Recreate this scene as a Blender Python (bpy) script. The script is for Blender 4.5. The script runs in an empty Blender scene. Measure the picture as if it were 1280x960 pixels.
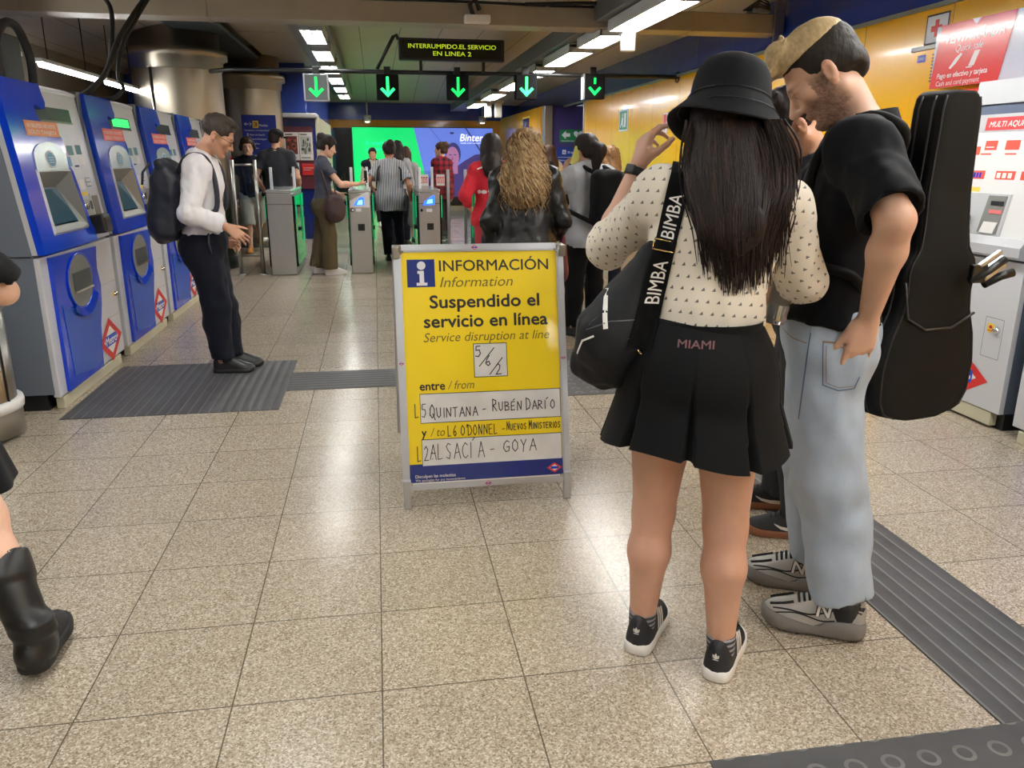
import bpy, bmesh, math, random
import numpy as np
from mathutils import Vector, Matrix, Euler, Quaternion

random.seed(7)
rng = np.random.default_rng(11)
SC = bpy.context.scene
COL = SC.collection
PI = math.pi

# ------------------------------------------------------------------ camera
CAM_H = 1.45
TH, PS, RO = 0.27925291, 0.16648493, 0.00297636
cd = bpy.data.cameras.new('camera')
cd.sensor_fit = 'HORIZONTAL'
cd.sensor_width = 36.0
cd.lens = 36.0 * 985.0 / 1280.0
cd.clip_start = 0.02
cam = bpy.data.objects.new('camera', cd)
COL.objects.link(cam)
_F = Vector((math.sin(PS) * math.cos(TH), math.cos(PS) * math.cos(TH), -math.sin(TH)))
_R = Vector((math.cos(PS), -math.sin(PS), 0))
_U = _R.cross(_F)
_r = math.cos(RO) * _R + math.sin(RO) * _U
_u = -math.sin(RO) * _R + math.cos(RO) * _U
cam.matrix_world = Matrix(((_r.x, _u.x, -_F.x, 0), (_r.y, _u.y, -_F.y, 0), (_r.z, _u.z, -_F.z, CAM_H), (0, 0, 0, 1)))
SC.camera = cam

# ------------------------------------------------------------------ light and exposure
SC.view_settings.view_transform = 'Standard'
SC.view_settings.look = 'None'
SC.view_settings.gamma = 1.0
SC.view_settings.use_curve_mapping = False
SC.view_settings.exposure = 0.68
SC.cycles.use_denoising = True
SC.cycles.max_bounces = 8
SC.cycles.diffuse_bounces = 4
SC.cycles.sample_clamp_indirect = 4.0
SC.cycles.caustics_reflective = False
SC.cycles.caustics_refractive = False
TUBE = 42.0          # emission of the ceiling tubes
LAMP_COL = (0.97, 1.0, 0.985)
W = bpy.data.worlds.new('hall_air')
SC.world = W
W.use_nodes = True
W.node_tree.nodes['Background'].inputs[0].default_value = (0.93, 0.97, 1.0, 1)
W.node_tree.nodes['Background'].inputs[1].default_value = 0.16


# ------------------------------------------------------------------ materials
def lin(c):
    return tuple((v / 255 / 12.92) if v <= 10 else ((v / 255 + 0.055) / 1.055) ** 2.4 for v in c)


def mat(name, rgb, rough=0.5, metal=0.0, spec=0.5, emit=0.0, coat=0.0, bump=None, noise=None, alpha=1.0, trans=0.0, sheen=0.0, sss=0.0):
    """rgb in sRGB 0-255.  bump=(scale,strength)  noise=(scale,amount)"""
    m = bpy.data.materials.new(name)
    m.use_nodes = True
    nt = m.node_tree
    b = nt.nodes['Principled BSDF']
    c = lin(rgb)
    b.inputs['Base Color'].default_value = (*c, 1)
    b.inputs['Roughness'].default_value = rough
    b.inputs['Metallic'].default_value = metal
    b.inputs['Specular IOR Level'].default_value = spec
    if coat:
        b.inputs['Coat Weight'].default_value = coat
        b.inputs['Coat Roughness'].default_value = 0.08
    if sheen:
        b.inputs['Sheen Weight'].default_value = sheen
    if sss:
        b.inputs['Subsurface Weight'].default_value = sss
        b.inputs['Subsurface Radius'].default_value = (0.012, 0.005, 0.003)
        b.inputs['Subsurface Scale'].default_value = 1.0
    if emit:
        b.inputs['Emission Color'].default_value = (*c, 1)
        b.inputs['Emission Strength'].default_value = emit
    if alpha < 1:
        b.inputs['Alpha'].default_value = alpha
    if trans:
        b.inputs['Transmission Weight'].default_value = trans
        b.inputs['IOR'].default_value = 1.45
    if noise or bump:
        tc = nt.nodes.new('ShaderNodeTexCoord')
    if noise:
        n = nt.nodes.new('ShaderNodeTexNoise')
        n.inputs['Scale'].default_value = noise[0]
        n.inputs['Detail'].default_value = 4
        nt.links.new(tc.outputs['Object'], n.inputs['Vector'])
        mx = nt.nodes.new('ShaderNodeMix')
        mx.data_type = 'RGBA'
        k = noise[1]
        mx.inputs['A'].default_value = (*[v * (1 - k) for v in c], 1)
        mx.inputs['B'].default_value = (*[min(1, v * (1 + k)) for v in c], 1)
        rm = nt.nodes.new('ShaderNodeMapRange')
        rm.inputs['From Min'].default_value = 0.3
        rm.inputs['From Max'].default_value = 0.7
        nt.links.new(n.outputs['Fac'], rm.inputs['Value'])
        nt.links.new(rm.outputs['Result'], mx.inputs['Factor'])
        nt.links.new(mx.outputs['Result'], b.inputs['Base Color'])
    if bump:
        n2 = nt.nodes.new('ShaderNodeTexNoise')
        n2.inputs['Scale'].default_value = bump[0]
        n2.inputs['Detail'].default_value = 3
        nt.links.new(tc.outputs['Object'], n2.inputs['Vector'])
        bp = nt.nodes.new('ShaderNodeBump')
        bp.inputs['Strength'].default_value = bump[1]
        bp.inputs['Distance'].default_value = bump[2] if len(bump) > 2 else 0.01
        nt.links.new(n2.outputs['Fac'], bp.inputs['Height'])
        nt.links.new(bp.outputs['Normal'], b.inputs['Normal'])
    return m


class NT:
    """small helper for writing node graphs"""
    def __init__(self, m):
        self.nt = m.node_tree
        self.b = self.nt.nodes['Principled BSDF']

    def n(self, t, **kw):
        x = self.nt.nodes.new(t)
        for k, v in kw.items():
            setattr(x, k, v)
        return x

    def l(self, a, b):
        self.nt.links.new(a, b)

    def val(self, sock, v):
        if hasattr(v, 'is_linked') or hasattr(v, 'links'):
            self.l(v, sock)
        else:
            sock.default_value = v

    def math(self, op, a, b=0.0, c=None, clamp=False):
        x = self.n('ShaderNodeMath', operation=op)
        x.use_clamp = clamp
        self.val(x.inputs[0], a)
        self.val(x.inputs[1], b)
        if c is not None:
            self.val(x.inputs[2], c)
        return x.outputs[0]

    def mix(self, f, a, b):
        x = self.n('ShaderNodeMix', data_type='RGBA')
        self.val(x.inputs['Factor'], f)
        for s, v in (('A', a), ('B', b)):
            if isinstance(v, tuple):
                x.inputs[s].default_value = (*v[:3], 1)
            else:
                self.l(v, x.inputs[s])
        return x.outputs['Result']

    def coords(self, kind='Object'):
        tc = self.n('ShaderNodeTexCoord')
        s = self.n('ShaderNodeSeparateXYZ')
        self.l(tc.outputs[kind], s.inputs[0])
        return tc.outputs[kind], s.outputs[0], s.outputs[1], s.outputs[2]

    def noise(self, vec, scale, detail=3, rough=0.5):
        x = self.n('ShaderNodeTexNoise')
        x.inputs['Scale'].default_value = scale
        x.inputs['Detail'].default_value = detail
        x.inputs['Roughness'].default_value = rough
        if vec is not None:
            self.l(vec, x.inputs['Vector'])
        return x.outputs['Fac']

    def attr(self, name):
        a = self.n('ShaderNodeAttribute')
        a.attribute_name = name
        s = self.n('ShaderNodeSeparateXYZ')
        self.l(a.outputs['Vector'], s.inputs[0])
        return a.outputs['Vector'], s.outputs[0], s.outputs[1], s.outputs[2]

    def bump(self, h, strength=0.3, dist=0.01):
        x = self.n('ShaderNodeBump')
        x.inputs['Strength'].default_value = strength
        x.inputs['Distance'].default_value = dist
        self.l(h, x.inputs['Height'])
        self.l(x.outputs['Normal'], self.b.inputs['Normal'])


# ------------------------------------------------------------------ objects
def tag(o, label=None, cat=None, group=None, kind=None):
    if label:
        o['label'] = label
    if cat:
        o['category'] = cat
    if group:
        o['group'] = group
    if kind:
        o['kind'] = kind
    return o


def empty(name, loc=(0, 0, 0), rz=0.0, label=None, cat=None, group=None):
    o = bpy.data.objects.new(name, None)
    COL.objects.link(o)
    o.empty_display_size = 0.1
    o.location = loc
    o.rotation_euler = (0, 0, rz)
    return tag(o, label, cat, group)


def copy_tree(o, parent=None):
    c = o.copy()
    COL.objects.link(c)
    if parent:
        c.parent = parent
    for ch in o.children:
        copy_tree(ch, c)
    return c


class MB:
    def __init__(self):
        self.bm = bmesh.new()

    def _mi(self, geom, mi):
        for f in geom:
            f.material_index = mi

    def box(self, lo, hi, mi=0, bev=0.0, rot=None, piv=None, seg=2):
        b = bmesh.new()
        bmesh.ops.create_cube(b, size=1)
        sx, sy, sz = [hi[i] - lo[i] for i in range(3)]
        bmesh.ops.scale(b, vec=(sx, sy, sz), verts=b.verts)
        if bev:
            bmesh.ops.bevel(b, geom=list(b.edges), offset=min(bev, 0.49 * min(abs(sx), abs(sy), abs(sz))), segments=seg, affect='EDGES', profile=0.5)
        c = Vector([(hi[i] + lo[i]) / 2 for i in range(3)])
        bmesh.ops.translate(b, vec=c, verts=b.verts)
        if rot is not None:
            p = Vector(piv) if piv is not None else c
            bmesh.ops.rotate(b, cent=p, matrix=rot, verts=b.verts)
        self.add(b, mi)
        return self

    def add(self, b, mi=None, M=None):
        if mi is not None:
            for f in b.faces:
                f.material_index = mi
        if M is not None:
            bmesh.ops.transform(b, matrix=M, verts=b.verts)
        me = bpy.data.meshes.new('tmp')
        b.to_mesh(me)
        b.free()
        self.bm.from_mesh(me)
        bpy.data.meshes.remove(me)

    def tube(self, pts, r, mi=0, n=10, caps=True, flat=None):
        pts = [Vector(p) for p in pts]
        rs = r if isinstance(r, (list, tuple)) else [r] * len(pts)
        rings = []
        prev = None
        for i, p in enumerate(pts):
            t = (pts[min(i + 1, len(pts) - 1)] - pts[max(i - 1, 0)]).normalized()
            if prev is None:
                a = Vector((0, 0, 1)) if abs(t.z) < 0.9 else Vector((1, 0, 0))
                u = t.cross(a).normalized()
            else:
                u = (prev - t * prev.dot(t)).normalized()
            prev = u
            v = t.cross(u)
            ring = []
            for k in range(n):
                an = 2 * PI * k / n
                ring.append(self.bm.verts.new(p + rs[i] * (math.cos(an) * u + math.sin(an) * v)))
            rings.append(ring)
        fs = []
        for a, b in zip(rings, rings[1:]):
            for k in range(n):
                f = self.bm.faces.new((a[k], a[(k + 1) % n], b[(k + 1) % n], b[k]))
                f.smooth = True
                fs.append(f)
        if caps:
            fs.append(self.bm.faces.new(rings[0][::-1]))
            fs.append(self.bm.faces.new(rings[-1]))
        self._mi(fs, mi)
        return self

    def lathe(self, prof, c=(0, 0, 0), n=40, mi=0, axis='z', smooth=True, a0=0.0, a1=2 * PI):
        c = Vector(c)
        full = abs(a1 - a0 - 2 * PI) < 1e-6
        m = n if full else n + 1
        rings = []
        for r, h in prof:
            ring = []
            for k in range(m):
                a = a0 + (a1 - a0) * k / n
                if axis == 'z':
                    p = (r * math.cos(a), r * math.sin(a), h)
                elif axis == 'y':
                    p = (r * math.cos(a), h, -r * math.sin(a))
                else:
                    p = (h, r * math.cos(a), r * math.sin(a))
                ring.append(self.bm.verts.new(c + Vector(p)))
            rings.append(ring)
        for a, b in zip(rings, rings[1:]):
            for k in range(n):
                j = (k + 1) % m
                try:
                    f = self.bm.faces.new((a[k], a[j], b[j], b[k]))
                    f.smooth = smooth
                    f.material_index = mi
                except ValueError:
                    pass
        return self

    def prism(self, poly, d0, d1, fr, mi=0):
        """polygon poly (2d) extruded between d0 and d1; fr(a,b,d)->xyz"""
        lo = [self.bm.verts.new(fr(a, b, d0)) for a, b in poly]
        hi = [self.bm.verts.new(fr(a, b, d1)) for a, b in poly]
        n = len(poly)
        fs = [self.bm.faces.new(lo[::-1]), self.bm.faces.new(hi)]
        for k in range(n):
            fs.append(self.bm.faces.new((lo[k], lo[(k + 1) % n], hi[(k + 1) % n], hi[k])))
        self._mi(fs, mi)
        return self

    def prism_hole(self, outer, hole, d0, d1, fr, mi=0):
        """extruded polygon with one hole"""
        loops = {}
        for d in (d0, d1):
            es = []
            for key, poly in (('o', outer), ('h', hole)):
                vs = [self.bm.verts.new(fr(a, b, d)) for a, b in poly]
                loops[(key, d)] = vs
                es += [self.bm.edges.new((vs[k], vs[(k + 1) % len(vs)])) for k in range(len(vs))]
            r = bmesh.ops.triangle_fill(self.bm, edges=es, use_beauty=True)
            self._mi([g for g in r['geom'] if isinstance(g, bmesh.types.BMFace)], mi)
        for key in ('o', 'h'):
            a, b = loops[(key, d0)], loops[(key, d1)]
            n = len(a)
            for k in range(n):
                self.bm.faces.new((a[k], a[(k + 1) % n], b[(k + 1) % n], b[k])).material_index = mi
        return self

    def quad(self, a, b, c, d, mi=0):
        f = self.bm.faces.new([self.bm.verts.new(p) for p in (a, b, c, d)])
        f.material_index = mi
        return self

    def grid(self, fn, nu, nv, mi=0, smooth=True, closeu=False):
        vs = [[self.bm.verts.new(fn(i / nu, j / nv)) for j in range(nv + 1)] for i in range(nu if closeu else nu + 1)]
        for i in range(nu):
            for j in range(nv):
                i2 = (i + 1) % len(vs)
                f = self.bm.faces.new((vs[i][j], vs[i2][j], vs[i2][j + 1], vs[i][j + 1]))
                f.smooth = smooth
                f.material_index = mi
        return self

    def build(self, name, mats, parent=None, smooth_angle=None, loc=None, recalc=True):
        if recalc:
            bmesh.ops.recalc_face_normals(self.bm, faces=self.bm.faces)
        me = bpy.data.meshes.new(name)
        self.bm.to_mesh(me)
        self.bm.free()
        if not isinstance(mats, (list, tuple)):
            mats = [mats]
        for m in mats:
            me.materials.append(m)
        o = bpy.data.objects.new(name, me)
        COL.objects.link(o)
        if parent:
            o.parent = parent
        if loc:
            o.location = loc
        return o


def text_mesh(txt, size, bold=0.0, shear=0.0, align='LEFT', spacing=1.0):
    cu = bpy.data.curves.new('txt', 'FONT')
    cu.body = txt
    cu.size = size
    cu.offset = bold * size
    cu.shear = shear
    cu.align_x = align
    cu.space_character = spacing
    cu.resolution_u = 3
    o = bpy.data.objects.new('txt', cu)
    COL.objects.link(o)
    bpy.context.view_layer.update()
    me = bpy.data.meshes.new_from_object(o.evaluated_get(bpy.context.evaluated_depsgraph_get()))
    COL.objects.unlink(o)
    bpy.data.objects.remove(o)
    bpy.data.curves.remove(cu)
    return me


def plane_M(origin, xdir, ydir):
    x = Vector(xdir).normalized()
    y = Vector(ydir).normalized()
    z = x.cross(y).normalized()
    o = Vector(origin)
    return Matrix(((x.x, y.x, z.x, o.x), (x.y, y.y, z.y, o.y), (x.z, y.z, z.z, o.z), (0, 0, 0, 1)))


def put_text(mb, M, txt, x, y, size, mi=0, width=None, **kw):
    """text with its baseline start at (x,y) on plane M; squeezed to width when given"""
    bold = kw.pop('bold', 0.0) * size * 0.9
    me = text_mesh(txt, size, **kw)
    co = np.empty(len(me.vertices) * 3, np.float32)
    me.vertices.foreach_get('co', co)
    co = co.reshape(-1, 3)
    if len(co) == 0:
        return
    sx = 1.0
    if width:
        w = co[:, 0].max() - co[:, 0].min()
        sx = width / max(w, 1e-6)
        x0 = co[:, 0].min()
        co[:, 0] = (co[:, 0] - x0) * sx
    co[:, 0] += x
    co[:, 1] += y
    # heavier weights are struck several times, slightly shifted
    for k, (ox, oy) in enumerate(((0, 0), (bold, 0), (-bold, 0), (0, bold), (0, -bold)) if bold else ((0, 0),)):
        base = [mb.bm.verts.new(M @ Vector((float(a) + ox, float(b) + oy, 0.00002 * k))) for a, b, c in co]
        for p in me.polygons:
            try:
                f = mb.bm.faces.new([base[i] for i in p.vertices])
                f.material_index = mi
            except ValueError:
                pass
    bpy.data.meshes.remove(me)


def flat_poly(mb, M, poly, mi=0, z=0.0):
    f = mb.bm.faces.new([mb.bm.verts.new(M @ Vector((a, b, z))) for a, b in poly])
    f.material_index = mi


def flat_rect(mb, M, x0, y0, x1, y1, mi=0, z=0.0):
    flat_poly(mb, M, [(x0, y0), (x1, y0), (x1, y1), (x0, y1)], mi, z)


def flat_disc(mb, M, cx, cy, rx, ry, mi=0, z=0.0, n=28, a0=0, a1=2 * PI):
    flat_poly(mb, M, [(cx + rx * math.cos(a0 + (a1 - a0) * k / n), cy + ry * math.sin(a0 + (a1 - a0) * k / n)) for k in range(n)], mi, z)


def flat_line(mb, M, pts, w, mi=0, z=0.0):
    for (a, b), (c, d) in zip(pts, pts[1:]):
        L = math.hypot(c - a, d - b) or 1e-6
        nx, ny = -(d - b) / L * w / 2, (c - a) / L * w / 2
        ex, ey = (c - a) / L * w * 0.4, (d - b) / L * w * 0.4
        flat_poly(mb, M, [(a - ex + nx, b - ey + ny), (a - ex - nx, b - ey - ny), (c + ex - nx, d + ey - ny), (c + ex + nx, d + ey + ny)], mi, z)


# common materials
M_STEEL = mat('brushed_steel', (178, 176, 170), 0.32, 1.0, bump=(60, 0.03))
M_STEEL_D = mat('dark_steel', (120, 118, 112), 0.35, 1.0)
M_CHROME = mat('chrome', (225, 225, 225), 0.12, 1.0)
M_ALU = mat('aluminium', (196, 198, 202), 0.38, 0.85)
M_BLACK = mat('black_plastic', (18, 18, 20), 0.45)
M_RUBBER = mat('black_rubber', (24, 24, 26), 0.7)
M_WHITE = mat('white_paint', (228, 228, 226), 0.4)
M_PAPER = mat('white_paper', (232, 230, 226), 0.6)
M_INK = mat('black_ink', (22, 20, 22), 0.6)
M_BLUE = mat('metro_blue', (16, 62, 200), 0.22, coat=0.6)
M_BLUE_D = mat('deep_blue_enamel', (22, 44, 120), 0.22, coat=0.4)
M_RED = mat('metro_red', (206, 40, 40), 0.4)
M_YEL = mat('sign_yellow', (246, 214, 10), 0.42, coat=0.25)
M_GREY = mat('grey_paint', (112, 120, 130), 0.45)
M_GREYL = mat('light_grey_plastic', (196, 198, 200), 0.4)
M_CREAM = mat('cream_plinth', (200, 196, 170), 0.5)
M_GREEN_SIGN = mat('safety_green', (20, 120, 70), 0.4)


def glow(name, rgb, s):
    m = mat(name, rgb, 0.4, emit=s)
    return m


def glass(name, tint=(200, 235, 225), alpha=0.25):
    m = bpy.data.materials.new(name)
    m.use_nodes = True
    nt = m.node_tree
    nt.nodes.clear()
    out = nt.nodes.new('ShaderNodeOutputMaterial')
    tr = nt.nodes.new('ShaderNodeBsdfTransparent')
    tr.inputs[0].default_value = (*lin(tint), 1)
    gl = nt.nodes.new('ShaderNodeBsdfGlossy')
    gl.inputs['Roughness'].default_value = 0.03
    mx = nt.nodes.new('ShaderNodeMixShader')
    fr = nt.nodes.new('ShaderNodeFresnel')
    fr.inputs[0].default_value = 1.45
    nt.links.new(fr.outputs[0], mx.inputs[0])
    nt.links.new(tr.outputs[0], mx.inputs[1])
    nt.links.new(gl.outputs[0], mx.inputs[2])
    nt.links.new(mx.outputs[0], out.inputs[0])
    return m


# ================================================================== SETTING
def struct(o):
    o['kind'] = 'structure'
    return o


TILE, TX0, TY0 = 0.40746, -0.0435, 1.9375


def floor_mat():
    m = mat('terrazzo_tiles', (168, 155, 130), 0.3)
    N = NT(m)
    v, x, y, z = N.coords('Object')

    def joint(c, o):
        f = N.math('FRACT', N.math('DIVIDE', N.math('SUBTRACT', c, o - 40 * TILE), TILE))
        d = N.math('MINIMUM', f, N.math('SUBTRACT', 1.0, f))
        return N.math('LESS_THAN', d, 0.0055)
    j = N.math('MAXIMUM', joint(x, TX0), joint(y, TY0))
    vo = N.n('ShaderNodeTexVoronoi')
    vo.inputs['Scale'].default_value = 215
    N.l(v, vo.inputs['Vector'])
    sp = N.n('ShaderNodeSeparateColor')
    N.l(vo.outputs['Color'], sp.inputs[0])
    cr = N.n('ShaderNodeValToRGB')
    e = cr.color_ramp.elements
    e[0].position, e[0].color = 0.0, (*lin((121, 108, 92)), 1)
    e[1].position, e[1].color = 1.0, (*lin((213, 205, 192)), 1)
    for p, c in ((0.22, (152, 139, 120)), (0.5, (172, 159, 139)), (0.78, (188, 175, 155))):
        k = e.new(p)
        k.color = (*lin(c), 1)
    N.l(sp.outputs[0], cr.inputs[0])
    big = N.noise(v, 1.4, 5, 0.6)
    tid = N.n('ShaderNodeTexWhiteNoise', noise_dimensions='2D')
    cb = N.n('ShaderNodeCombineXYZ')
    N.l(N.math('FLOOR', N.math('DIVIDE', N.math('SUBTRACT', x, TX0), TILE)), cb.inputs[0])
    N.l(N.math('FLOOR', N.math('DIVIDE', N.math('SUBTRACT', y, TY0), TILE)), cb.inputs[1])
    N.l(cb.outputs[0], tid.inputs['Vector'])
    tone = N.math('ADD', N.math('MULTIPLY', tid.outputs['Value'], 0.10), N.math('MULTIPLY', big, 0.22))
    hv = N.n('ShaderNodeHueSaturation')
    N.l(cr.outputs[0], hv.inputs['Color'])
    N.l(N.math('ADD', tone, 0.84), hv.inputs['Value'])
    col = N.mix(N.math('MULTIPLY', j, 0.85), hv.outputs[0], lin((70, 62, 48)))
    N.l(col, N.b.inputs['Base Color'])
    N.l(N.math('ADD', 0.13, N.math('MULTIPLY', big, 0.2)), N.b.inputs['Roughness'])
    return m


fl = MB().box((-5, -8, -0.2), (7.5, 24, 0)).build('floor', floor_mat())
struct(fl)


def ceil_mat():
    m = mat('ceiling_slats', (150, 143, 130), 0.5)
    N = NT(m)
    v, x, y, z = N.coords('Object')
    w = N.math('FRACT', N.math('MULTIPLY', y, 12.0))
    g = N.math('LESS_THAN', w, 0.12)
    seam = N.math('LESS_THAN', N.math('FRACT', N.math('DIVIDE', N.math('ADD', x, 20.0), 0.62)), 0.022)
    n = N.noise(v, 0.9, 4)
    hv = N.mix(n, lin((172, 163, 148)), lin((196, 188, 172)))
    c = N.mix(N.math('MULTIPLY', g, 0.25), hv, lin((60, 58, 54)))
    c = N.mix(N.math('MULTIPLY', seam, 0.8), c, lin((42, 40, 40)))
    N.l(c, N.b.inputs['Base Color'])
    N.bump(N.math('SINE', N.math('MULTIPLY', y, 75.0)), 0.25, 0.01)
    return m


CX = [(-5.0, 2.72), (-3.2, 2.85), (-2.35, 3.0), (-1.7, 3.18), (-1.0, 3.28), (0.5, 3.34), (1.8, 3.3), (2.6, 3.2), (3.2, 3.12), (3.6, 3.05), (3.97, 2.93)]
CXA = np.array(CX)


def ceil_z(x, y):
    z = float(np.interp(x, CXA[:, 0], CXA[:, 1]))
    t = max(0.0, min(1.0, (y - 17.5) / 5.6))
    return z - (z - 2.84) * t * t


cm = ceil_mat()
mb = MB()
mb.grid(lambda u, v: (-5 + 8.97 * u, -8 + 32 * v, ceil_z(-5 + 8.97 * u, -8 + 32 * v)), 40, 56, 0)
mb.grid(lambda u, v: (-5 + 8.97 * u, -8 + 32 * v, 3.6), 2, 2, 0)
struct(mb.build('ceiling', cm, recalc=False))

# transverse boxed beam and second one nearer the gates
M_BEAM = mat('beam_paint', (150, 140, 122), 0.42, noise=(2.0, 0.12))
for y0, z0 in ((7.7, 2.61), (1.2, 2.75)):
    b = MB()
    b.box((-4.6, y0, z0), (3.93, y0 + 0.3, z0 + 0.17), 0, 0.008)
    for xs in (-2.9, -1.4, 0.1, 1.6, 3.0):
        b.box((xs, y0 - 0.004, z0 - 0.003), (xs + 0.03, y0 + 0.304, z0 + 0.173), 0)
    struct(b.build('beam', M_BEAM))

# long dark recess strips of the ceiling on the left, running away from us
M_STRIP = mat('ceiling_dark_strip', (52, 62, 66), 0.35)
b = MB()
b.box((-2.35, 8.0, 2.94), (-1.75, 17, 2.99), 0, 0.01)
struct(b.build('ceiling_trim', M_STRIP))
M_PANEL = mat('ceiling_beige_panel', (150, 140, 118), 0.5)
b = MB()
b.box((-1.7, 8.05, 3.02), (-0.98, 11.5, 3.06), 0, 0.005)
b.box((-1.7, 11.55, 3.02), (-0.98, 15.5, 3.06), 0, 0.005)
struct(b.build('ceiling_panel', M_PANEL))
b = MB()
b.box((-1.0, 8.0, 3.0), (-0.5, 22, 3.16), 0, 0.01)
struct(b.build('light_channel', mat('light_channel_grey', (110, 112, 110), 0.45)))
b = MB()
b.box((2.06, -7, 2.66), (2.48, 22.5, 2.84), 0, 0.01)
struct(b.build('light_channel', mat('light_channel_dark', (92, 94, 92), 0.45)))


# right wall: yellow vitreous panels under a blue frieze
def panel_mat(name, rgb, rough, period, off, axis):
    m = mat(name, rgb, rough, coat=0.3)
    N = NT(m)
    v, x, y, z = N.coords('Object')
    c = y if axis == 'y' else x
    f = N.math('FRACT', N.math('DIVIDE', N.math('ADD', c, 40 * period - off), period))
    s = N.math('LESS_THAN', f, 0.008 / period)
    n = N.noise(v, 1.7, 3)
    base = N.mix(n, tuple(k * 0.9 for k in lin(rgb)), tuple(min(1, k * 1.1) for k in lin(rgb)))
    N.l(N.mix(N.math('MULTIPLY', s, 0.7), base, lin((70, 55, 10))), N.b.inputs['Base Color'])
    h = N.math('ADD', N.math('MULTIPLY', N.noise(v, 0.8, 2), 1.0), N.math('MULTIPLY', s, -0.4))
    N.bump(h, 0.22, 0.03)
    return m


M_YW = panel_mat('yellow_panels_side', (240, 178, 2), 0.24, 1.02, 0.2, 'y')
M_YB = panel_mat('yellow_panels_back', (226, 168, 6), 0.22, 1.2, 0.1, 'x')
M_BW = panel_mat('blue_frieze_side', (34, 64, 158), 0.24, 1.02, 0.7, 'y')
M_BB = panel_mat('blue_frieze_back', (30, 60, 150), 0.26, 2.4, 0.1, 'x')
struct(MB().box((3.95, -8, 0), (4.2, 15.35, 2.5)).build('wall_right', M_YW))
struct(MB().box((3.95, -8, 2.5), (4.2, 23, 3.6)).build('wall_right_frieze', M_BW))
b = MB()
b.box((3.925, -8, 2.475), (3.99, 23, 2.505), 0, 0.004)
struct(b.build('trim_1', mat('frieze_edge_trim', (150, 160, 150), 0.3, 0.6)))
# corner beyond the exit sign: return wall with steel edge, then the wall goes on
M_PURPLE = mat('plum_wall', (64, 52, 112), 0.4)
struct(MB().box((3.7, 17.0, 0), (4.6, 17.2, 2.5)).build('wall_return', M_PURPLE))
struct(MB().box((3.52, 16.96, 0), (3.7, 17.25, 2.5), 0, 0.01).build('trim_2', M_STEEL))
struct(MB().box((4.6, 15.35, 0), (4.7, 17.2, 3.0)).build('wall_passage', M_PURPLE))
struct(MB().box((3.5, 17.25, 0), (3.66, 23, 2.5)).build('wall_right_far', M_YW))
struct(MB().box((3.93, 15.3, 0), (4.22, 15.36, 2.5), 0, 0.008).build('trim_3', M_STEEL))
struct(MB().box((-5, 23, 0), (4.2, 23.25, 2.5)).build('wall_back', M_YB))
struct(MB().box((-5, 22.9, 2.44), (4.2, 23.25, 3.6)).build('wall_back_frieze', M_BB))
struct(MB().box((-1.3, 22.86, 0.0), (3.5, 23.0, 0.14), 0, 0.01).build('baseboard_back', M_CREAM))
# left side
M_LW = mat('left_wall_grey', (120, 112, 100), 0.5, noise=(1.5, 0.1))
struct(MB().box((-4.4, -8, 0), (-4.1, 23, 3.6)).build('wall_left', M_LW))
struct(MB().box((-4.12, 6.0, 1.55), (-4.05, 15, 2.28), 0, 0.01).build('wall_left_frieze', M_BLUE_D))
struct(MB().box((-5, -8.2, 0), (4.2, -8, 3.6)).build('wall_near', mat('near_wall_cream', (206, 200, 186), 0.5)))

# steel clad columns
M_CLAD = mat('column_steel', (158, 150, 136), 0.36, 1.0, bump=(2.2, 0.12, 0.05))


def column(x, y, seam):
    r = 0.54
    b = MB()
    b.lathe([(r, 0), (r, 2.52)], (x, y, 0), 72, 0)
    b.lathe([(r + 0.012, 0), (r + 0.012, 0.16), (r, 0.165)], (x, y, 0), 72, 1)
    b.lathe([(r, 2.5), (r + 0.02, 2.52), (r + 0.03, 2.62), (r + 0.085, 2.64), (r + 0.085, 2.74), (r, 2.76), (r, 3.4)], (x, y, 0), 72, 0)
    for a in seam:
        cx, cy = x + (r + 0.004) * math.cos(a), y + (r + 0.004) * math.sin(a)
        b.tube([(cx, cy, 0.1), (cx, cy, 2.5)], 0.018, 1, 6)
    return struct(b.build('column', [M_CLAD, M_STEEL_D]))


column(-2.45, 11.35, (-1.95, 1.0))
column(-2.04, 14.35, (-2.1, 1.0))

# blue walled block behind the second column
b = MB()
b.box((-4.1, 15.2, 0), (-1.02, 22.9, 2.14), 0, 0.01)
struct(b.build('wall_block', M_BLUE_D))
b = MB()
b.box((-4.1, 15.05, 2.2), (-1.15, 22.9, 3.4), 0, 0.02)
struct(b.build('wall_block_frieze', M_BB))
struct(MB().box((-1.03, 15.19, 0), (-0.95, 19, 2.14), 0, 0.01).build('trim_4', M_CREAM))
struct(MB().box((-4.1, 15.0, 2.12), (-0.98, 15.6, 2.2), 0, 0.02).build('trim_5', M_GREYL))


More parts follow.
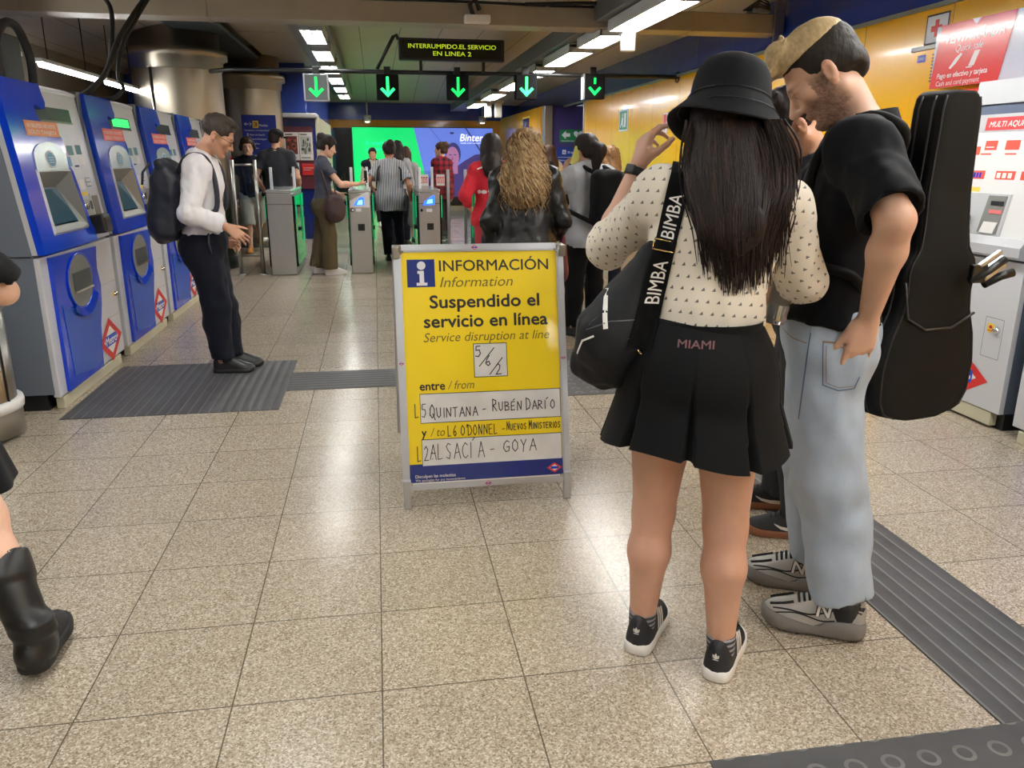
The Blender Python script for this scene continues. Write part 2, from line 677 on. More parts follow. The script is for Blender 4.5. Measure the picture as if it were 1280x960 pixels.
# dark tactile paving
def tactile_mat(name, kind):
    m = mat(name, (66, 66, 68), 0.55)
    N = NT(m)
    v, x, y, z = N.coords('Object')
    if kind == 'bump':
        fx = N.math('SUBTRACT', N.math('FRACT', N.math('DIVIDE', x, 0.1)), 0.5)
        fy = N.math('SUBTRACT', N.math('FRACT', N.math('DIVIDE', y, 0.1)), 0.5)
        d = N.math('SQRT', N.math('ADD', N.math('POWER', fx, 2.0), N.math('POWER', fy, 2.0)))
        h = N.math('SUBTRACT', 1.0, N.math('SMOOTH_MIN', N.math('MULTIPLY', N.math('MAXIMUM', N.math('SUBTRACT', d, 0.18), 0.0), 10.0), 1.0, 0.3))
        line = N.math('GREATER_THAN', N.math('SUBTRACT', 0.05, N.math('ABSOLUTE', N.math('SUBTRACT', d, 0.23))), 0.0)
        sc = 0.5
    else:
        c = x if kind == 'y' else y
        f = N.math('FRACT', N.math('DIVIDE', c, 0.0582))
        h = N.math('SINE', N.math('MULTIPLY', f, PI))
        line = N.math('LESS_THAN', N.math('ABSOLUTE', N.math('SUBTRACT', f, 0.08)), 0.07)
        sc = 0.6
    n = N.noise(v, 5.0, 5, 0.65)
    base = N.mix(n, lin((44, 44, 47)), lin((84, 83, 84)))
    N.l(N.mix(N.math('MULTIPLY', line, 0.33), base, lin((150, 148, 146))), N.b.inputs['Base Color'])
    N.bump(h, sc, 0.006)
    return m


M_TY = tactile_mat('tactile_ribs_along', 'y')
M_TX = tactile_mat('tactile_ribs_across', 'x')
M_TB = tactile_mat('tactile_studs', 'bump')


def tactile(x0, y0, x1, y1, m, label, zt=0.004):
    o = MB().box((0, 0, -0.01), (x1 - x0, y1 - y0, zt), 0, 0.002).build('tactile_paving', m, loc=(x0, y0, 0))
    return tag(o, label, 'paving')


tactile(-1.85, 4.65, -0.63, 5.86, M_TY, 'dark ribbed tactile square on the floor before the ticket machines')
tactile(-0.63, 5.05, 0.98, 5.5, M_TX, 'dark ribbed tactile strip running from the machine square towards the yellow sign')
tactile(0.98, 4.66, 2.2, 5.88, M_TB, 'dark studded tactile square on the floor behind the yellow sign')
tactile(1.5865, 1.53, 1.994, 4.66, M_TY, 'long dark ribbed tactile strip passing behind the grey trainers')
tactile(1.5865, 5.88, 1.994, 10.2, M_TY, 'far ribbed tactile strip leading to the gates under the person in the grey sweatshirt')
tactile(0.76, -0.2, 2.8, 1.53, M_TB, 'studded dark tactile paving at the bottom edge of the picture')
tactile(0.6, 12.3, 1.3, 21.0, M_TY, 'grey ribbed tactile strip beyond the gates before the advertising screen', 0.003)

# ------------------------------------------------------------------ ceiling luminaires
M_TUBE = mat('lit_tube', (255, 254, 251), 0.5, emit=TUBE)
M_REFL = mat('lamp_housing', (210, 214, 212), 0.35, 0.2)
M_LOUV = mat('lamp_louvre', (190, 196, 192), 0.3, 0.7)


def batten_light(x, y0, y1, z, label, group):
    t = empty('ceiling_light', (x, y0, z), 0, label, 'lamp', group)
    L = y1 - y0
    h = MB()
    h.box((-0.13, 0, 0.0), (0.13, L, 0.05), 0, 0.008)
    h.box((-0.14, 0, -0.045), (-0.125, L, 0.05), 0)
    h.box((0.125, 0, -0.045), (0.14, L, 0.05), 0)
    h.box((-0.14, 0, -0.045), (0.14, 0.012, 0.05), 0)
    h.box((-0.14, L - 0.012, -0.045), (0.14, L, 0.05), 0)
    h.build('housing', M_REFL, t)
    for dx in (-0.055, 0.055):
        d = MB()
        d.tube([(dx, 0.03, -0.02), (dx, L - 0.03, -0.02)], 0.022, 0, 8)
        d.build('tube', M_TUBE, t)
    return t


def louvre_light(x, y0, y1, z, label, group):
    t = batten_light(x, y0, y1, z, label, group)
    L = y1 - y0
    lv = MB()
    for dx in (-0.13, 0.0, 0.13):
        lv.box((dx - 0.007, 0, -0.085), (dx + 0.007, L, -0.045), 0)
    k = int(L / 0.35)
    for i in range(k + 1):
        y = i * L / k
        lv.box((-0.137, y - 0.02, -0.09), (0.137, y + 0.02, -0.045), 0)
    lv.build('louvre', M_LOUV, t)
    return t


RR = [(-6.6, -5.0), (-4.6, -3.0), (-2.6, -1.0), (-0.6, 1.0), (1.4, 2.9), (3.3, 4.8), (6.0, 7.5), (7.75, 8.65), (9.0, 10.4), (10.9, 11.8), (12.6, 14.2), (15.0, 16.6), (17.6, 19.2)]
RL = ['farthest behind the viewer', 'next farthest behind the viewer', 'close behind the viewer', 'above the viewer', 'just in front of the viewer', 'in front of the beam', 'over the white cylinder lamp', 'just past the white cylinder lamp', 'past the message display',
      'by the fourth arrow', 'before the white speakers', 'above the white speakers', 'next to the advertising screen wall']
for (a, b_), s in zip(RR, RL):
    batten_light(2.27, a, b_, 2.60, 'bright tube light of the right ceiling row, the one ' + s, 'tube lights of the right ceiling row')
LR = [(-6.6, -5.0), (-4.6, -3.0), (-2.6, -1.0), (-0.6, 1.0), (1.4, 2.9), (3.3, 4.8), (8.3, 9.5), (10.2, 11.4), (12.1, 13.3), (14.0, 15.2), (16.0, 17.3), (18.1, 19.4), (20.2, 21.5)]
LL = ['farthest behind the viewer', 'next farthest behind the viewer', 'close behind the viewer', 'above the viewer', 'just in front of the viewer', 'in front of the beam', 'just past the beam', 'second past the beam', 'third past the beam',
      'fourth past the beam', 'fifth past the beam', 'last but one towards the screen', 'nearest the advertising screen']
for (a, b_), s in zip(LR, LL):
    louvre_light(-0.68, a, b_, 2.96, 'louvred light of the left ceiling row, the one ' + s, 'louvred lights of the left ceiling row')
for (a, b_), s in zip([(3.5, 5.5), (6.0, 7.6), (8.0, 9.6), (9.8, 11.2)], ('out of view on the left', 'behind the black cable loop', 'above the first ticket machine', 'ending by the big steel column')):
    t = empty('strip_light', (-2.9, a, 2.25), 0, 'slim strip light hung over the ticket machines, ' + s, 'lamp', 'strip lights over the ticket machines')
    MB().box((-0.03, 0, 0), (0.06, b_ - a, 0.035), 0, 0.006).build('housing', M_REFL, t)
    MB().tube([(0.03, 0.02, -0.02), (0.03, b_ - a - 0.02, -0.02)], 0.02, 0, 8).build('tube', M_TUBE, t)
    h = MB()
    for yy in (0.3, b_ - a - 0.3):
        h.tube([(0, yy, 0.03), (0, yy, 0.6)], 0.005, 0, 6)
    h.build('hanger', M_BLACK, t)


# ================================================================== TICKET MACHINES
M_K_GREY = mat('kiosk_side_grey', (104, 112, 124), 0.4)
M_K_FRONT = mat('kiosk_silver_front', (206, 208, 212), 0.28, 0.25)
M_K_DOOR = mat('kiosk_white_door', (205, 206, 210), 0.38)
M_K_BLUE = mat('kiosk_blue', (0, 58, 200), 0.14, coat=0.3)
M_K_BLUE2 = mat('kiosk_blue_panel', (36, 80, 182), 0.3)
M_K_GLASS = mat('kiosk_screen', (36, 66, 80), 0.08, emit=0.25)
M_K_RECESS = mat('kiosk_recess', (138, 140, 136), 0.4, 0.3)
M_ORANGE = mat('sticker_orange', (222, 140, 82), 0.45)
M_STRED = mat('sticker_red', (226, 84, 66), 0.45)
M_TEAL = mat('key_teal', (44, 110, 112), 0.4)
M_YSTK = mat('sticker_yellow', (236, 206, 80), 0.5)
M_PINK = mat('sticker_pink', (226, 120, 120), 0.45)
M_SLATE = mat('label_slate', (96, 128, 160), 0.4)
M_DISC = mat('round_label_blue', (60, 130, 170), 0.35)


def diamond(mb, M, cx, cy, hw, hh, mi_red, mi_white, mi_blue, z=0.0, word=None, mi_txt=None, ring=0.36):
    """the rhombus sign of the underground: red frame, white heart, blue bar"""
    flat_poly(mb, M, [(cx - hw, cy), (cx, cy - hh), (cx + hw, cy), (cx, cy + hh)], mi_red, z)
    k = 1 - ring
    flat_poly(mb, M, [(cx - hw * k, cy), (cx, cy - hh * k), (cx + hw * k, cy), (cx, cy + hh * k)], mi_white, z + 0.0008)
    flat_rect(mb, M, cx - hw * 0.52, cy - hh * 0.24, cx + hw * 0.52, cy + hh * 0.24, mi_blue, z + 0.0016)
    if word:
        put_text(mb, Matrix.Translation((0, 0, 0)) @ M @ Matrix.Translation((0, 0, z + 0.0024)), word, cx - hw * 0.47, cy - hh * 0.17, hh * 0.5, mi_txt, width=hw * 0.94, bold=0.02)


def kiosk(x, y, rz, label, sticker='orange', green=False, D=0.80):
    """front plane at local x=0 facing +x, width along +y (0..1.26), from z=0.  Upper half leans back."""
    t = empty('ticket_machine', (x, y, 0), rz, label, 'ticket machine', 'blue and silver ticket machines')
    Wd = 1.26
    ZL, ZT = 0.905, 1.865
    lean = 0.11

    def xf(z):
        return 0.0 if z < ZL else -lean * (z - ZL) / (ZT - ZL)

    # carcass
    b = MB()
    prof = [(-0.03, 0.1), (-0.03, ZL), (-0.03 - lean, ZT - 0.03), (-0.16, ZT + 0.0), (-D, ZT), (-D, 0.1)]
    b.prism(prof, 0.0, Wd, lambda a, c, d: (a, d, c))
    b.build('body', M_K_GREY, t)
    s = MB()
    s.box((-D, -0.004, ZL - 0.002), (-0.035, -0.001, ZL + 0.004), 0)
    s.box((-0.20, -0.004, ZL), (-0.195, -0.001, ZT - 0.02), 0)
    for zz in (0.46, 0.2):
        s.box((-0.52, -0.006, zz), (-0.38, -0.001, zz + 0.09), 1)
    s.build('side_seam', [M_BLACK, M_GREYL], t)
    # plinth
    p = MB()
    p.box((-D + 0.05, 0.02, 0), (-0.08, Wd - 0.02, 0.1), 0)
    p.build('base', M_BLACK, t)
    MB().box((-0.05, 0.05, 0.0), (0.0, Wd - 0.1, 0.07), 0, 0.006).build('plinth_strip', M_CREAM, t)
    # spacer to the neighbour
    MB().box((-D, Wd, 0.06), (-0.09, Wd + 0.07, ZT + 0.01), 0, 0.004).build('side_panel', mat('kiosk_dark_grey', (86, 92, 98), 0.45), t)
    # lower door: white with blue curved panel
    d = MB()
    d.box((-0.04, 0.004, 0.08), (0.0, Wd - 0.004, ZL - 0.008), 0, 0.006)
    d.build('door', M_K_DOOR, t)
    door = t.children[-1]
    M0 = plane_M((0.0, 0, 0), (0, 1, 0), (0, 0, 1))

    def fr(a, c, dd):
        return (dd, a, c)
    right = [(0.72, 0.09), (0.735, 0.2), (0.775, 0.36), (0.845, 0.5), (0.875, 0.62), (0.845, 0.735), (0.86, 0.80), (0.885, 0.875)]
    poly = [(0.11, 0.09)] + right + [(0.11, 0.89)]
    b = MB()
    b.prism(poly, 0.0, 0.022, fr, 0)
    b.build('blue_panel', M_K_BLUE, door)
    b = MB()
    b.prism([(0.20, 0.16), (0.55, 0.12), (0.70, 0.14), (0.74, 0.36), (0.82, 0.52), (0.72, 0.55), (0.35, 0.55), (0.17, 0.6)], 0.018, 0.026, fr, 0)
    b.build('lower_inset', M_K_BLUE2, door)
    # round delivery bowl
    b = MB()
    cy, cz, R = 0.515, 0.70, 0.215
    ring = [(R, 0.02), (R + 0.008, 0.03), (R - 0.002, 0.032), (R - 0.012, 0.022)]
    n = 48
    rr = [[b.bm.verts.new((h, cy + r * 1.0 * math.cos(2 * PI * k / n), cz + r * 0.78 * math.sin(2 * PI * k / n))) for k in range(n)] for r, h in ring]
    for ra, rb in zip(rr, rr[1:]):
        for k in range(n):
            f = b.bm.faces.new((ra[k], ra[(k + 1) % n], rb[(k + 1) % n], rb[k]))
            f.smooth = True
            f.material_index = 1
    f = b.bm.faces.new([b.bm.verts.new((0.027, cy + (R - 0.006) * math.cos(2 * PI * k / n), cz + (R - 0.006) * 0.78 * math.sin(2 * PI * k / n))) for k in range(n)])
    f.material_index = 0
    b.box((0.0, cy - 0.13, cz - 0.05), (0.032, cy + 0.17, cz + 0.06), 2)
    b.box((0.026, cy - 0.14, cz - 0.065), (0.04, cy + 0.18, cz - 0.052), 3)
    # bright lip below the bowl
    for k in range(14):
        a0, a1 = -2.3 + k * 0.125, -2.3 + (k + 1) * 0.125
        q = [(R + 0.005, a0), (R + 0.07, a0), (R + 0.07, a1), (R + 0.005, a1)]
        f = b.bm.faces.new([b.bm.verts.new((0.03 + 0.012 * (r > R + 0.03), cy + r * math.cos(a), cz + r * 0.78 * math.sin(a))) for r, a in q])
        f.material_index = 1
    b.build('delivery_bowl', [M_K_RECESS, M_K_BLUE, M_K_GLASS if False else mat('tray_flap', (92, 98, 98), 0.3, 0.5), M_CHROME], door)
    lo = MB()
    lo.lathe([(0.0, 0.022), (0.012, 0.022), (0.016, 0.012), (0.018, 0.0)], (0.0, 1.19, 0.505), 18, 0, 'x')
    lo.box((0.0, 1.155, 0.49), (0.003, 1.18, 0.53), 1)
    lo.build('lock', [M_CHROME, M_YSTK], door)
    sm = MB()
    for a in ((0.96, 0.36, 1.22, 0.362), (0.96, 0.60, 1.22, 0.602), (1.22, 0.36, 1.222, 0.602)):
        flat_rect(sm, M0, a[0], a[1], a[2], a[3], 0, 0.001)
    sm.build('hatch_outline', M_GREY, door)
    lg = MB()
    diamond(lg, M0, 0.985, 0.215, 0.235, 0.155, 0, 1, 2, 0.003, 'Metro', 1)
    lg.build('metro_emblem', [M_RED, M_PAPER, M_BLUE], door)

    # upper fascia, leaning
    def fu(a, z, dd=0.0):
        return (xf(z) + dd, a, z)
    up = plane_M((xf(ZL), 0, ZL), (0, 1, 0), (-lean, 0, ZT - ZL))
    sl = math.hypot(lean, ZT - ZL) / (ZT - ZL)

    def ff(a, z, dd):
        return (xf(z) + dd, a, z)
    f = MB()
    f.prism_hole([(0.0, ZL + 0.01), (Wd, ZL + 0.01), (Wd, ZT - 0.01), (0, ZT - 0.01)], [(0.20, 1.005), (0.79, 1.005), (0.715, 1.38), (0.19, 1.38)], -0.03, 0.0, ff, 0)
    f.build('front_panel', M_K_FRONT, t)
    top = MB()
    top.prism([(-0.135, ZT - 0.04), (-0.10, ZT - 0.03), (-0.10, ZT - 0.012), (-0.16, ZT + 0.012), (-0.3, ZT + 0.012), (-0.3, ZT - 0.04)], 0.0, Wd, lambda a, c, d: (a, d, c))
    top.build('top_cap', M_K_FRONT, t)
    # blue surround: left band, lobes, screen frame
    edge = [(0.57, ZT), (0.585, 1.80), (0.60, 1.765), (0.58, 1.73), (0.52, 1.72), (0.44, 1.745), (0.41, 1.73), (0.43, 1.67), (0.49, 1.63), (0.60, 1.61), (0.69, 1.585), (0.73, 1.55),
            (0.74, 1.50), (0.72, 1.45), (0.73, 1.40), (0.77, 1.36), (0.80, 1.25), (0.83, 1.12), (0.85, 1.03), (0.885, 1.0), (0.885, 0.915)]
    b = MB()
    hole_ = [(0.20, 1.005), (0.79, 1.005), (0.715, 1.38), (0.19, 1.38)]
    b.prism_hole([(0.0, 0.915), (0.0, ZT)] + edge, hole_, 0.0, 0.04, ff, 0)
    bs = b.build('blue_surround', M_K_BLUE, t)
    # silver arch with round logo
    ar = [(0.20, 1.37), (0.21, 1.44)] + [(0.46 - 0.25 * math.cos(a), 1.45 + 0.085 * math.sin(a)) for a in np.linspace(0.25, 2.5, 10)] + [(0.70, 1.45), (0.69, 1.37)]
    b = MB()
    b.prism(ar, 0.03, 0.046, ff, 0)
    b.build('arch_panel', mat('kiosk_arch_silver', (188, 200, 196), 0.22, 0.5), t)
    b = MB()
    M2 = plane_M(fu(0.0, ZL, 0.048), (0, 1, 0), (-lean, 0, ZT - ZL))
    flat_disc(b, M2, 0.44, (1.435 - ZL) * sl, 0.075, 0.052, 0, 0.0)
    flat_disc(b, M2, 0.44, (1.435 - ZL) * sl, 0.062, 0.041, 1, 0.001)
    for i in range(3):
        flat_rect(b, M2, 0.40, (1.415 + 0.014 * i - ZL) * sl, 0.48, (1.419 + 0.014 * i - ZL) * sl, 0, 0.002)
    b.build('round_label', [M_PAPER, M_DISC], t)
    # screen bay: funnel frame and tilted glass
    o4 = [(0.215, 1.02), (0.77, 1.02), (0.70, 1.365), (0.205, 1.365)]
    i4 = [(0.265, 1.055), (0.66, 1.055), (0.60, 1.275), (0.255, 1.275)]
    b = MB()
    O = [b.bm.verts.new(fu(a, z, 0.05)) for a, z in o4]
    O2 = [b.bm.verts.new(fu(a, z, 0.035)) for a, z in [(0.2, 1.005), (0.79, 1.005), (0.715, 1.38), (0.19, 1.38)]]
    I = [b.bm.verts.new(fu(a, z, 0.030 if z < 1.1 else -0.026)) for a, z in i4]
    for k in range(4):
        j = (k + 1) % 4
        b.bm.faces.new((O2[k], O2[j], O[j], O[k])).material_index = 1
        b.bm.faces.new((O[k], O[j], I[j], I[k])).material_index = 0
    b.build('screen_bay', [M_K_RECESS, M_GREYL], t)
    b = MB()
    b.quad(fu(0.275, 1.065, 0.032), fu(0.65, 1.065, 0.032), fu(0.595, 1.262, -0.020), fu(0.262, 1.262, -0.020), 0)
    b.build('screen', M_K_GLASS, t)
    # the bay must cut through the front panels: dark pocket behind
    # sticker
    b = MB()
    M3 = plane_M(fu(0.0, ZL, 0.043), (0, 1, 0), (-lean, 0, ZT - ZL))
    zy = (1.565 - ZL) * sl
    flat_rect(b, M3, 0.20, zy, 0.69, zy + 0.085, 0)
    for i in range(2):
        put_text(b, M3 @ Matrix.Translation((0, 0, 0.001)), 'NO BILLETES / NO NOTES' if i else 'SOLO TARJETA', 0.23, zy + 0.012 + 0.036 * i, 0.03, 1, width=0.42, bold=0.02)
    b.build('warning_sticker', [M_ORANGE if sticker == 'orange' else M_STRED, M_PAPER], t)
    # message slot
    b = MB()
    M4 = plane_M(fu(0.0, ZL, 0.003), (0, 1, 0), (-lean, 0, ZT - ZL))
    flat_rect(b, M4, 0.50, (1.665 - ZL) * sl, 1.08, (1.745 - ZL) * sl, 0)
    flat_rect(b, M4, 0.50, (1.655 - ZL) * sl, 1.09, (1.665 - ZL) * sl, 2, 0.001)
    if green:
        flat_rect(b, M4, 0.62, (1.675 - ZL) * sl, 1.05, (1.738 - ZL) * sl, 1, 0.002)
    b.build('message_display', [mat('display_dark', (70, 78, 80), 0.15), glow('display_green', (20, 210, 90), 1.0), M_CHROME], t)
    # key labels
    kmats = [M_TEAL, M_DISC, M_WHITE, M_BLUE_D, M_PINK, M_SLATE, M_YSTK]
    for (a, z, w, h, c) in ((0.87, 1.46, 0.10, 0.06, 0), (1.02, 1.465, 0.10, 0.06, 0), (0.80, 1.39, 0.09, 0.06, 1), (0.93, 1.385, 0.08, 0.012, 3), (1.05, 1.40, 0.08, 0.05, 2), (0.83, 1.255, 0.07, 0.05, 4), (0.93, 1.24, 0.09, 0.065, 2), (1.06, 1.255, 0.09, 0.06, 5), (0.88, 1.20, 0.16, 0.025, 6), (1.08, 0.955, 0.12, 0.03, 6)):
        y0 = (z - ZL) * sl
        b = MB()
        flat_rect(b, M4, a, y0, a + w, y0 + h, 0)
        if c == 5:
            for k in range(2):
                for q in range(2):
                    flat_rect(b, M4, 1.07 + 0.04 * k, (1.262 + 0.027 * q - ZL) * sl, 1.10 + 0.04 * k, (1.282 + 0.027 * q - ZL) * sl, 1, 0.001)
        b.build('key_label', [kmats[c], M_WHITE], t)
    # coin plate, card terminal, note recess
    b = MB()
    b.prism([(0.86, 1.06), (1.04, 1.06), (1.04, 1.18), (0.86, 1.18)], 0.0, 0.014, ff, 0)
    b.lathe([(0.0, 0.03), (0.02, 0.03), (0.024, 0.012)], fu(0.91, 1.135), 16, 1, 'x')
    b.prism([(1.0, 1.11), (1.03, 1.11), (1.03, 1.165), (1.0, 1.165)], 0.012, 0.018, ff, 2)
    b.build('coin_plate', [M_STEEL, M_CHROME, M_BLACK], t)
    b = MB()
    b.prism([(1.07, 0.985), (1.2, 0.985), (1.2, 1.21), (1.05, 1.21)], 0.0, 0.008, ff, 0)
    b.prism([(1.085, 1.0), (1.185, 1.0), (1.185, 1.195), (1.07, 1.195)], 0.006, 0.011, ff, 1)
    b.build('note_slot', [M_GREYL, mat('slot_brown', (104, 98, 88), 0.4)], t)
    b = MB()
    b.box((0.0, 0.90, 0.955), (0.09, 1.05, 1.08), 0, 0.012, rot=Matrix.Rotation(-0.12, 3, 'Y'))
    b.box((0.07, 0.915, 0.975), (0.096, 1.035, 1.06), 1, 0.004, rot=Matrix.Rotation(-0.12, 3, 'Y'))
    b.build('card_terminal', [M_BLACK, mat('terminal_screen', (30, 34, 38), 0.12)], t)
    return t


KX = -1.89
kiosk(KX, 4.83, 0, 'first and nearest blue and silver ticket machine, orange sticker, beside the litter bin', 'orange')
kiosk(KX, 6.165, 0, 'second ticket machine from the near end, lit green message display and cables on top', 'red', True)
kiosk(KX, 7.50, 0, 'third ticket machine, behind the man with the black backpack', 'red')
kiosk(KX, 8.835, 0, 'fourth ticket machine, farthest of the row, next to the big steel column', 'red')
kiosk(3.30, 3.50, PI, 'blue ticket machine cut by the right edge of the picture, nearest the viewer', 'red', D=0.62)


# ------------------------------------------------------------------ red and white quick sale machine on the right
def quick_machine():
    x0, y0, Wd, D = 3.32, 3.62, 0.64, 0.5
    t = empty('quick_sale_machine', (x0, y0, 0), 0, 'white and red quick sale machine behind the instrument case, underground emblem on its door', 'ticket machine')
    ZL = 0.955
    lean = 0.09
    ZT = 1.87

    def xf(z):
        return 0.0 if z < ZL else lean * (z - ZL) / (ZT - ZL)

    def ff(a, z, dd):
        return (xf(z) - dd, a, z)
    side = mat('quick_side_grey', (92, 102, 118), 0.4)
    b = MB()
    b.prism([(0.03, 0.1), (0.03, ZL), (0.03 + lean, ZT), (D, ZT), (D, 0.1)], 0.0, Wd, lambda a, c, d: (a, d, c))
    b.build('body', side, t)
    MB().box((0.05, 0.01, 0), (D - 0.02, Wd - 0.01, 0.1), 0).build('base', M_BLACK, t)
    MB().box((0.005, 0.06, 0.015), (0.05, Wd, 0.095), 0, 0.005).build('plinth_strip', M_CREAM, t)
    b = MB()
    b.prism([(0.0, 0.1), (Wd, 0.1), (Wd, ZL - 0.03), (0.0, ZL - 0.03)], -0.03, 0.0, ff, 0)
    dr = b.build('door', M_K_DOOR, t)
    M0 = plane_M((0.0, Wd, 0), (0, -1, 0), (0, 0, 1))   # x axis runs towards the viewer = rightwards in the picture
    b = MB()
    diamond(b, M0, 0.28, 0.255, 0.245, 0.15, 0, 1, 2, 0.002, 'Metro', 1)
    b.build('metro_emblem', [M_RED, M_PAPER, M_BLUE], dr)
    b = MB()
    for q in ((0.435, 0.39, 0.57, 0.393), (0.435, 0.61, 0.57, 0.613), (0.435, 0.39, 0.438, 0.613), (0.567, 0.39, 0.57, 0.613)):
        flat_rect(b, M0, *q, 0, 0.001)
    flat_rect(b, M0, 0.455, 0.53, 0.505, 0.58, 1, 0.0015)
    flat_disc(b, M0, 0.48, 0.56, 0.012, 0.01, 2, 0.002)
    flat_rect(b, M0, 0.462, 0.538, 0.498, 0.543, 2, 0.002)
    b.build('hatch', [M_GREY, M_YSTK, M_RED], dr)
    b = MB()
    b.lathe([(0, -0.022), (0.014, -0.022), (0.02, -0.012), (0.022, 0.0)], (0.0, Wd - 0.53, 0.55), 18, 0, 'x')
    b.build('lock', M_CHROME, dr)
    # lip under the fascia
    b = MB()
    b.prism([(-0.05, ZL), (-0.05, ZL + 0.05), (-0.02, ZL + 0.09), (0.03, ZL + 0.09), (0.03, ZL - 0.015), (-0.02, ZL - 0.015)], 0.0, Wd, lambda a, c, d: (a, d, c))
    b.build('ledge', M_K_FRONT, t)
    b = MB()
    b.prism([(0, ZL + 0.08), (Wd, ZL + 0.08), (Wd, 1.60), (0, 1.60)], -0.03, 0.0, ff, 0)
    b.prism([(0, 1.745), (Wd, 1.745), (Wd, ZT), (0, ZT)], -0.03, 0.01, ff, 1)
    b.prism([(0, 1.69), (Wd, 1.69), (Wd, 1.745), (0, 1.745)], -0.03, -0.004, ff, 2)
    b.prism([(0, 1.595), (Wd, 1.595), (Wd, 1.69), (0, 1.69)], -0.03, 0.002, ff, 1)
    b.build('fascia', [M_WHITE, M_K_FRONT, mat('fascia_slate', (84, 94, 118), 0.4)], t)
    slz = math.hypot(lean, ZT - ZL) / (ZT - ZL)
    M1 = plane_M((xf(ZL), Wd, ZL), (0, -1, 0), (lean, 0, ZT - ZL))

    def zz(z):
        return (z - ZL) * slz
    b = MB()
    flat_rect(b, M1, 0.12, zz(1.605), 0.56, zz(1.672), 0, 0.004)
    put_text(b, M1 @ Matrix.Translation((0, 0, 0.006)), 'MULTI AQUÍ', 0.15, zz(1.622), 0.042, 1, width=0.25, bold=0.02, shear=0.2)
    flat_line(b, M1, [(0.43, zz(1.62)), (0.45, zz(1.655)), (0.48, zz(1.66)), (0.49, zz(1.63)), (0.46, zz(1.625)), (0.50, zz(1.665)), (0.53, zz(1.635))], 0.006, 1, 0.006)
    b.build('product_banner', [mat('banner_red', (226, 66, 70), 0.45), M_PAPER], t)
    b = MB()
    for (a, z, w, h, c) in ((0.15, 1.50, 0.09, 0.05, 0), (0.30, 1.50, 0.10, 0.05, 0), (0.13, 1.475, 0.08, 0.008, 0), (0.31, 1.475, 0.08, 0.008, 0), (0.02, 1.475, 0.10, 0.045, 2), (0.02, 1.345, 0.07, 0.04, 1), (0.11, 1.345, 0.09, 0.045, 0), (0.28, 1.345, 0.14, 0.045, 0), (0.46, 1.345, 0.12, 0.045, 0), (0.46, 1.50, 0.1, 0.05, 0),
                            (0.04, 1.28, 0.05, 0.02, 4), (0.11, 1.275, 0.08, 0.025, 4), (0.30, 1.03, 0.09, 0.02, 4)):
        flat_rect(b, M1, a, zz(z), a + w, zz(z) + h, c, 0.001)
    for k in range(3):
        flat_rect(b, M1, 0.115 + 0.022 * k, zz(1.352), 0.130 + 0.022 * k, zz(1.38), 3, 0.002)
        flat_rect(b, M1, 0.29 + 0.04 * k, zz(1.352), 0.318 + 0.04 * k, zz(1.38), 5, 0.002)
    flat_rect(b, M1, 0.16, zz(1.512), 0.22, zz(1.518), 5, 0.002)
    b.build('button_labels', [M_STRED, M_PINK, mat('label_orange_red', (220, 90, 60), 0.45), M_BLUE, M_YSTK, M_PAPER], t)
    b = MB()
    b.prism([(0.02, 1.045), (0.42, 1.045), (0.44, 1.27), (0.08, 1.27)], 0.0, 0.01, lambda a, z, d: ff(Wd - a, z, d), 0)
    b.prism([(0.26, 1.06), (0.40, 1.06), (0.42, 1.26), (0.29, 1.26)], 0.008, 0.016, lambda a, z, d: ff(Wd - a, z, d), 1)
    b.prism([(0.32, 1.165), (0.41, 1.165), (0.41, 1.185), (0.32, 1.185)], 0.014, 0.02, lambda a, z, d: ff(Wd - a, z, d), 2)
    b.prism([(0.32, 1.21), (0.41, 1.21), (0.41, 1.232), (0.32, 1.232)], 0.014, 0.02, lambda a, z, d: ff(Wd - a, z, d), 3)
    b.prism([(0.28, 1.06), (0.38, 1.06), (0.40, 1.12), (0.30, 1.12)], 0.014, 0.02, lambda a, z, d: ff(Wd - a, z, d), 4)
    b.build('ticket_recess', [M_GREYL, M_K_RECESS, M_PINK, M_BLACK, M_PAPER], t)
    b = MB()
    b.box((-0.10, Wd - 0.20, 1.04), (0.0, Wd - 0.05, 1.17), 0, 0.03, rot=Matrix.Rotation(0.3, 3, 'Y'))
    b.build('card_terminal', M_BLACK, t)


quick_machine()


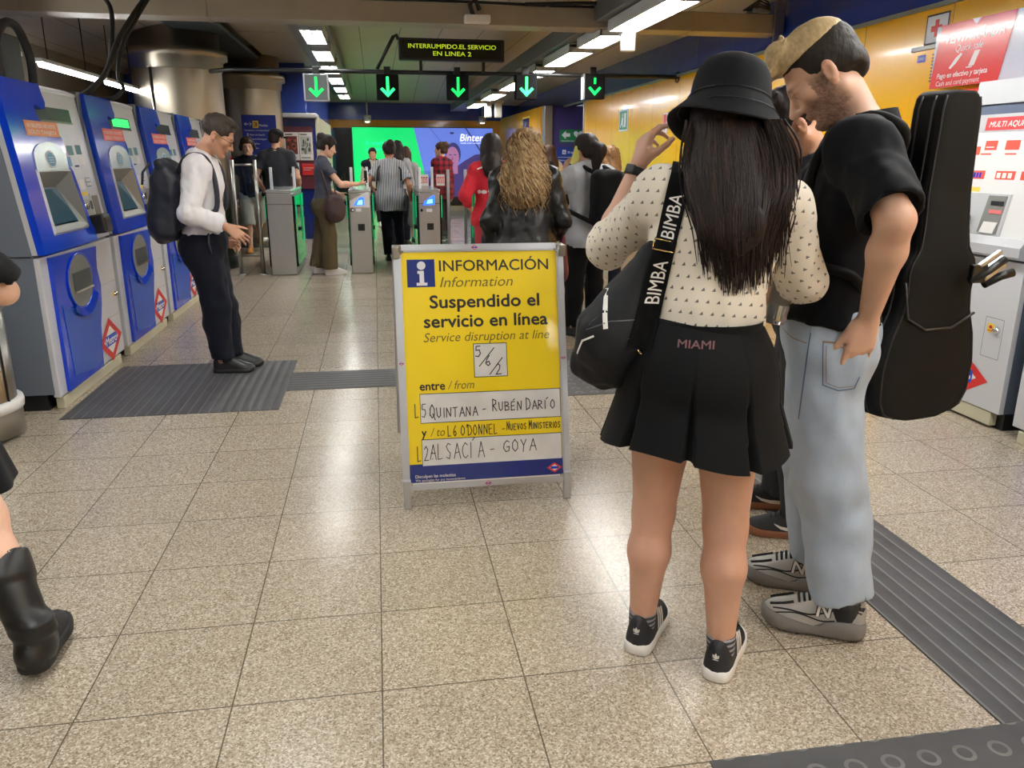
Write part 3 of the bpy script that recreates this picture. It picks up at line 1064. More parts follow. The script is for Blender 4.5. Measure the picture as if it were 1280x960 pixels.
# ================================================================== YELLOW NOTICE BOARD (A-frame)
STROKES = {
    'A': [[(0, 0), (.42, 1), (.8, 0)], [(.15, .38), (.68, .4)]],
    'B': [[(0, 0), (0, 1), (.5, .95), (.55, .7), (.1, .53), (.6, .42), (.6, .1), (0, 0)]],
    'C': [[(.7, .85), (.4, 1), (.1, .75), (0, .4), (.15, .08), (.45, 0), (.7, .15)]],
    'D': [[(0, 0), (0, 1), (.45, .9), (.7, .5), (.45, .08), (0, 0)]],
    'E': [[(.6, 1), (0, .95), (0, 0), (.6, .03)], [(0, .5), (.48, .55)]],
    'G': [[(.7, .85), (.4, 1), (.08, .7), (.03, .3), (.3, 0), (.65, .1), (.68, .42), (.4, .42)]],
    'I': [[(.1, 0), (.12, 1)]],
    'L': [[(0, 1), (0, 0), (.5, .03)]],
    'M': [[(0, 0), (.08, 1), (.4, .35), (.75, 1), (.85, 0)]],
    'N': [[(0, 0), (.05, 1), (.6, .05), (.68, 1)]],
    'O': [[(.35, 1), (.05, .75), (0, .3), (.3, 0), (.65, .25), (.65, .7), (.35, 1)]],
    'Q': [[(.35, 1), (.05, .75), (0, .3), (.3, 0), (.65, .25), (.65, .7), (.35, 1)], [(.4, .3), (.8, -.15)]],
    'R': [[(0, 0), (0, 1), (.55, .9), (.5, .6), (.05, .5), (.65, 0)]],
    'S': [[(.6, .9), (.3, 1), (.05, .8), (.25, .55), (.55, .35), (.4, .02), (0, .08)]],
    'T': [[(0, .95), (.7, 1)], [(.36, .97), (.33, 0)]],
    'U': [[(0, 1), (.03, .2), (.3, 0), (.55, .2), (.6, 1)]],
    'V': [[(0, 1), (.33, 0), (.65, 1)]],
    'Y': [[(0, 1), (.32, .5), (.65, 1)], [(.32, .5), (.25, -.1)]],
    '2': [[(.05, .8), (.3, 1), (.55, .8), (.4, .45), (0, .02), (.65, .05)]],
    '5': [[(.6, 1), (.1, .97), (.08, .58), (.45, .6), (.58, .3), (.35, 0), (0, .08)]],
    '6': [[(.5, 1), (.15, .6), (.05, .25), (.3, 0), (.55, .2), (.4, .45), (.08, .32)]],
    '-': [[(.1, .45), (.55, .47)]], "'": [[(.2, 1.05), (.12, .8)]], ':': [[(.2, .6), (.2, .55)], [(.2, .15), (.2, .1)]], '/': [[(-.2, -.3), (1.1, 1.3)]],
    ' ': [], }
ACC = {'Á': 'A', 'É': 'E', 'Í': 'I'}


def handwrite(mb, M, txt, x, y, h, w, mi, z, lw=0.0035, jitter=0.06, small=None):
    rr = random.Random(hash(len(txt)) + 3)
    widths = []
    for ch in txt:
        widths.append({' ': 0.45, 'I': 0.45, "'": 0.35, ':': 0.4, 'M': 1.1}.get(ch, 0.95))
    tot = sum(widths)
    cx = x
    firsts = True
    for ch, cw in zip(txt, widths):
        k = w / tot
        hh = h * (1.0 if (small is None or firsts) else small)
        base = ACC.get(ch, ch)
        for st in STROKES.get(base, []):
            pts = [(cx + (px + rr.uniform(-1, 1) * jitter * 0.5) * k * 0.92, y + (py + rr.uniform(-1, 1) * jitter * 0.5) * hh) for px, py in st]
            flat_line(mb, M, pts, lw, mi, z)
        if ch in ACC:
            flat_line(mb, M, [(cx + 0.3 * k, y + 1.12 * hh), (cx + 0.55 * k, y + 1.3 * hh)], lw, mi, z)
        firsts = ch == ' '
        cx += cw * k


def notice_board():
    t = empty('notice_board', (0.07, 3.13, 0), 0, 'yellow and silver A-frame notice board on the tiled floor announcing a service disruption', 'notice board')
    # front panel plane from bottom (y=0.0) to top leaning away
    W = 0.735
    zb, zt = 0.078, 1.095
    yb, yt = 0.02, 0.27
    up = Vector((0, yt - yb, zt - zb))
    H = up.length
    M = plane_M((-0.012, yb, zb), (1, 0, 0), up)          # local plane: x right, y up the board, z towards the viewer
    f = MB()
    fw = 0.032

    def B(x0, y0, x1, y1, z0, z1, bev=0.006, mi=0):
        k = bmesh.new()
        bmesh.ops.create_cube(k, size=1)
        bmesh.ops.scale(k, vec=(x1 - x0, y1 - y0, z1 - z0), verts=k.verts)
        if bev:
            bmesh.ops.bevel(k, geom=list(k.edges), offset=bev, segments=2, affect='EDGES')
        bmesh.ops.translate(k, vec=((x0 + x1) / 2, (y0 + y1) / 2, (z0 + z1) / 2), verts=k.verts)
        f.add(k, mi, M)
    B(0, 0, fw, H, -0.018, 0.012)
    B(W - fw, 0, W, H, -0.018, 0.012)
    B(0.01, 0, W - 0.01, fw * 0.8, -0.018, 0.0115)
    B(0.01, H - fw, W - 0.01, H, -0.018, 0.0115)
    for cx in (0.0, W):
        for cy in (0.0, H):
            sx = -1 if cx else 1
            sy = -1 if cy else 1
            B(min(cx, cx + sx * 0.042), min(cy, cy + sy * 0.042), max(cx, cx + sx * 0.042), max(cy, cy + sy * 0.042), -0.02, 0.015, 0.008, 1)
    f.build('frame', [M_ALU, M_CHROME], t)
    mk = MB()
    for cx, cy, w in ((W * 0.5, fw * 0.42, 0.016), (W * 0.47, H - fw * 0.5, 0.016), (fw * 0.5, H * 0.52, 0.012), (W - fw * 0.5, H * 0.52, 0.012)):
        diamond(mk, M, cx, cy, w, w * 0.66, 0, 1, 2, 0.0125)
    mk.build('frame_emblem', [M_RED, M_PAPER, M_BLUE], t)
    p = MB()
    flat_rect(p, M, fw * 0.7, fw * 0.6, W - fw * 0.7, H - fw * 0.7, 0, 0.0010)
    # back of the panel
    flat_rect(p, M, fw * 0.7, fw * 0.6, W - fw * 0.7, H - fw * 0.7, 1, -0.012)
    bh = 0.085
    flat_rect(p, M, fw * 0.9, fw * 0.8, W - fw * 0.9, fw * 0.8 + bh, 2, 0.0013)
    flat_rect(p, M, fw * 0.9, fw * 0.8, fw * 0.9 + W * 0.9, fw * 0.8 + 0.006, 3, 0.0016)
    p.build('poster', [M_YEL, M_GREY, M_BLUE_D, M_PAPER], t)
    L = MB()
    INK, GRY, WHT, BLU = 0, 1, 2, 3
    T = M @ Matrix.Translation((0, 0, 0.0019))
    # layout in fractions measured off the picture: u across, v down from the top
    def X(u):
        return u * W

    def Y(v):
        return (1 - v) * H
    I_ = MB()
    I_mats = [mat('info_white', (226, 226, 228), 0.4), M_BLUE_D]
    flat_rect(I_, M, X(0.075), Y(0.172), X(0.235), Y(0.06), 1, 0.0013)
    flat_disc(I_, M, X(0.158), Y(0.085), 0.018, 0.018, 0, 0.0017)
    flat_rect(I_, M, X(0.135), Y(0.118), X(0.172), Y(0.106), 0, 0.0017)
    flat_rect(I_, M, X(0.146), Y(0.16), X(0.172), Y(0.106), 0, 0.0018)
    flat_rect(I_, M, X(0.128), Y(0.166), X(0.19), Y(0.154), 0, 0.0017)
    I_.build('info_symbol', I_mats, t)
    put_text(L, T, 'INFORMACIÓN', X(0.262), Y(0.109), 0.066, INK, width=X(0.645), bold=0.012)
    put_text(L, T, 'Information', X(0.262), Y(0.174), 0.062, GRY, width=X(0.43), shear=0.25)
    put_text(L, T, 'Suspendido el', X(0.20), Y(0.258), 0.076, INK, width=X(0.645), bold=0.026)
    put_text(L, T, 'servicio en línea', X(0.162), Y(0.337), 0.076, INK, width=X(0.73), bold=0.026)
    put_text(L, T, 'Service disruption at line', X(0.155), Y(0.396), 0.056, GRY, width=X(0.745), shear=0.25)
    flat_rect(L, M, X(0.442), Y(0.548), X(0.642), Y(0.408), INK, 0.0012)
    flat_rect(L, M, X(0.446), Y(0.545), X(0.638), Y(0.411), WHT, 0.0015)
    put_text(L, T, 'entre', X(0.122), Y(0.592), 0.052, INK, width=X(0.145), bold=0.024)
    put_text(L, T, '/ from', X(0.285), Y(0.592), 0.052, GRY, width=X(0.155), shear=0.25)
    flat_rect(L, M, X(0.118), Y(0.728), X(0.955), Y(0.606), INK, 0.0012)
    flat_rect(L, M, X(0.121), Y(0.725), X(0.952), Y(0.609), WHT, 0.0015)
    put_text(L, T, 'y', X(0.122), Y(0.782), 0.052, INK, width=X(0.027), bold=0.024)
    put_text(L, T, '/ to', X(0.172), Y(0.782), 0.052, GRY, width=X(0.085), shear=0.25)
    flat_rect(L, M, X(0.118), Y(0.905), X(0.955), Y(0.793), INK, 0.0012)
    flat_rect(L, M, X(0.121), Y(0.902), X(0.952), Y(0.796), WHT, 0.0015)
    put_text(L, T @ Matrix.Translation((0, 0, 0.0006)), 'Disculpen las molestias', X(0.075), Y(0.951), 0.019, WHT, width=X(0.235), bold=0.015)
    put_text(L, T @ Matrix.Translation((0, 0, 0.0006)), 'We apologize for any inconvenience', X(0.075), Y(0.966), 0.015, WHT, width=X(0.29))
    L.build('printed_lettering', [mat('print_black', (32, 26, 28), 0.5), mat('print_grey', (112, 98, 30), 0.5), mat('write_on_white', (224, 222, 218), 0.35, noise=(9, 0.08)), M_BLUE_D], t)
    e = MB()
    diamond(e, M, X(0.905), Y(0.94), 0.035, 0.022, 0, 1, 2, 0.0019)
    e.build('poster_emblem', [M_RED, M_PAPER, M_BLUE], t)
    zz = 0.0023

    def line(*items):
        h = MB()
        for it in items:
            if it[0] == 'l':
                flat_line(h, M, it[1], 0.004, 0, zz)
            else:
                handwrite(h, M, *it[:5], 0, zz, it[5], small=it[6] if len(it) > 6 else None)
        h.build('handwriting', M_INK, t)
    line(('5', X(0.455), Y(0.462), 0.046, 0.036, 0.0042))
    line(('6', X(0.512), Y(0.502), 0.046, 0.036, 0.0042), ('l', [(X(0.475), Y(0.502)), (X(0.565), Y(0.428))]))
    line(('2', X(0.572), Y(0.538), 0.046, 0.036, 0.0042), ('l', [(X(0.535), Y(0.537)), (X(0.612), Y(0.47))]))
    line(('L5:', X(0.088), Y(0.702), 0.056, 0.07, 0.0036), ('QUINTANA -', X(0.175), Y(0.706), 0.056, X(0.345), 0.004, 0.72), ('RUBÉN DARÍO', X(0.545), Y(0.69), 0.05, X(0.385), 0.004, 0.75))
    line(("L6 O'DONNEL -", X(0.275), Y(0.785), 0.044, X(0.35), 0.0036), ('NUEVOS MINISTERIOS', X(0.625), Y(0.772), 0.036, X(0.33), 0.0034, 0.72))
    line(('L2:', X(0.092), Y(0.882), 0.062, 0.07, 0.0036), ('ALSACÍA -', X(0.165), Y(0.878), 0.066, X(0.40), 0.0034), ('GOYA', X(0.60), Y(0.862), 0.05, X(0.21), 0.0038))
    for x0 in (0.002, W - 0.034):
        MB().box((x0 - 0.012, 0.0, 0.0), (x0 + 0.02, 0.022, 0.13), 0, 0.003).build('front_foot', M_ALU, t)
    for x0 in (-0.012, W - 0.03):
        r = MB()
        r.box((x0 - 0.004, -0.012, 0.0), (x0 + 0.026, 0.012, 1.06), 0, 0.004)
        r.bm.transform(Matrix.Translation((0, 0.30, 1.085)) @ Matrix.Rotation(math.radians(24), 4, 'X') @ Matrix.Translation((0, 0, -1.085)))
        r.build('rear_leg', M_ALU, t)
    r = MB()
    r.box((0.0, 0.53, 0.40), (W - 0.02, 0.55, 0.43), 0, 0.004)
    flat_rect(r, plane_M((-0.0, 0.31, 1.06), (1, 0, 0), (0, 0.40, -0.92)), 0.02, 0.02, W - 0.04, 0.97, 0)
    r.build('rear_panel', M_ALU, t)
    for x0 in (-0.016, W - 0.034):
        MB().box((x0, 0.23, 1.04), (x0 + 0.028, 0.33, 1.09), 0, 0.004).build('hinge', M_STEEL, t)


notice_board()


# ================================================================== GATES
M_GLASS = glass('gate_glass', (236, 246, 243))
M_GREENGLASS = glass('green_edge_glass', (120, 205, 172))
M_GLOW = glow('gate_green_led', (30, 225, 150), 0.14)
M_READER = glow('reader_screen', (40, 90, 230), 1.6)
M_READER_W = mat('reader_white', (232, 236, 240), 0.3)
M_GSTEEL = mat('gate_steel', (186, 186, 182), 0.34, 0.7, bump=(14, 0.04))


def gate(xc, label, reader=None, w=0.27, led=True, y0=10.42):
    t = empty('ticket_gate', (xc, y0, 0), 0, label, 'ticket gate', 'ticket gates')
    h = w / 2
    b = MB()
    b.box((-h, 0, 0.0), (h, 1.35, 1.02), 0, 0.012)
    b.box((-h + 0.01, 0.02, 0), (h - 0.01, 1.33, 0.06), 0)
    b.box((-h - 0.002, -0.002, 0.88), (h + 0.002, 0.4, 0.888), 1)
    b.build('cabinet', [M_GSTEEL, M_STEEL_D], t)
    MB().box((-h - 0.006, -0.006, 1.02), (h + 0.006, 1.36, 1.062), 0, 0.014).build('top_plate', mat('gate_top', (206, 210, 210), 0.22, 0.7), t)
    if reader:
        M = plane_M((-h, -0.004, 0.84), (1, 0, 0), (0, 0, 1))
        r = MB()
        if reader == 'white':
            flat_poly(r, M, [(0.01, 0.0), (w - 0.012, 0.0), (w - 0.012, 0.20), (w - 0.03, 0.2), (0.01, 0.085)], 0, 0.0)
            flat_poly(r, M, [(0.06, 0.022), (0.19, 0.03), (0.19, 0.125), (0.15, 0.13), (0.085, 0.075)], 1, 0.001)
            flat_poly(r, M, [(0.10, 0.035), (0.17, 0.04), (0.17, 0.095), (0.12, 0.085)], 3, 0.002)
            flat_disc(r, M, 0.04, -0.03, 0.026, 0.026, 2, 0.001)
            flat_disc(r, M, 0.045, -0.03, 0.015, 0.015, 0, 0.002)
            flat_rect(r, M, 0.085, -0.05, 0.15, -0.01, 0, 0.001)
        else:
            flat_poly(r, M, [(0.05, 0.02), (0.205, 0.03), (0.205, 0.15), (0.17, 0.14), (0.07, 0.07)], 1, 0.001)
            flat_poly(r, M, [(0.10, 0.045), (0.175, 0.05), (0.175, 0.10), (0.12, 0.09)], 3, 0.002)
            flat_disc(r, M, 0.035, -0.04, 0.016, 0.02, 2, 0.001)
            flat_rect(r, M, 0.095, -0.06, 0.17, -0.02, 0, 0.001)
        flat_rect(r, M, 0.10, -0.29, 0.185, -0.205, 2, 0.001)
        r.build('card_reader', [M_READER_W, M_READER, M_BLACK, glow('reader_blue', (110, 190, 250), 1.8)], t)
    # passage side: glass edge lit green
    for s in (-1, 1):
        g = MB()
        g.box((s * (h + 0.012) - 0.01, 0.06, 0.10), (s * (h + 0.012) + 0.01, 1.28, 0.98), 0, 0.004)
        g.build('side_glass', M_GREENGLASS, t)
        if led:
            for y_, z_ in ((0.10, 0.70), (0.95, 0.35)):
                MB().box((s * (h + 0.03) - 0.006, y_, z_), (s * (h + 0.03) + 0.006, y_ + 0.03, 0.98), 0).build('green_light', M_GLOW, t)
        g = MB()
        g.box((s * (h + 0.03) - 0.012, 0.5, 0.52), (s * (h + 0.03) + 0.012, 0.68, 0.57), 0)
        g.build('sensor_strip', M_BLACK, t)
    p = MB()
    p.box((-h + 0.02, 0.30, 1.05), (-h + 0.055, 0.34, 1.33), 0, 0.006)
    p.build('post', M_READER_W, t)
    p = MB()
    p.box((h - 0.055, 0.80, 1.05), (h - 0.02, 0.84, 1.33), 0, 0.006)
    p.build('post', M_READER_W, t)
    d = MB()
    d.box((-h + 0.03, 0.34, 1.05), (-h + 0.042, 0.85, 1.28), 0)
    d.build('wing_glass', M_GLASS, t)
    return t


def door_leaf(x, side, label):
    """tall glass leaf with its red warning label on a slim steel post"""
    y = 11.86
    t = empty('gate_door', (x, y, 0), 0, label, 'glass gate door', 'glass gate doors')
    MB().box((-0.022, -0.02, 0), (0.022, 0.02, 1.29), 0, 0.006).build('post', M_ALU, t)
    g = MB()
    g.box((min(0, side * 0.36), -0.006, 0.1), (max(0, side * 0.36), 0.006, 1.27), 0)
    g.build('pane', M_GLASS, t)
    l = MB()
    M = plane_M((side * 0.05 if side > 0 else -0.17, -0.010, 1.06), (1, 0, 0), (0, 0, 1))
    flat_rect(l, M, 0, 0, 0.12, 0.16, 0)
    for k in range(3):
        flat_rect(l, M, 0.012 + 0.035 * k, 0.035, 0.038 + 0.035 * k, 0.125, 1, 0.001)
        flat_disc(l, M, 0.025 + 0.035 * k, 0.095, 0.007, 0.01, 0, 0.002)
        flat_rect(l, M, 0.02 + 0.035 * k, 0.045, 0.03 + 0.035 * k, 0.085, 0, 0.002)
    l.build('warning_label', [M_PAPER, M_STRED], t)
    return t


gate(-1.20, 'plain steel ticket gate beside the steel rail, leftmost of the row', None, 0.31)
gate(-0.215, 'steel ticket gate with a white reader face, before the woman holding out her phone', 'white')
gate(0.665, 'steel ticket gate with a dark blue lit reader, right behind the striped shirt woman', 'blue')
gate(1.50, 'ticket gate with green glass edge, hidden behind the black leather jacket')
gate(2.42, 'green lit ticket gate left of the person in the grey sweatshirt')
gate(3.36, 'last ticket gate by the yellow wall, behind the woman in the black hat')
door_leaf(0.58, 1, 'glass gate door between the striped shirt woman and the white reader gate')
door_leaf(1.037, -1, 'glass gate door on the slim post in front of the plaid shirt person')
door_leaf(1.29, 1, 'glass gate door on the slim post left of the red sweatshirt')
door_leaf(3.0, -1, 'glass gate door behind the grey sweatshirt')
door_leaf(-0.79, 1, 'glass gate door behind the woman in olive trousers')


def side_rail():
    t = empty('steel_rail', (-1.60, 10.5, 0), 0, 'tubular steel passage frame on the floor left of the first ticket gate', 'rail')
    for x in (-0.14, 0.13):
        MB().tube([(x, 0, 0), (x, 0, 1.42)], 0.024, 0, 14).build('post', M_STEEL, t)
        MB().lathe([(0.055, 0), (0.055, 0.012), (0.026, 0.02)], (x, 0, 0), 20, 0).build('foot_plate', M_STEEL, t)
    b = MB()
    b.tube([(-0.14, 0, 1.36), (0.13, 0, 1.36)], 0.014, 0)
    b.tube([(-0.14, 0, 0.25), (0.13, 0, 0.25)], 0.014, 0)
    b.build('crossbar', M_STEEL, t)
    MB().box((-0.115, -0.004, 0.95), (0.105, 0.004, 1.33), 0).build('pane', M_GLASS, t)


side_rail()

# ------------------------------------------------------------------ overhead gantry, arrows and display
t = empty('gantry', (1.04, 10.5, 2.46), 0, 'black overhead pipe carrying the five arrow signals above the gates', 'gantry')
MB().tube([(-2.98, 0.3, 0), (-2.72, 0, 0), (2.72, 0, 0.012), (2.91, 0, 0.012)], 0.026, 0, 14).build('pipe', M_BLACK, t)
MB().lathe([(0.07, 2.895), (0.07, 2.91), (0.0, 2.91)], (0, 0, 0.012), 20, 0, 'x').build('wall_plate', M_BLACK, t)
b = MB()
b.tube([(-0.97, -0.05, 0.03), (-0.76, -0.05, 0.40), (-0.72, -0.05, 0.42), (-0.70, -0.05, 0.37)], 0.022, 0, 8)
b.build('brace', M_BLACK, t)

M_ARROW = glow('arrow_green', (8, 225, 88), 1.0)
M_ARROW_B = glow('arrow_green_bright', (40, 255, 120), 1.7)


def arrow(x, z, label, bright=False, pale=False, broken=False):
    t = empty('arrow_signal', (x, 10.4, z), 0, label, 'arrow signal', 'green arrow signals over the gates')
    hs = 0.135
    c = mat('arrow_case_black', (7, 7, 8), 0.8, spec=0.2) if not pale else mat('arrow_case_glare', (110, 118, 120), 0.25)  # pale: front glare put into the colour of a black case
    MB().box((-hs, -0.07, -0.15), (hs, 0.06, 0.145), 0, 0.012).build('case', c, t)
    b = MB()
    b.box((-0.04, 0.02, 0.14), (0.04, 0.06, 0.24), 0, 0.004)
    b.build('bracket', M_BLACK, t)
    if pale or broken:
        k = MB()
        k.box((-hs - 0.012, -0.075, -0.155), (-hs + 0.004, 0.06, 0.15), 0)
        if pale:
            k.box((hs - 0.004, -0.075, -0.155), (hs + 0.012, 0.06, 0.15), 0)
            k.box((-hs, -0.075, -0.16), (hs, 0.06, -0.148), 0)
        k.build('rim', M_ALU, t)
    M = plane_M((0, -0.073, 0), (1, 0, 0), (0, 0, 1))
    a = MB()
    if broken:
        flat_rect(a, M, -0.014, 0.03, 0.014, 0.105, 0)
        flat_poly(a, M, [(0, -0.11), (0.085, -0.02), (0.06, -0.0), (0, -0.06), (-0.06, 0.0), (-0.085, -0.02)], 0)
    else:
        flat_rect(a, M, -0.016, -0.07, 0.016, 0.115, 0)
        flat_poly(a, M, [(0, -0.12), (0.09, -0.03), (0.066, -0.008), (0, -0.072), (-0.066, -0.008), (-0.09, -0.03)], 0, 0.001)
    a.build('arrow', M_ARROW_B if bright else M_ARROW, t)


arrow(-0.66, 2.265, 'green arrow signal with front glare painted pale on its case, leftmost under the black pipe', pale=True)
arrow(0.19, 2.28, 'very bright green arrow signal second from the left, left below the message display', bright=True)
arrow(1.05, 2.29, 'dimmer green arrow signal right under the message display', )
arrow(1.91, 2.31, 'bright green arrow signal in a black case, fourth from the left', bright=True)
arrow(2.79, 2.325, 'green arrow signal with a gap in its shaft, rightmost by the yellow wall', broken=True)

t = empty('message_display', (0.98, 10.3, 2.58), 0, 'black hanging message display with yellow-green dot letters above the gates', 'display')
MB().box((-0.645, -0.06, 0.0), (0.635, 0.08, 0.25), 0, 0.012).build('case', M_BLACK, t)
b = MB()
M = plane_M((0, -0.063, 0), (1, 0, 0), (0, 0, 1))
flat_rect(b, M, -0.60, 0.03, 0.59, 0.22, 0)
b.build('screen', mat('display_panel', (20, 22, 16), 0.25), t)
b = MB()
put_text(b, M @ Matrix.Translation((0, 0, 0.002)), 'INTERRUMPIDO.EL SERVICIO', -0.53, 0.135, 0.07, 0, width=1.06, bold=0.012)
put_text(b, M @ Matrix.Translation((0, 0, 0.002)), 'EN LINEA 2', -0.235, 0.055, 0.07, 0, width=0.46, bold=0.012)
b.build('message_text', glow('display_letters', (180, 205, 40), 0.5), t)
b = MB()
b.box((-0.40, -0.02, -0.12), (-0.365, 0.02, 0.01), 0)
b.box((0.365, -0.02, -0.12), (0.40, 0.02, 0.01), 0)
b.build('leg', M_BLACK, t)

# ------------------------------------------------------------------ the big advertising screen
t = empty('advertising_screen', (1.34, 22.86, 0.17), 0, 'huge lit advertising screen, green and violet, on the far yellow wall', 'advertising screen')
MB().box((-1.93, 0.0, 0.0), (1.94, 0.12, 2.09), 0, 0.006).build('case', M_BLACK, t)
b = MB()
M = plane_M((-1.92, -0.006, 0), (1, 0, 0), (0, 0, 1))
S = 1.15
flat_poly(b, M, [(0, 0.03), (2.28, 0.03), (2.0, 0.55), (1.66, 2.07), (0, 2.07)], 0)
flat_poly(b, M, [(2.28, 0.22), (3.85, 0.22), (3.85, 2.07), (1.66, 2.07), (2.0, 0.55)], 1, 0)
flat_rect(b, M, 2.28, 0.03, 3.85, 0.22, 7, 0)
flat_line(b, M, [(2.1, 2.07), (2.75, 1.3)], 0.012, 3, 0.001)
flat_line(b, M, [(3.1, 2.07), (3.55, 1.4)], 0.04, 3, 0.001)
flat_disc(b, M, 2.71, 1.94, 0.06, 0.03, 3, 0.001)
# seated figure of the advert
flat_poly(b, M, [(2.35, 0.22), (2.45, 0.8), (2.75, 1.0), (3.05, 1.2), (3.35, 1.37), (3.85, 1.42), (3.85, 0.22)], 4, 0.002)
flat_disc(b, M, 2.74, 1.38, 0.21, 0.31, 3, 0.0015)
flat_disc(b, M, 2.72, 1.28, 0.18, 0.30, 5, 0.003)
flat_rect(b, M, 2.62, 0.85, 2.86, 1.1, 5, 0.0025)
flat_disc(b, M, 2.66, 1.36, 0.04, 0.014, 3, 0.004)
flat_disc(b, M, 2.79, 1.36, 0.04, 0.014, 3, 0.004)
flat_disc(b, M, 2.72, 1.14, 0.06, 0.016, 6, 0.004)
flat_poly(b, M, [(2.715, 1.34), (2.74, 1.22), (2.69, 1.22)], 6, 0.004)
b.build('picture', [glow('ad_green', (8, 226, 118), 0.55), glow('ad_sky', (104, 132, 232), 0.5), glow('ad_cyan', (30, 235, 190), 0.6), glow('ad_dark', (52, 60, 130), 0.4),
                    glow('ad_violet', (72, 60, 128), 0.38), glow('ad_skin', (176, 122, 168), 0.45), glow('ad_lip', (150, 80, 130), 0.4), M_BLACK], t)
b = MB()
T = M @ Matrix.Translation((0, 0, 0.006))
put_text(b, T, 'Binter', 2.93, 1.73, 0.27, 0, width=0.66, bold=0.008, shear=0.2)
put_text(b, T, 'vuela con nosotros', 2.94, 1.66, 0.055, 0, width=0.64)
put_text(b, T, 'A vueltas de', 0.33, 1.62, 0.15, 1, width=0.92)
put_text(b, T, 'tarjetas', 0.33, 1.46, 0.15, 1, width=0.42)
b.build('advert_lettering', [glow('ad_white', (245, 245, 255), 0.8), glow('ad_letter_cyan', (30, 240, 200), 0.6)], t)

t = empty('dark_screen', (-0.84, 22.88, 0.17), 0, 'switched off black screen beside the green advertising screen', 'screen')
MB().box((-0.26, 0, 0.0), (0.25, 0.1, 2.06), 0, 0.006).build('case', M_BLACK, t)
MB().box((-0.24, -0.01, 0.02), (0.23, 0.0, 2.04), 0).build('panel', mat('dark_screen_glass', (26, 26, 28), 0.15), t)
for x in (-0.16, 2.95):
    o = empty('spot_lamp', (x, 22.6, 2.38), 0, 'small ceiling spot over the ' + ('left' if x < 1 else 'right') + ' part of the advertising screen', 'lamp', 'spots over the screen')
    MB().lathe([(0.0, 0.0), (0.07, 0.0), (0.1, 0.05), (0.1, 0.16), (0.0, 0.17)], (0, 0, 0), 20, 0).build('housing', M_REFL, o)
    MB().tube([(0, 0, 0.15), (0, 0, 0.50)], 0.02, 0, 8).build('stem', M_REFL, o)
    MB().lathe([(0.0, -0.03), (0.06, -0.02), (0.07, 0.0)], (0, 0, 0), 18, 0).build('bulb', glow('spot_warm', (255, 236, 214), 2.0), o)

# ------------------------------------------------------------------ signs on walls
M_NAVY = mat('sign_navy', (34, 50, 140), 0.35)
M_SIGNW = mat('sign_white', (222, 226, 232), 0.5)


def sign_panel(name, origin, xd, w, h, items, mats, label, cat, depth=0.02, base=0):
    t = empty(name, origin, 0, label, cat)
    xd = Vector(xd).normalized()
    nrm = xd.cross(Vector((0, 0, 1)))
    b = MB()
    b.prism([(0, 0), (w, 0), (w, h), (0, h)], -depth, 0.0, lambda a, c, d: tuple(xd * a + Vector((0, 0, c)) + nrm * d), 0)
    b.build('panel', mats[base], t)
    M = plane_M((0, 0, 0), xd, (0, 0, 1))
    b = MB()
    for it in items:
        k = it[0]
        if k == 'r':
            flat_rect(b, M, *it[1:5], it[5], it[6] if len(it) > 6 else 0.002)
        elif k == 't':
            put_text(b, M @ Matrix.Translation((0, 0, it[7] if len(it) > 7 else 0.004)), it[1], it[2], it[3], it[4], it[5], width=it[6], bold=0.012)
        elif k == 'p':
            flat_poly(b, M, it[1], it[2], it[3] if len(it) > 3 else 0.003)
        elif k == 'l':
            flat_line(b, M, it[1], it[2], it[3], 0.003)
        elif k == 'd':
            flat_disc(b, M, *it[1:5], it[5], it[6] if len(it) > 6 else 0.003)
    b.build('print', mats, t)
    return t


sign_panel('line_sign', (-2.07, 13.74, 1.40), (1, 0.0, 0), 0.53, 0.70,
           [('l', [(0.10, 0.56), (0.04, 0.56)], 0.012, 1), ('l', [(0.065, 0.58), (0.04, 0.56), (0.065, 0.54)], 0.01, 1), ('l', [(0.12, 0.58), (0.145, 0.56), (0.12, 0.54)], 0.01, 1),
            ('r', 0.165, 0.50, 0.255, 0.61, 2), ('t', '3', 0.185, 0.525, 0.09, 3, 0.05, 0.006), ('t', 'Moncloa', 0.265, 0.525, 0.05, 1, 0.13),
            ('t', 'Transbordo y correspondencias', 0.03, 0.455, 0.03, 1, 0.40), ('r', 0.07, 0.17, 0.085, 0.42, 1),
            ('t', 'Plaza de España', 0.105, 0.385, 0.036, 1, 0.24), ('t', 'Ventura Rodríguez', 0.105, 0.32, 0.036, 1, 0.26), ('t', 'Argüelles', 0.105, 0.25, 0.036, 1, 0.15), ('t', 'Moncloa', 0.105, 0.18, 0.036, 1, 0.13),
            ('t', 'M', 0.43, 0.39, 0.035, 1, 0.04), ('l', [(0.04, 0.08), (0.49, 0.08)], 0.006, 1), ('r', 0.0, 0.0, 0.53, 0.05, 4)],
           [M_NAVY, M_SIGNW, mat('line_yellow', (226, 190, 60), 0.4), M_INK, M_RED], 'blue line 3 station list on the steel column, above the person with headphones', 'sign')
MB_ = MB().box((-2.42, 13.735, 1.28), (-1.50, 13.76, 1.45), 0)
tag(MB_.build('red_band', M_RED), 'red band on the steel column below the blue line 3 sign', 'band')


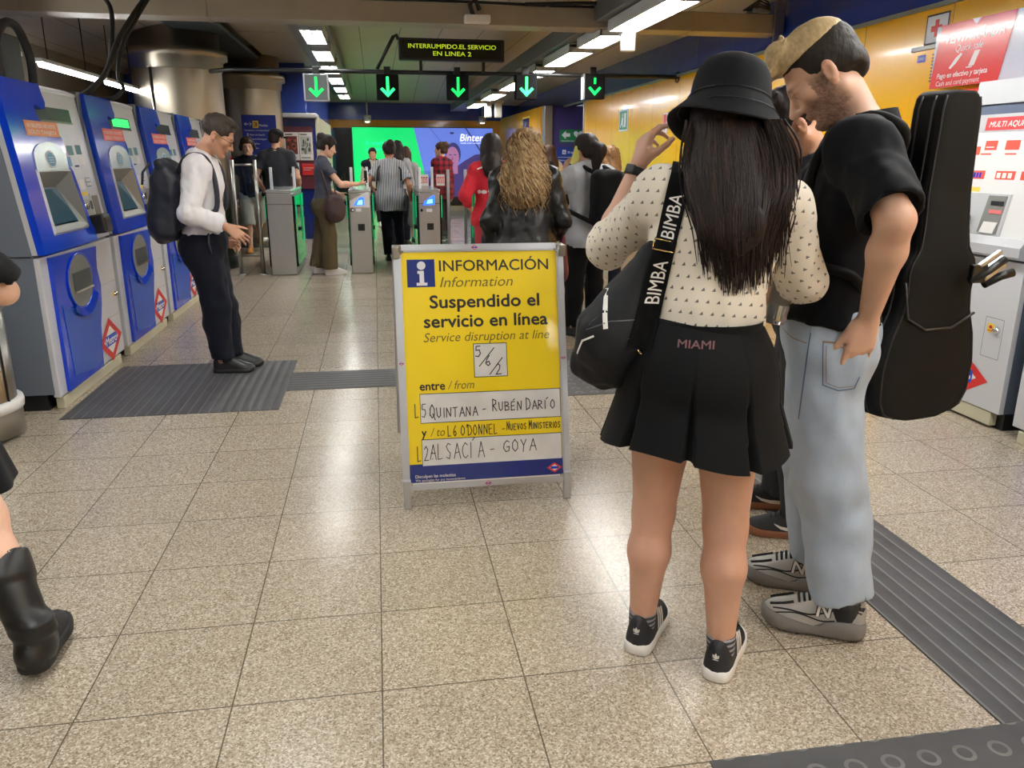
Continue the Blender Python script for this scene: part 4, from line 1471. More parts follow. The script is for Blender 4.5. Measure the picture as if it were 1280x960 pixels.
def poster(name, x, z, w, h, label, cols, red=False):
    t = empty(name, (x, 15.12, z), 0, label, 'poster')
    MB().box((0, 0, 0), (w, 0.03, h), 0, 0.004).build('panel', M_RED if red else M_PAPER, t)
    b = MB()
    M = plane_M((0, -0.003, 0), (1, 0, 0), (0, 0, 1))
    rr = random.Random(len(label))
    if red:
        flat_rect(b, M, w * 0.1, h * 0.62, w * 0.9, h * 0.66, 1)
        flat_rect(b, M, w * 0.1, h * 0.45, w * 0.7, h * 0.49, 1)
    else:
        flat_rect(b, M, w * 0.1, h * 0.22, w * 0.9, h * 0.86, 0)
        for k in range(10):
            cx, cy = w * rr.uniform(0.2, 0.8), h * rr.uniform(0.3, 0.75)
            flat_disc(b, M, cx, cy, w * rr.uniform(0.04, 0.14), h * rr.uniform(0.04, 0.12), 2 + k % 2, 0.001 + 0.0002 * k)
        flat_rect(b, M, w * 0.1, h * 0.9, w * 0.6, h * 0.94, 3, 0.001)
        flat_rect(b, M, w * 0.1, h * 0.08, w * 0.8, h * 0.11, 3, 0.001)
    b.build('print', cols, t)


MB0 = MB().box((-1.62, 15.155, 0.9), (-1.08, 15.198, 1.98), 0, 0.006).build('poster_case', mat('case_dark', (96, 40, 52), 0.4))
tag(MB0, 'dark red framed poster case on the blue wall behind the gates', 'poster case')
poster('poster', -1.58, 1.40, 0.25, 0.48, 'white poster with a dark red picture, left half of the case', [mat('pic_a', (110, 40, 38), 0.5), M_PAPER, mat('pic_b', (168, 90, 60), 0.5), mat('pic_c', (60, 30, 34), 0.5)])
poster('poster', -1.32, 1.40, 0.23, 0.48, 'white poster with a grey picture, right half of the case', [mat('pic_d', (196, 196, 190), 0.5), M_PAPER, mat('pic_e', (120, 124, 110), 0.5), mat('pic_f', (70, 74, 70), 0.5)])
poster('poster', -1.30, 1.14, 0.22, 0.2, 'salmon red notice below the two posters', [M_PAPER, M_PAPER], True)
poster('poster', -1.57, 1.12, 0.22, 0.24, 'small white notice with a dark picture under the left poster', [mat('pic_g', (90, 96, 80), 0.5), M_PAPER, mat('pic_h', (60, 70, 50), 0.5), mat('pic_i', (150, 150, 150), 0.5)])

# plum coloured return wall: defibrillator sign and directory
heart = [(0.0, -0.075), (0.07, 0.0), (0.085, 0.035), (0.065, 0.07), (0.035, 0.075), (0.0, 0.045), (-0.035, 0.075), (-0.065, 0.07), (-0.085, 0.035), (-0.07, 0.0)]
sign_panel('defibrillator_sign', (3.86, 16.985, 1.77), (1, 0, 0), 0.56, 0.26,
           [('p', [(0.04, 0.15), (0.13, 0.235), (0.13, 0.185), (0.22, 0.185), (0.22, 0.115), (0.13, 0.115), (0.13, 0.065)], 1),
            ('p', [(0.40 + a * 1.25, 0.15 + b_ * 1.1) for a, b_ in heart], 1), ('p', [(0.42, 0.22), (0.375, 0.14), (0.40, 0.145), (0.38, 0.075), (0.43, 0.16), (0.40, 0.155)], 0, 0.005),
            ('t', 'Desfibrilador', 0.04, 0.02, 0.036, 1, 0.36), ('r', 0.51, 0.20, 0.53, 0.25, 1)],
           [M_GREEN_SIGN, M_SIGNW], 'green sign with white arrow and heart on the plum wall', 'sign')
sign_panel('directory_sign', (3.80, 16.985, 0.75), (1, 0, 0), 0.64, 0.92,
           [('r', 0.12, 0.78, 0.20, 0.87, 1), ('t', 'A', 0.135, 0.795, 0.07, 0, 0.05, 0.005), ('t', 'Salida', 0.23, 0.80, 0.06, 1, 0.34), ('l', [(0.03, 0.72), (0.60, 0.72)], 0.008, 1),
            ('t', 'Metro', 0.04, 0.64, 0.05, 1, 0.15), ('t', 'Acceso', 0.04, 0.52, 0.05, 1, 0.13), ('t', 'Plaza de la Moncloa', 0.04, 0.45, 0.05, 1, 0.24), ('t', 'Princesa', 0.04, 0.38, 0.05, 1, 0.3), ('t', 'Fernández', 0.04, 0.31, 0.05, 1, 0.28)],
           [mat('dir_blue', (24, 58, 140), 0.35), M_SIGNW], 'tall blue directory on the plum wall under the green sign', 'sign')
sign_panel('wall_monitor', (3.495, 19.4, 1.95), (0, -1, 0), 0.9, 0.42, [('r', 0.04, 0.04, 0.86, 0.38, 1), ('l', [(0.1, 0.08), (0.5, 0.3)], 0.02, 2)], [M_YEL, mat('monitor_navy', (26, 44, 110), 0.2), M_SIGNW], 'small dark blue panel high on the far yellow wall', 'panel')
sign_panel('station_sign', (3.30, 22.85, 1.35), (1, 0, 0), 0.62, 0.36, [('r', 0.1, 0.2, 0.2, 0.31, 1), ('t', 'M', 0.11, 0.21, 0.08, 2, 0.07), ('t', 'Metro', 0.23, 0.22, 0.09, 1, 0.3), ('l', [(0.2, 0.05), (0.3, 0.14)], 0.03, 1), ('l', [(0.04, 0.17), (0.58, 0.17)], 0.006, 1)], [M_NAVY, M_SIGNW, M_RED], 'blue sign right of the advertising screen behind the curly hair', 'sign')

# right wall things
sign_panel('exit_sign', (3.945, 13.03, 1.87), (0, -1, 0), 0.46, 0.33,
           [('r', 0.03, 0.025, 0.43, 0.305, 1), ('r', 0.27, 0.06, 0.37, 0.27, 0, 0.003), ('d', 0.19, 0.245, 0.022, 0.025, 0, 0.004), ('p', [(0.12, 0.12), (0.17, 0.22), (0.23, 0.2), (0.21, 0.13), (0.26, 0.06), (0.22, 0.05), (0.17, 0.11), (0.09, 0.05), (0.07, 0.07)], 0, 0.004)],
           [M_SIGNW, M_GREEN_SIGN], 'green and white emergency exit sign on the yellow wall', 'sign')
sign_panel('fire_alarm', (3.94, 10.95, 1.78), (0, -1, 0), 0.17, 0.27, [('r', 0.03, 0.13, 0.14, 0.25, 1), ('d', 0.085, 0.07, 0.03, 0.03, 2)], [M_SIGNW, M_RED, M_GREY], 'small red and white alarm box on the yellow wall above the raised hand', 'alarm box', 0.05)
sign_panel('first_aid_sign', (3.945, 5.57, 2.235), (0, -1, 0), 0.24, 0.20,
           [('r', 0.0, 0.0, 0.24, 0.20, 2, 0.001), ('r', 0.012, 0.012, 0.228, 0.188, 0, 0.002), ('r', 0.10, 0.045, 0.14, 0.16, 1, 0.004), ('r', 0.062, 0.082, 0.178, 0.122, 1, 0.0045)], [M_SIGNW, M_RED, M_INK], 'white first aid sign with a red cross high on the yellow wall', 'sign')
t = empty('wall_cabinet', (3.93, 5.62, 0.9), 0, 'yellow cabinet door in the panelled wall below the first aid sign', 'cabinet')
MB().box((-0.012, -0.85, 0), (0.02, 0.0, 1.3), 0, 0.004).build('door', M_YW, t)
MB().box((-0.02, -0.86, 1.3), (0.02, 0.04, 1.33), 0, 0.003).build('top_rail', M_STEEL_D, t)
b = MB()
for k in range(9):
    b.box((-0.016, -0.27, 1.08 + k * 0.022), (-0.012, -0.2, 1.088 + k * 0.022), 0)
b.build('vent_slots', M_BLACK, t)
b = MB()
M = plane_M((-0.014, -0.04, 1.22), (0, -1, 0), (0, 0, 1))
flat_rect(b, M, 0, 0, 0.09, 0.05, 0)
put_text(b, M @ Matrix.Translation((0, 0, 0.001)), 'UNO', 0.012, 0.014, 0.03, 1, width=0.065)
b.build('number_plate', [M_NAVY, M_SIGNW], t)

t = empty('quick_sale_board', (3.84, 5.30, 1.92), 0, 'red and white quick sale board above the machine on the right', 'sign')
MB().box((0, -1.6, 0), (0.05, 0, 0.40), 0, 0.004).build('board', mat('board_pale', (206, 216, 232), 0.18, coat=0.5), t)
M = plane_M((-0.003, 0, 0), (0, -1, 0), (0, 0, 1))
b = MB()
M_BRED = mat('board_red', (220, 70, 72), 0.2, coat=0.35)
flat_poly(b, M, [(0.0, 0.0), (0.64, 0.0), (0.72, 0.40), (0.05, 0.40)], 0)
flat_poly(b, M, [(0.34, 0.40), (0.42, 0.40), (0.38, 0.36)], 1, 0.001)
T = M @ Matrix.Translation((0, 0, 0.002))
put_text(b, T, 'VENTA RÁPIDA', 0.11, 0.275, 0.085, 1, width=0.53, bold=0.025, shear=0.2)
put_text(b, T, 'Quick sale', 0.22, 0.215, 0.065, 1, width=0.25, shear=0.2)
put_text(b, T, 'Pago en efectivo y tarjeta', 0.07, 0.06, 0.048, 1, width=0.47, bold=0.02, shear=0.1)
put_text(b, T, 'Cash and card payment', 0.07, 0.012, 0.045, 1, width=0.41, shear=0.1)
for k in range(3):
    flat_poly(b, M, [(0.175 + 0.018 * k, 0.12 + 0.012 * k), (0.195 + 0.018 * k, 0.112 + 0.012 * k), (0.255 + 0.018 * k, 0.172 + 0.012 * k), (0.235 + 0.018 * k, 0.182 + 0.012 * k)], 1, 0.001 + 0.0003 * k)
flat_poly(b, M, [(0.36, 0.115), (0.41, 0.115), (0.45, 0.205), (0.40, 0.205)], 1, 0.001)
flat_rect(b, M, 0.34, 0.105, 0.395, 0.112, 1, 0.001)
b.build('board_print', [M_BRED, mat('board_lettering', (244, 242, 242), 0.2, coat=0.4)], t)
t = empty('red_cabinet', (3.56, 4.42, 0), 0, 'bright red topped cabinet behind the neck of the instrument case', 'cabinet')
MB().box((0.0, 0.0, 0.08), (0.36, 0.58, 1.60), 0, 0.01).build('body', M_K_DOOR, t)
MB().box((0.0, 0.0, 1.60), (0.36, 0.58, 1.86), 0, 0.01).build('header', mat('cabinet_red', (226, 46, 30), 0.35), t)
MB().box((-0.004, -0.004, 1.60), (0.02, 0.012, 1.865), 0).build('edge_strip', M_WHITE, t)
MB().box((0.03, 0.02, 0.0), (0.34, 0.56, 0.08), 0).build('base', M_BLACK, t)

# ------------------------------------------------------------------ ceiling odds and ends
t = empty('cylinder_loudspeaker', (2.34, 7.55, 2.40), 0, 'white cylindrical loudspeaker hanging from the beam by the right lights', 'loudspeaker')
MB().lathe([(0.0, 0.0), (0.066, 0.0), (0.07, 0.006), (0.07, 0.232), (0.064, 0.24), (0.0, 0.24)], (0, 0, 0), 32, 0).build('drum', M_WHITE, t)
MB().box((-0.03, 0.0, 0.285), (0.03, 0.149, 0.31), 0).build('arm', M_ALU, t)
b = MB()
b.tube([(-0.08, 0, 0.12), (-0.08, 0, 0.30), (0.08, 0, 0.30), (0.08, 0, 0.12)], 0.006, 0, 6)
b.build('bracket', M_ALU, t)
t = empty('emergency_lamp', (0.96, 7.62, 2.64), 0, 'small white emergency lamp fixed on the beam above the message display', 'lamp')
MB().box((-0.12, -0.05, -0.03), (0.11, 0.06, 0.035), 0, 0.01).build('case', M_WHITE, t)
b = MB()
b.tube([(-0.04, 0, 0.03), (-0.07, 0, 0.12), (-0.02, 0.02, 0.17), (0.02, 0.02, 0.08)], 0.022, 0, 8)
b.build('cable_gland', M_BLACK, t)
for x, lab in ((2.48, 'white wall loudspeaker, left of the pair below the right lights'), (2.70, 'white wall loudspeaker, right of the pair below the right lights')):
    t = empty('box_loudspeaker', (x, 18.0, 2.3), 0, lab, 'loudspeaker', 'pair of box loudspeakers')
    MB().box((-0.075, -0.06, 0), (0.075, 0.06, 0.30), 0, 0.015).build('case', M_WHITE if x > 2.6 else M_GREYL, t)
    MB().box((-0.07, -0.01, 0.3), (0.12, 0.01, 0.36), 0).tube([(0, 0, 0.33), (0, 0, 0.80 if x < 2.6 else 0.862)], 0.012, 0, 8).build('bracket', M_ALU, t)


def cable(name, pts, r, label, parent=None, n=8):
    # Catmull-Rom through the points
    P = [Vector(p) for p in pts]
    out = []
    for i in range(len(P) - 1):
        p0, p1, p2, p3 = P[max(i - 1, 0)], P[i], P[i + 1], P[min(i + 2, len(P) - 1)]
        for k in range(10):
            u = k / 10
            out.append(0.5 * ((2 * p1) + (-p0 + p2) * u + (2 * p0 - 5 * p1 + 4 * p2 - p3) * u * u + (-p0 + 3 * p1 - 3 * p2 + p3) * u ** 3))
    out.append(P[-1])
    b = MB()
    b.tube(out, r, 0, n)
    o = b.build(name, M_RUBBER, parent)
    if label:
        tag(o, label, 'cable')
    return o


cable('cable', [(-2.20, 7.45, 2.80), (-2.06, 7.4, 2.62), (-1.99, 7.1, 2.35), (-1.96, 6.8, 2.1), (-2.02, 6.55, 1.93), (-2.1, 6.5, 1.87)], 0.018, 'black cable from the beam to the top of the second machine, leftmost of the bundle')
cable('cable', [(-1.76, 7.45, 2.74), (-1.86, 7.3, 2.55), (-1.93, 7.0, 2.3), (-1.97, 6.8, 2.08), (-2.04, 6.6, 1.92), (-2.12, 6.55, 1.87)], 0.02, 'thick black cable curving down behind the leftmost one onto the second machine')
cable('cable', [(-1.72, 7.45, 2.76), (-1.84, 7.3, 2.52), (-1.90, 7.0, 2.26), (-1.91, 6.85, 2.05), (-1.87, 6.8, 1.95), (-1.92, 6.72, 1.88), (-2.03, 6.7, 1.87)], 0.014, 'thin black cable with a loose loop over the second machine, rightmost of the bundle')
cable('cable', [(-2.13, 5.35, 1.87), (-2.13, 5.32, 2.05), (-2.12, 5.45, 2.2), (-2.11, 5.62, 2.2), (-2.10, 5.72, 2.05), (-2.11, 5.74, 1.87)], 0.026, 'thick black cable loop standing on the first ticket machine')
t = empty('junction_box', (-2.3, 5.75, 1.88), 0, 'dark box behind the cable loop on top of the first machine', 'box')
MB().box((-0.16, -0.18, 0), (0.10, 0.12, 0.30), 0, 0.012).build('case', M_BLACK, t)
MB().box((-0.18, -0.12, 0.08), (-0.16, 0.06, 0.24), 0, 0.004).build('lid', M_GREY, t)
cable('beam_cable', [(-1.2, 7.75, 2.80), (-0.3, 7.72, 2.795), (0.8, 7.72, 2.80), (1.9, 7.74, 2.795), (2.45, 7.75, 2.81)], 0.012, 'thin black cable lying along the top of the beam')
cable('beam_cable', [(1.4, 7.68, 2.79), (1.9, 7.66, 2.81), (2.3, 7.66, 2.83), (2.5, 7.68, 2.95), (2.55, 7.7, 3.05)], 0.016, 'black cable climbing from the beam to the right lights')
t = empty('cable_box', (3.7, 7.72, 2.785), 0, 'small box with tangled cables on the right end of the beam', 'box')
MB().box((-0.10, -0.04, 0.0), (0.08, 0.1, 0.07), 0, 0.01).build('case', M_GREY, t)
b = MB()
for k in range(4):
    a = 0.02 * k
    b.tube([(-0.12 - a, 0.0, 0.02), (-0.05, -0.05 - a, 0.05 + a), (0.04, -0.06, 0.03 + a), (0.10, 0.0, 0.02)], 0.009, 0, 6)
b.build('tangled_cable', M_BLACK, t)
t = empty('beam_bracket', (3.86, 7.66, 2.45), 0, 'green lit steel bracket under the right end of the beam', 'bracket')
MB().box((-0.04, 0, 0), (0.06, 0.02, 0.55), 0, 0.004).build('plate', M_STEEL, t)

# ------------------------------------------------------------------ litter bin at the far left
t = empty('litter_bin', (-2.20, 4.40, 0), 0, 'round brushed steel litter bin at the left edge of the picture, beside the first machine', 'litter bin')
b = MB()
b.lathe([(0.0, 0.02), (0.262, 0.02), (0.262, 0.15)], (0, 0, 0), 48, 0)
b.lathe([(0.245, 0.14), (0.245, 0.70), (0.0, 0.70)], (0, 0, 0), 48, 0)
b.tube([(0.249 * math.cos(-0.9), 0.249 * math.sin(-0.9), 0.15), (0.249 * math.cos(-0.9), 0.249 * math.sin(-0.9), 0.7)], 0.005, 1, 6)
b.tube([(0.249 * math.cos(-0.2), 0.249 * math.sin(-0.2), 0.15), (0.249 * math.cos(-0.2), 0.249 * math.sin(-0.2), 0.7)], 0.005, 1, 6)
b.build('body', [M_STEEL, M_BLACK], t)
MB().lathe([(0.246, 0.15), (0.272, 0.155), (0.276, 0.185), (0.272, 0.205), (0.246, 0.21)], (0, 0, 0), 48, 0).build('ring', M_WHITE, t)
MB().lathe([(0.25, 0.68), (0.262, 0.70), (0.255, 0.735), (0.15, 0.75), (0.13, 0.73), (0.13, 0.66)], (0, 0, 0), 48, 0).build('lid', M_STEEL, t)


# ================================================================== IMPLICIT MODELLING (people, clothes, bags)
_LAT = rng.random((24, 24, 24)).astype(np.float32)


def vnoise(X, Y, Z, s):
    """smooth lattice noise in 0..1 (broadcast coordinates)"""
    X, Y, Z = np.broadcast_arrays(X * s + 100.0, Y * s + 100.0, Z * s + 100.0)
    x0, y0, z0 = np.floor(X).astype(np.int32), np.floor(Y).astype(np.int32), np.floor(Z).astype(np.int32)
    fx, fy, fz = X - x0, Y - y0, Z - z0
    fx, fy, fz = [f * f * (3 - 2 * f) for f in (fx, fy, fz)]
    x0, y0, z0 = x0 % 24, y0 % 24, z0 % 24
    x1, y1, z1 = (x0 + 1) % 24, (y0 + 1) % 24, (z0 + 1) % 24

    def L(a, b, c):
        return _LAT[a, b, c]
    c00 = L(x0, y0, z0) * (1 - fx) + L(x1, y0, z0) * fx
    c10 = L(x0, y1, z0) * (1 - fx) + L(x1, y1, z0) * fx
    c01 = L(x0, y0, z1) * (1 - fx) + L(x1, y0, z1) * fx
    c11 = L(x0, y1, z1) * (1 - fx) + L(x1, y1, z1) * fx
    return (c00 * (1 - fy) + c10 * fy) * (1 - fz) + (c01 * (1 - fy) + c11 * fy) * fz


def axis(lo, hi, h, fine=()):
    """grid axis from lo to hi at step h; fine = [(a,b,h2)...] ranges with a finer step"""
    out = [lo]
    while out[-1] < hi:
        x = out[-1]
        st = h
        for a, b, h2 in fine:
            if a - h < x < b:
                st = min(st, h2)
        out.append(x + st)
    return np.array(out, np.float64)


def V(*a):
    return np.array(a, np.float64)


def nrm(v):
    v = np.asarray(v, np.float64)
    return v / (np.linalg.norm(v) + 1e-12)


class Field:
    def __init__(s, lo, hi, h, fine=((), (), ())):
        s.ax = [axis(lo[i], hi[i], h, fine[i]) for i in range(3)]
        s.D = np.full([len(a) for a in s.ax], 0.5, np.float32)
        s.h = h

    def reg(s, lo, hi):
        sl = []
        for i in range(3):
            a = int(np.searchsorted(s.ax[i], lo[i]))
            b = int(np.searchsorted(s.ax[i], hi[i]))
            sl.append(slice(max(0, a - 1), min(len(s.ax[i]), b + 1)))
        sl = tuple(sl)
        X = s.ax[0][sl[0]].astype(np.float32)[:, None, None]
        Y = s.ax[1][sl[1]].astype(np.float32)[None, :, None]
        Z = s.ax[2][sl[2]].astype(np.float32)[None, None, :]
        return sl, X, Y, Z

    def _apply(s, sl, d, k, mode):
        D = s.D[sl]
        if D.size == 0:
            return
        if mode == 'add':
            if k > 0:
                hh = np.clip(0.5 + 0.5 * (D - d) / k, 0, 1)
                s.D[sl] = D * (1 - hh) + d * hh - k * hh * (1 - hh)
            else:
                s.D[sl] = np.minimum(D, d)
        else:
            nd = -d
            if k > 0:
                hh = np.clip(0.5 - 0.5 * (D - nd) / k, 0, 1)
                s.D[sl] = D * (1 - hh) + nd * hh + k * hh * (1 - hh)
            else:
                s.D[sl] = np.maximum(D, nd)

    def cone(s, a, b, ra, rb, k=0.02, flat=None, mode='add', cap=0):
        a, b = V(*a), V(*b)
        m = max(ra, rb) + k + 3 * s.h
        lo, hi = np.minimum(a, b) - m, np.maximum(a, b) + m
        sl, X, Y, Z = s.reg(lo, hi)
        ab = b - a
        L2 = float(ab @ ab) + 1e-9
        px, py, pz = X - a[0], Y - a[1], Z - a[2]
        tr = (px * ab[0] + py * ab[1] + pz * ab[2]) / L2
        t = np.clip(tr, 0, 1)
        if cap:
            t = np.maximum(tr, 0) if cap == 1 else tr
            t = np.clip(t, -0.5, 1.5)
        qx, qy, qz = px - t * ab[0], py - t * ab[1], pz - t * ab[2]
        d2 = qx * qx + qy * qy + qz * qz
        if flat is not None:
            n, f = nrm(flat[0]), flat[1]
            qn = qx * n[0] + qy * n[1] + qz * n[2]
            d2 = d2 + qn * qn * (1 / (f * f) - 1)
        d = np.sqrt(d2) - (ra + (rb - ra) * np.clip(t, 0, 1))
        if cap:
            L = math.sqrt(L2)
            d = np.maximum(d, (tr - 1) * L)
            if cap == 2:
                d = np.maximum(d, -tr * L)
        s._apply(sl, d, k, mode)

    def ell(s, c, r, R=None, k=0.02, mode='add'):
        c = V(*c)
        r = V(*r)
        R = np.eye(3) if R is None else R
        m = np.abs(R) @ r + k + 3 * s.h
        sl, X, Y, Z = s.reg(c - m, c + m)
        px, py, pz = X - c[0], Y - c[1], Z - c[2]
        q = [px * R[0, i] + py * R[1, i] + pz * R[2, i] for i in range(3)]
        k0 = np.sqrt(sum((q[i] / r[i]) ** 2 for i in range(3)))
        k1 = np.sqrt(sum((q[i] / r[i] ** 2) ** 2 for i in range(3))) + 1e-6
        d = np.where(k0 < 0.3, -float(r.min()) * 0.7, k0 * (k0 - 1) / k1)
        s._apply(sl, d, k, mode)

    def box(s, c, hs, R=None, rad=0.01, k=0.01, mode='add'):
        c = V(*c)
        hs = V(*hs)
        R = np.eye(3) if R is None else R
        m = np.abs(R) @ hs + k + 3 * s.h + rad
        sl, X, Y, Z = s.reg(c - m, c + m)
        px, py, pz = X - c[0], Y - c[1], Z - c[2]
        q = [np.abs(px * R[0, i] + py * R[1, i] + pz * R[2, i]) - (hs[i] - rad) for i in range(3)]
        out = np.sqrt(sum(np.maximum(v, 0) ** 2 for v in q))
        ins = np.minimum(np.maximum(np.maximum(q[0], q[1]), q[2]), 0)
        s._apply(sl, out + ins - rad, k, mode)

    def cut(s, p, n, k=0.0, lo=None, hi=None):
        """remove the side the normal points to"""
        n = nrm(n)
        lo = lo if lo is not None else [a[0] for a in s.ax]
        hi = hi if hi is not None else [a[-1] for a in s.ax]
        sl, X, Y, Z = s.reg(lo, hi)
        d = -((X - p[0]) * n[0] + (Y - p[1]) * n[1] + (Z - p[2]) * n[2])
        s._apply(sl, np.broadcast_to(d, s.D[sl].shape), k, 'sub')

    def warp(s, amp, scale, stretch=(1, 1, 1), lo=None, hi=None):
        lo = lo if lo is not None else [a[0] for a in s.ax]
        hi = hi if hi is not None else [a[-1] for a in s.ax]
        sl, X, Y, Z = s.reg(lo, hi)
        s.D[sl] += ((vnoise(X * stretch[0], Y * stretch[1], Z * stretch[2], scale) - 0.5) * 2 * amp).astype(np.float32)

    def mesh(s, smooth=1):
        D = s.D.copy()
        D[0], D[-1] = 0.5, 0.5
        D[:, 0], D[:, -1] = 0.5, 0.5
        D[:, :, 0], D[:, :, -1] = 0.5, 0.5
        ins = D < 0
        n = [k - 1 for k in D.shape]
        cnt = np.zeros(n, np.int8)
        for dx in (0, 1):
            for dy in (0, 1):
                for dz in (0, 1):
                    cnt += ins[dx:dx + n[0], dy:dy + n[1], dz:dz + n[2]]
        act = (cnt > 0) & (cnt < 8)
        ci, cj, ck = np.nonzero(act)
        idx = np.full(n, -1, np.int64)
        idx[ci, cj, ck] = np.arange(len(ci))
        acc = np.zeros((len(ci), 3))
        num = np.zeros(len(ci))
        A = s.ax
        for ax_ in range(3):
            o = [q for q in range(3) if q != ax_]
            for e0 in (0, 1):
                for e1 in (0, 1):
                    off = [0, 0, 0]
                    off[o[0]], off[o[1]] = e0, e1
                    i0 = [ci + off[0], cj + off[1], ck + off[2]]
                    i1 = [q.copy() for q in i0]
                    i1[ax_] = i1[ax_] + 1
                    d0 = D[i0[0], i0[1], i0[2]]
                    d1 = D[i1[0], i1[1], i1[2]]
                    m = (d0 < 0) != (d1 < 0)
                    t = np.where(m, d0 / np.where(m, d0 - d1, 1), 0)
                    for q in range(3):
                        c = A[q][i0[q]] * (1 - t) + A[q][i1[q]] * t
                        acc[:, q] += np.where(m, c, 0)
                    num += m
        vert = acc / num[:, None]
        faces = []
        for ax_ in range(3):
            o = [(ax_ + 1) % 3, (ax_ + 2) % 3]
            s0 = [slice(1, -1)] * 3
            s1 = [slice(1, -1)] * 3
            s0[ax_] = slice(0, -1)
            s1[ax_] = slice(1, None)
            a, b = ins[tuple(s0)], ins[tuple(s1)]
            for flip in (False, True):
                m = (a & ~b) if not flip else (~a & b)
                ii = list(np.nonzero(m))
                base = [ii[q] + (0 if q == ax_ else 1) for q in range(3)]

                def cell(u, v):
                    c = [base[0].copy(), base[1].copy(), base[2].copy()]
                    c[o[0]] = c[o[0]] - u
                    c[o[1]] = c[o[1]] - v
                    return idx[c[0], c[1], c[2]]
                q = np.stack([cell(0, 0), cell(1, 0), cell(1, 1), cell(0, 1)], 1)
                faces.append(q if not flip else q[:, ::-1])
        F = np.concatenate(faces)
        F = F[(F >= 0).all(1)]
        for _ in range(smooth):
            e = np.concatenate([F[:, [0, 1]], F[:, [1, 2]], F[:, [2, 3]], F[:, [3, 0]]])
            ac = np.zeros_like(vert)
            c = np.zeros(len(vert))
            np.add.at(ac, e[:, 0], vert[e[:, 1]])
            np.add.at(ac, e[:, 1], vert[e[:, 0]])
            np.add.at(c, e[:, 0], 1)
            np.add.at(c, e[:, 1], 1)
            vert = vert * 0.5 + 0.5 * ac / np.maximum(c, 1)[:, None]
        return vert, F


def mesh_obj(name, vert, F, mats, parent=None, attr=None, color=None, mi=None, origin=None):
    """object whose own origin is at `origin` (world) so object coordinates stay small"""
    me = bpy.data.meshes.new(name)
    v = vert - (np.asarray(origin) if origin is not None else 0)
    me.vertices.add(len(v))
    me.vertices.foreach_set('co', v.astype(np.float32).ravel())
    me.loops.add(F.size)
    me.loops.foreach_set('vertex_index', F.astype(np.int32).ravel())
    me.polygons.add(len(F))
    me.polygons.foreach_set('loop_start', np.arange(0, F.size, F.shape[1], dtype=np.int32))
    me.polygons.foreach_set('loop_total', np.full(len(F), F.shape[1], np.int32))
    me.polygons.foreach_set('use_smooth', np.ones(len(F), bool))
    if not isinstance(mats, (list, tuple)):
        mats = [mats]
    for m in mats:
        me.materials.append(m)
    if mi is not None:
        me.polygons.foreach_set('material_index', mi.astype(np.int32))
    if attr is not None:
        a = me.attributes.new('pat', 'FLOAT_VECTOR', 'POINT')
        a.data.foreach_set('vector', attr.astype(np.float32).ravel())
    if color is not None:
        a = me.attributes.new('tint', 'FLOAT_VECTOR', 'POINT')
        a.data.foreach_set('vector', color.astype(np.float32).ravel())
    me.update()
    me.validate()
    o = bpy.data.objects.new(name, me)
    COL.objects.link(o)
    if parent:
        o.parent = parent
    return o


def skin_mat(name, rgb, rough=0.48):
    m = mat(name, rgb, rough, sss=0.12)
    N = NT(m)
    v, r, g, b_ = N.attr('tint')
    tc = N.n('ShaderNodeTexCoord')
    n = N.noise(tc.outputs['Object'], 22.0, 4)
    c = lin(rgb)
    base = N.mix(n, tuple(k * 0.9 for k in c), tuple(min(1, k * 1.08) for k in c))
    mul = N.n('ShaderNodeMix', data_type='RGBA')
    mul.blend_type = 'MULTIPLY'
    mul.inputs['Factor'].default_value = 1.0
    N.l(base, mul.inputs['A'])
    N.l(v, mul.inputs['B'])
    N.l(mul.outputs['Result'], N.b.inputs['Base Color'])
    return m


def cloth(name, rgb, rough=0.85, weave=380.0, amt=0.12, sheen=0.04):
    m = mat(name, rgb, rough, spec=0.18, sheen=sheen)
    N = NT(m)
    tc = N.n('ShaderNodeTexCoord')
    n = N.noise(tc.outputs['Object'], 3.0, 5, 0.6)
    f = N.noise(tc.outputs['Object'], weave, 1)
    c = lin(rgb)
    base = N.mix(n, tuple(k * (1 - amt) for k in c), tuple(min(1, k * (1 + amt)) for k in c))
    N.l(base, N.b.inputs['Base Color'])
    N.bump(f, 0.12, 0.002)
    return m


def rotm(yaw, pitch, roll, F0):
    """head frame: columns right, forward, up. yaw turns to the person's right, pitch>0 looks down"""
    F0 = nrm(F0)
    R0 = V(F0[1], -F0[0], 0)
    U0 = V(0, 0, 1)
    f = F0 * math.cos(yaw) + R0 * math.sin(yaw)
    r = R0 * math.cos(yaw) - F0 * math.sin(yaw)
    f2 = f * math.cos(pitch) - U0 * math.sin(pitch)
    u2 = U0 * math.cos(pitch) + f * math.sin(pitch)
    r3 = r * math.cos(roll) - u2 * math.sin(roll)
    u3 = u2 * math.cos(roll) + r * math.sin(roll)
    return np.stack([r3, f2, u3], 1)


def ik(a, b, l1, l2, hint):
    a, b = V(*a), V(*b)
    d = b - a
    L = np.linalg.norm(d)
    if L > (l1 + l2) * 0.999:
        b = a + d / L * (l1 + l2) * 0.999
        d = b - a
        L = np.linalg.norm(d)
    u = d / L
    x = (l1 * l1 - l2 * l2 + L * L) / (2 * L)
    h = math.sqrt(max(l1 * l1 - x * x, 0))
    p = V(*hint)
    p = p - u * (p @ u)
    return a + u * x + nrm(p) * h, b


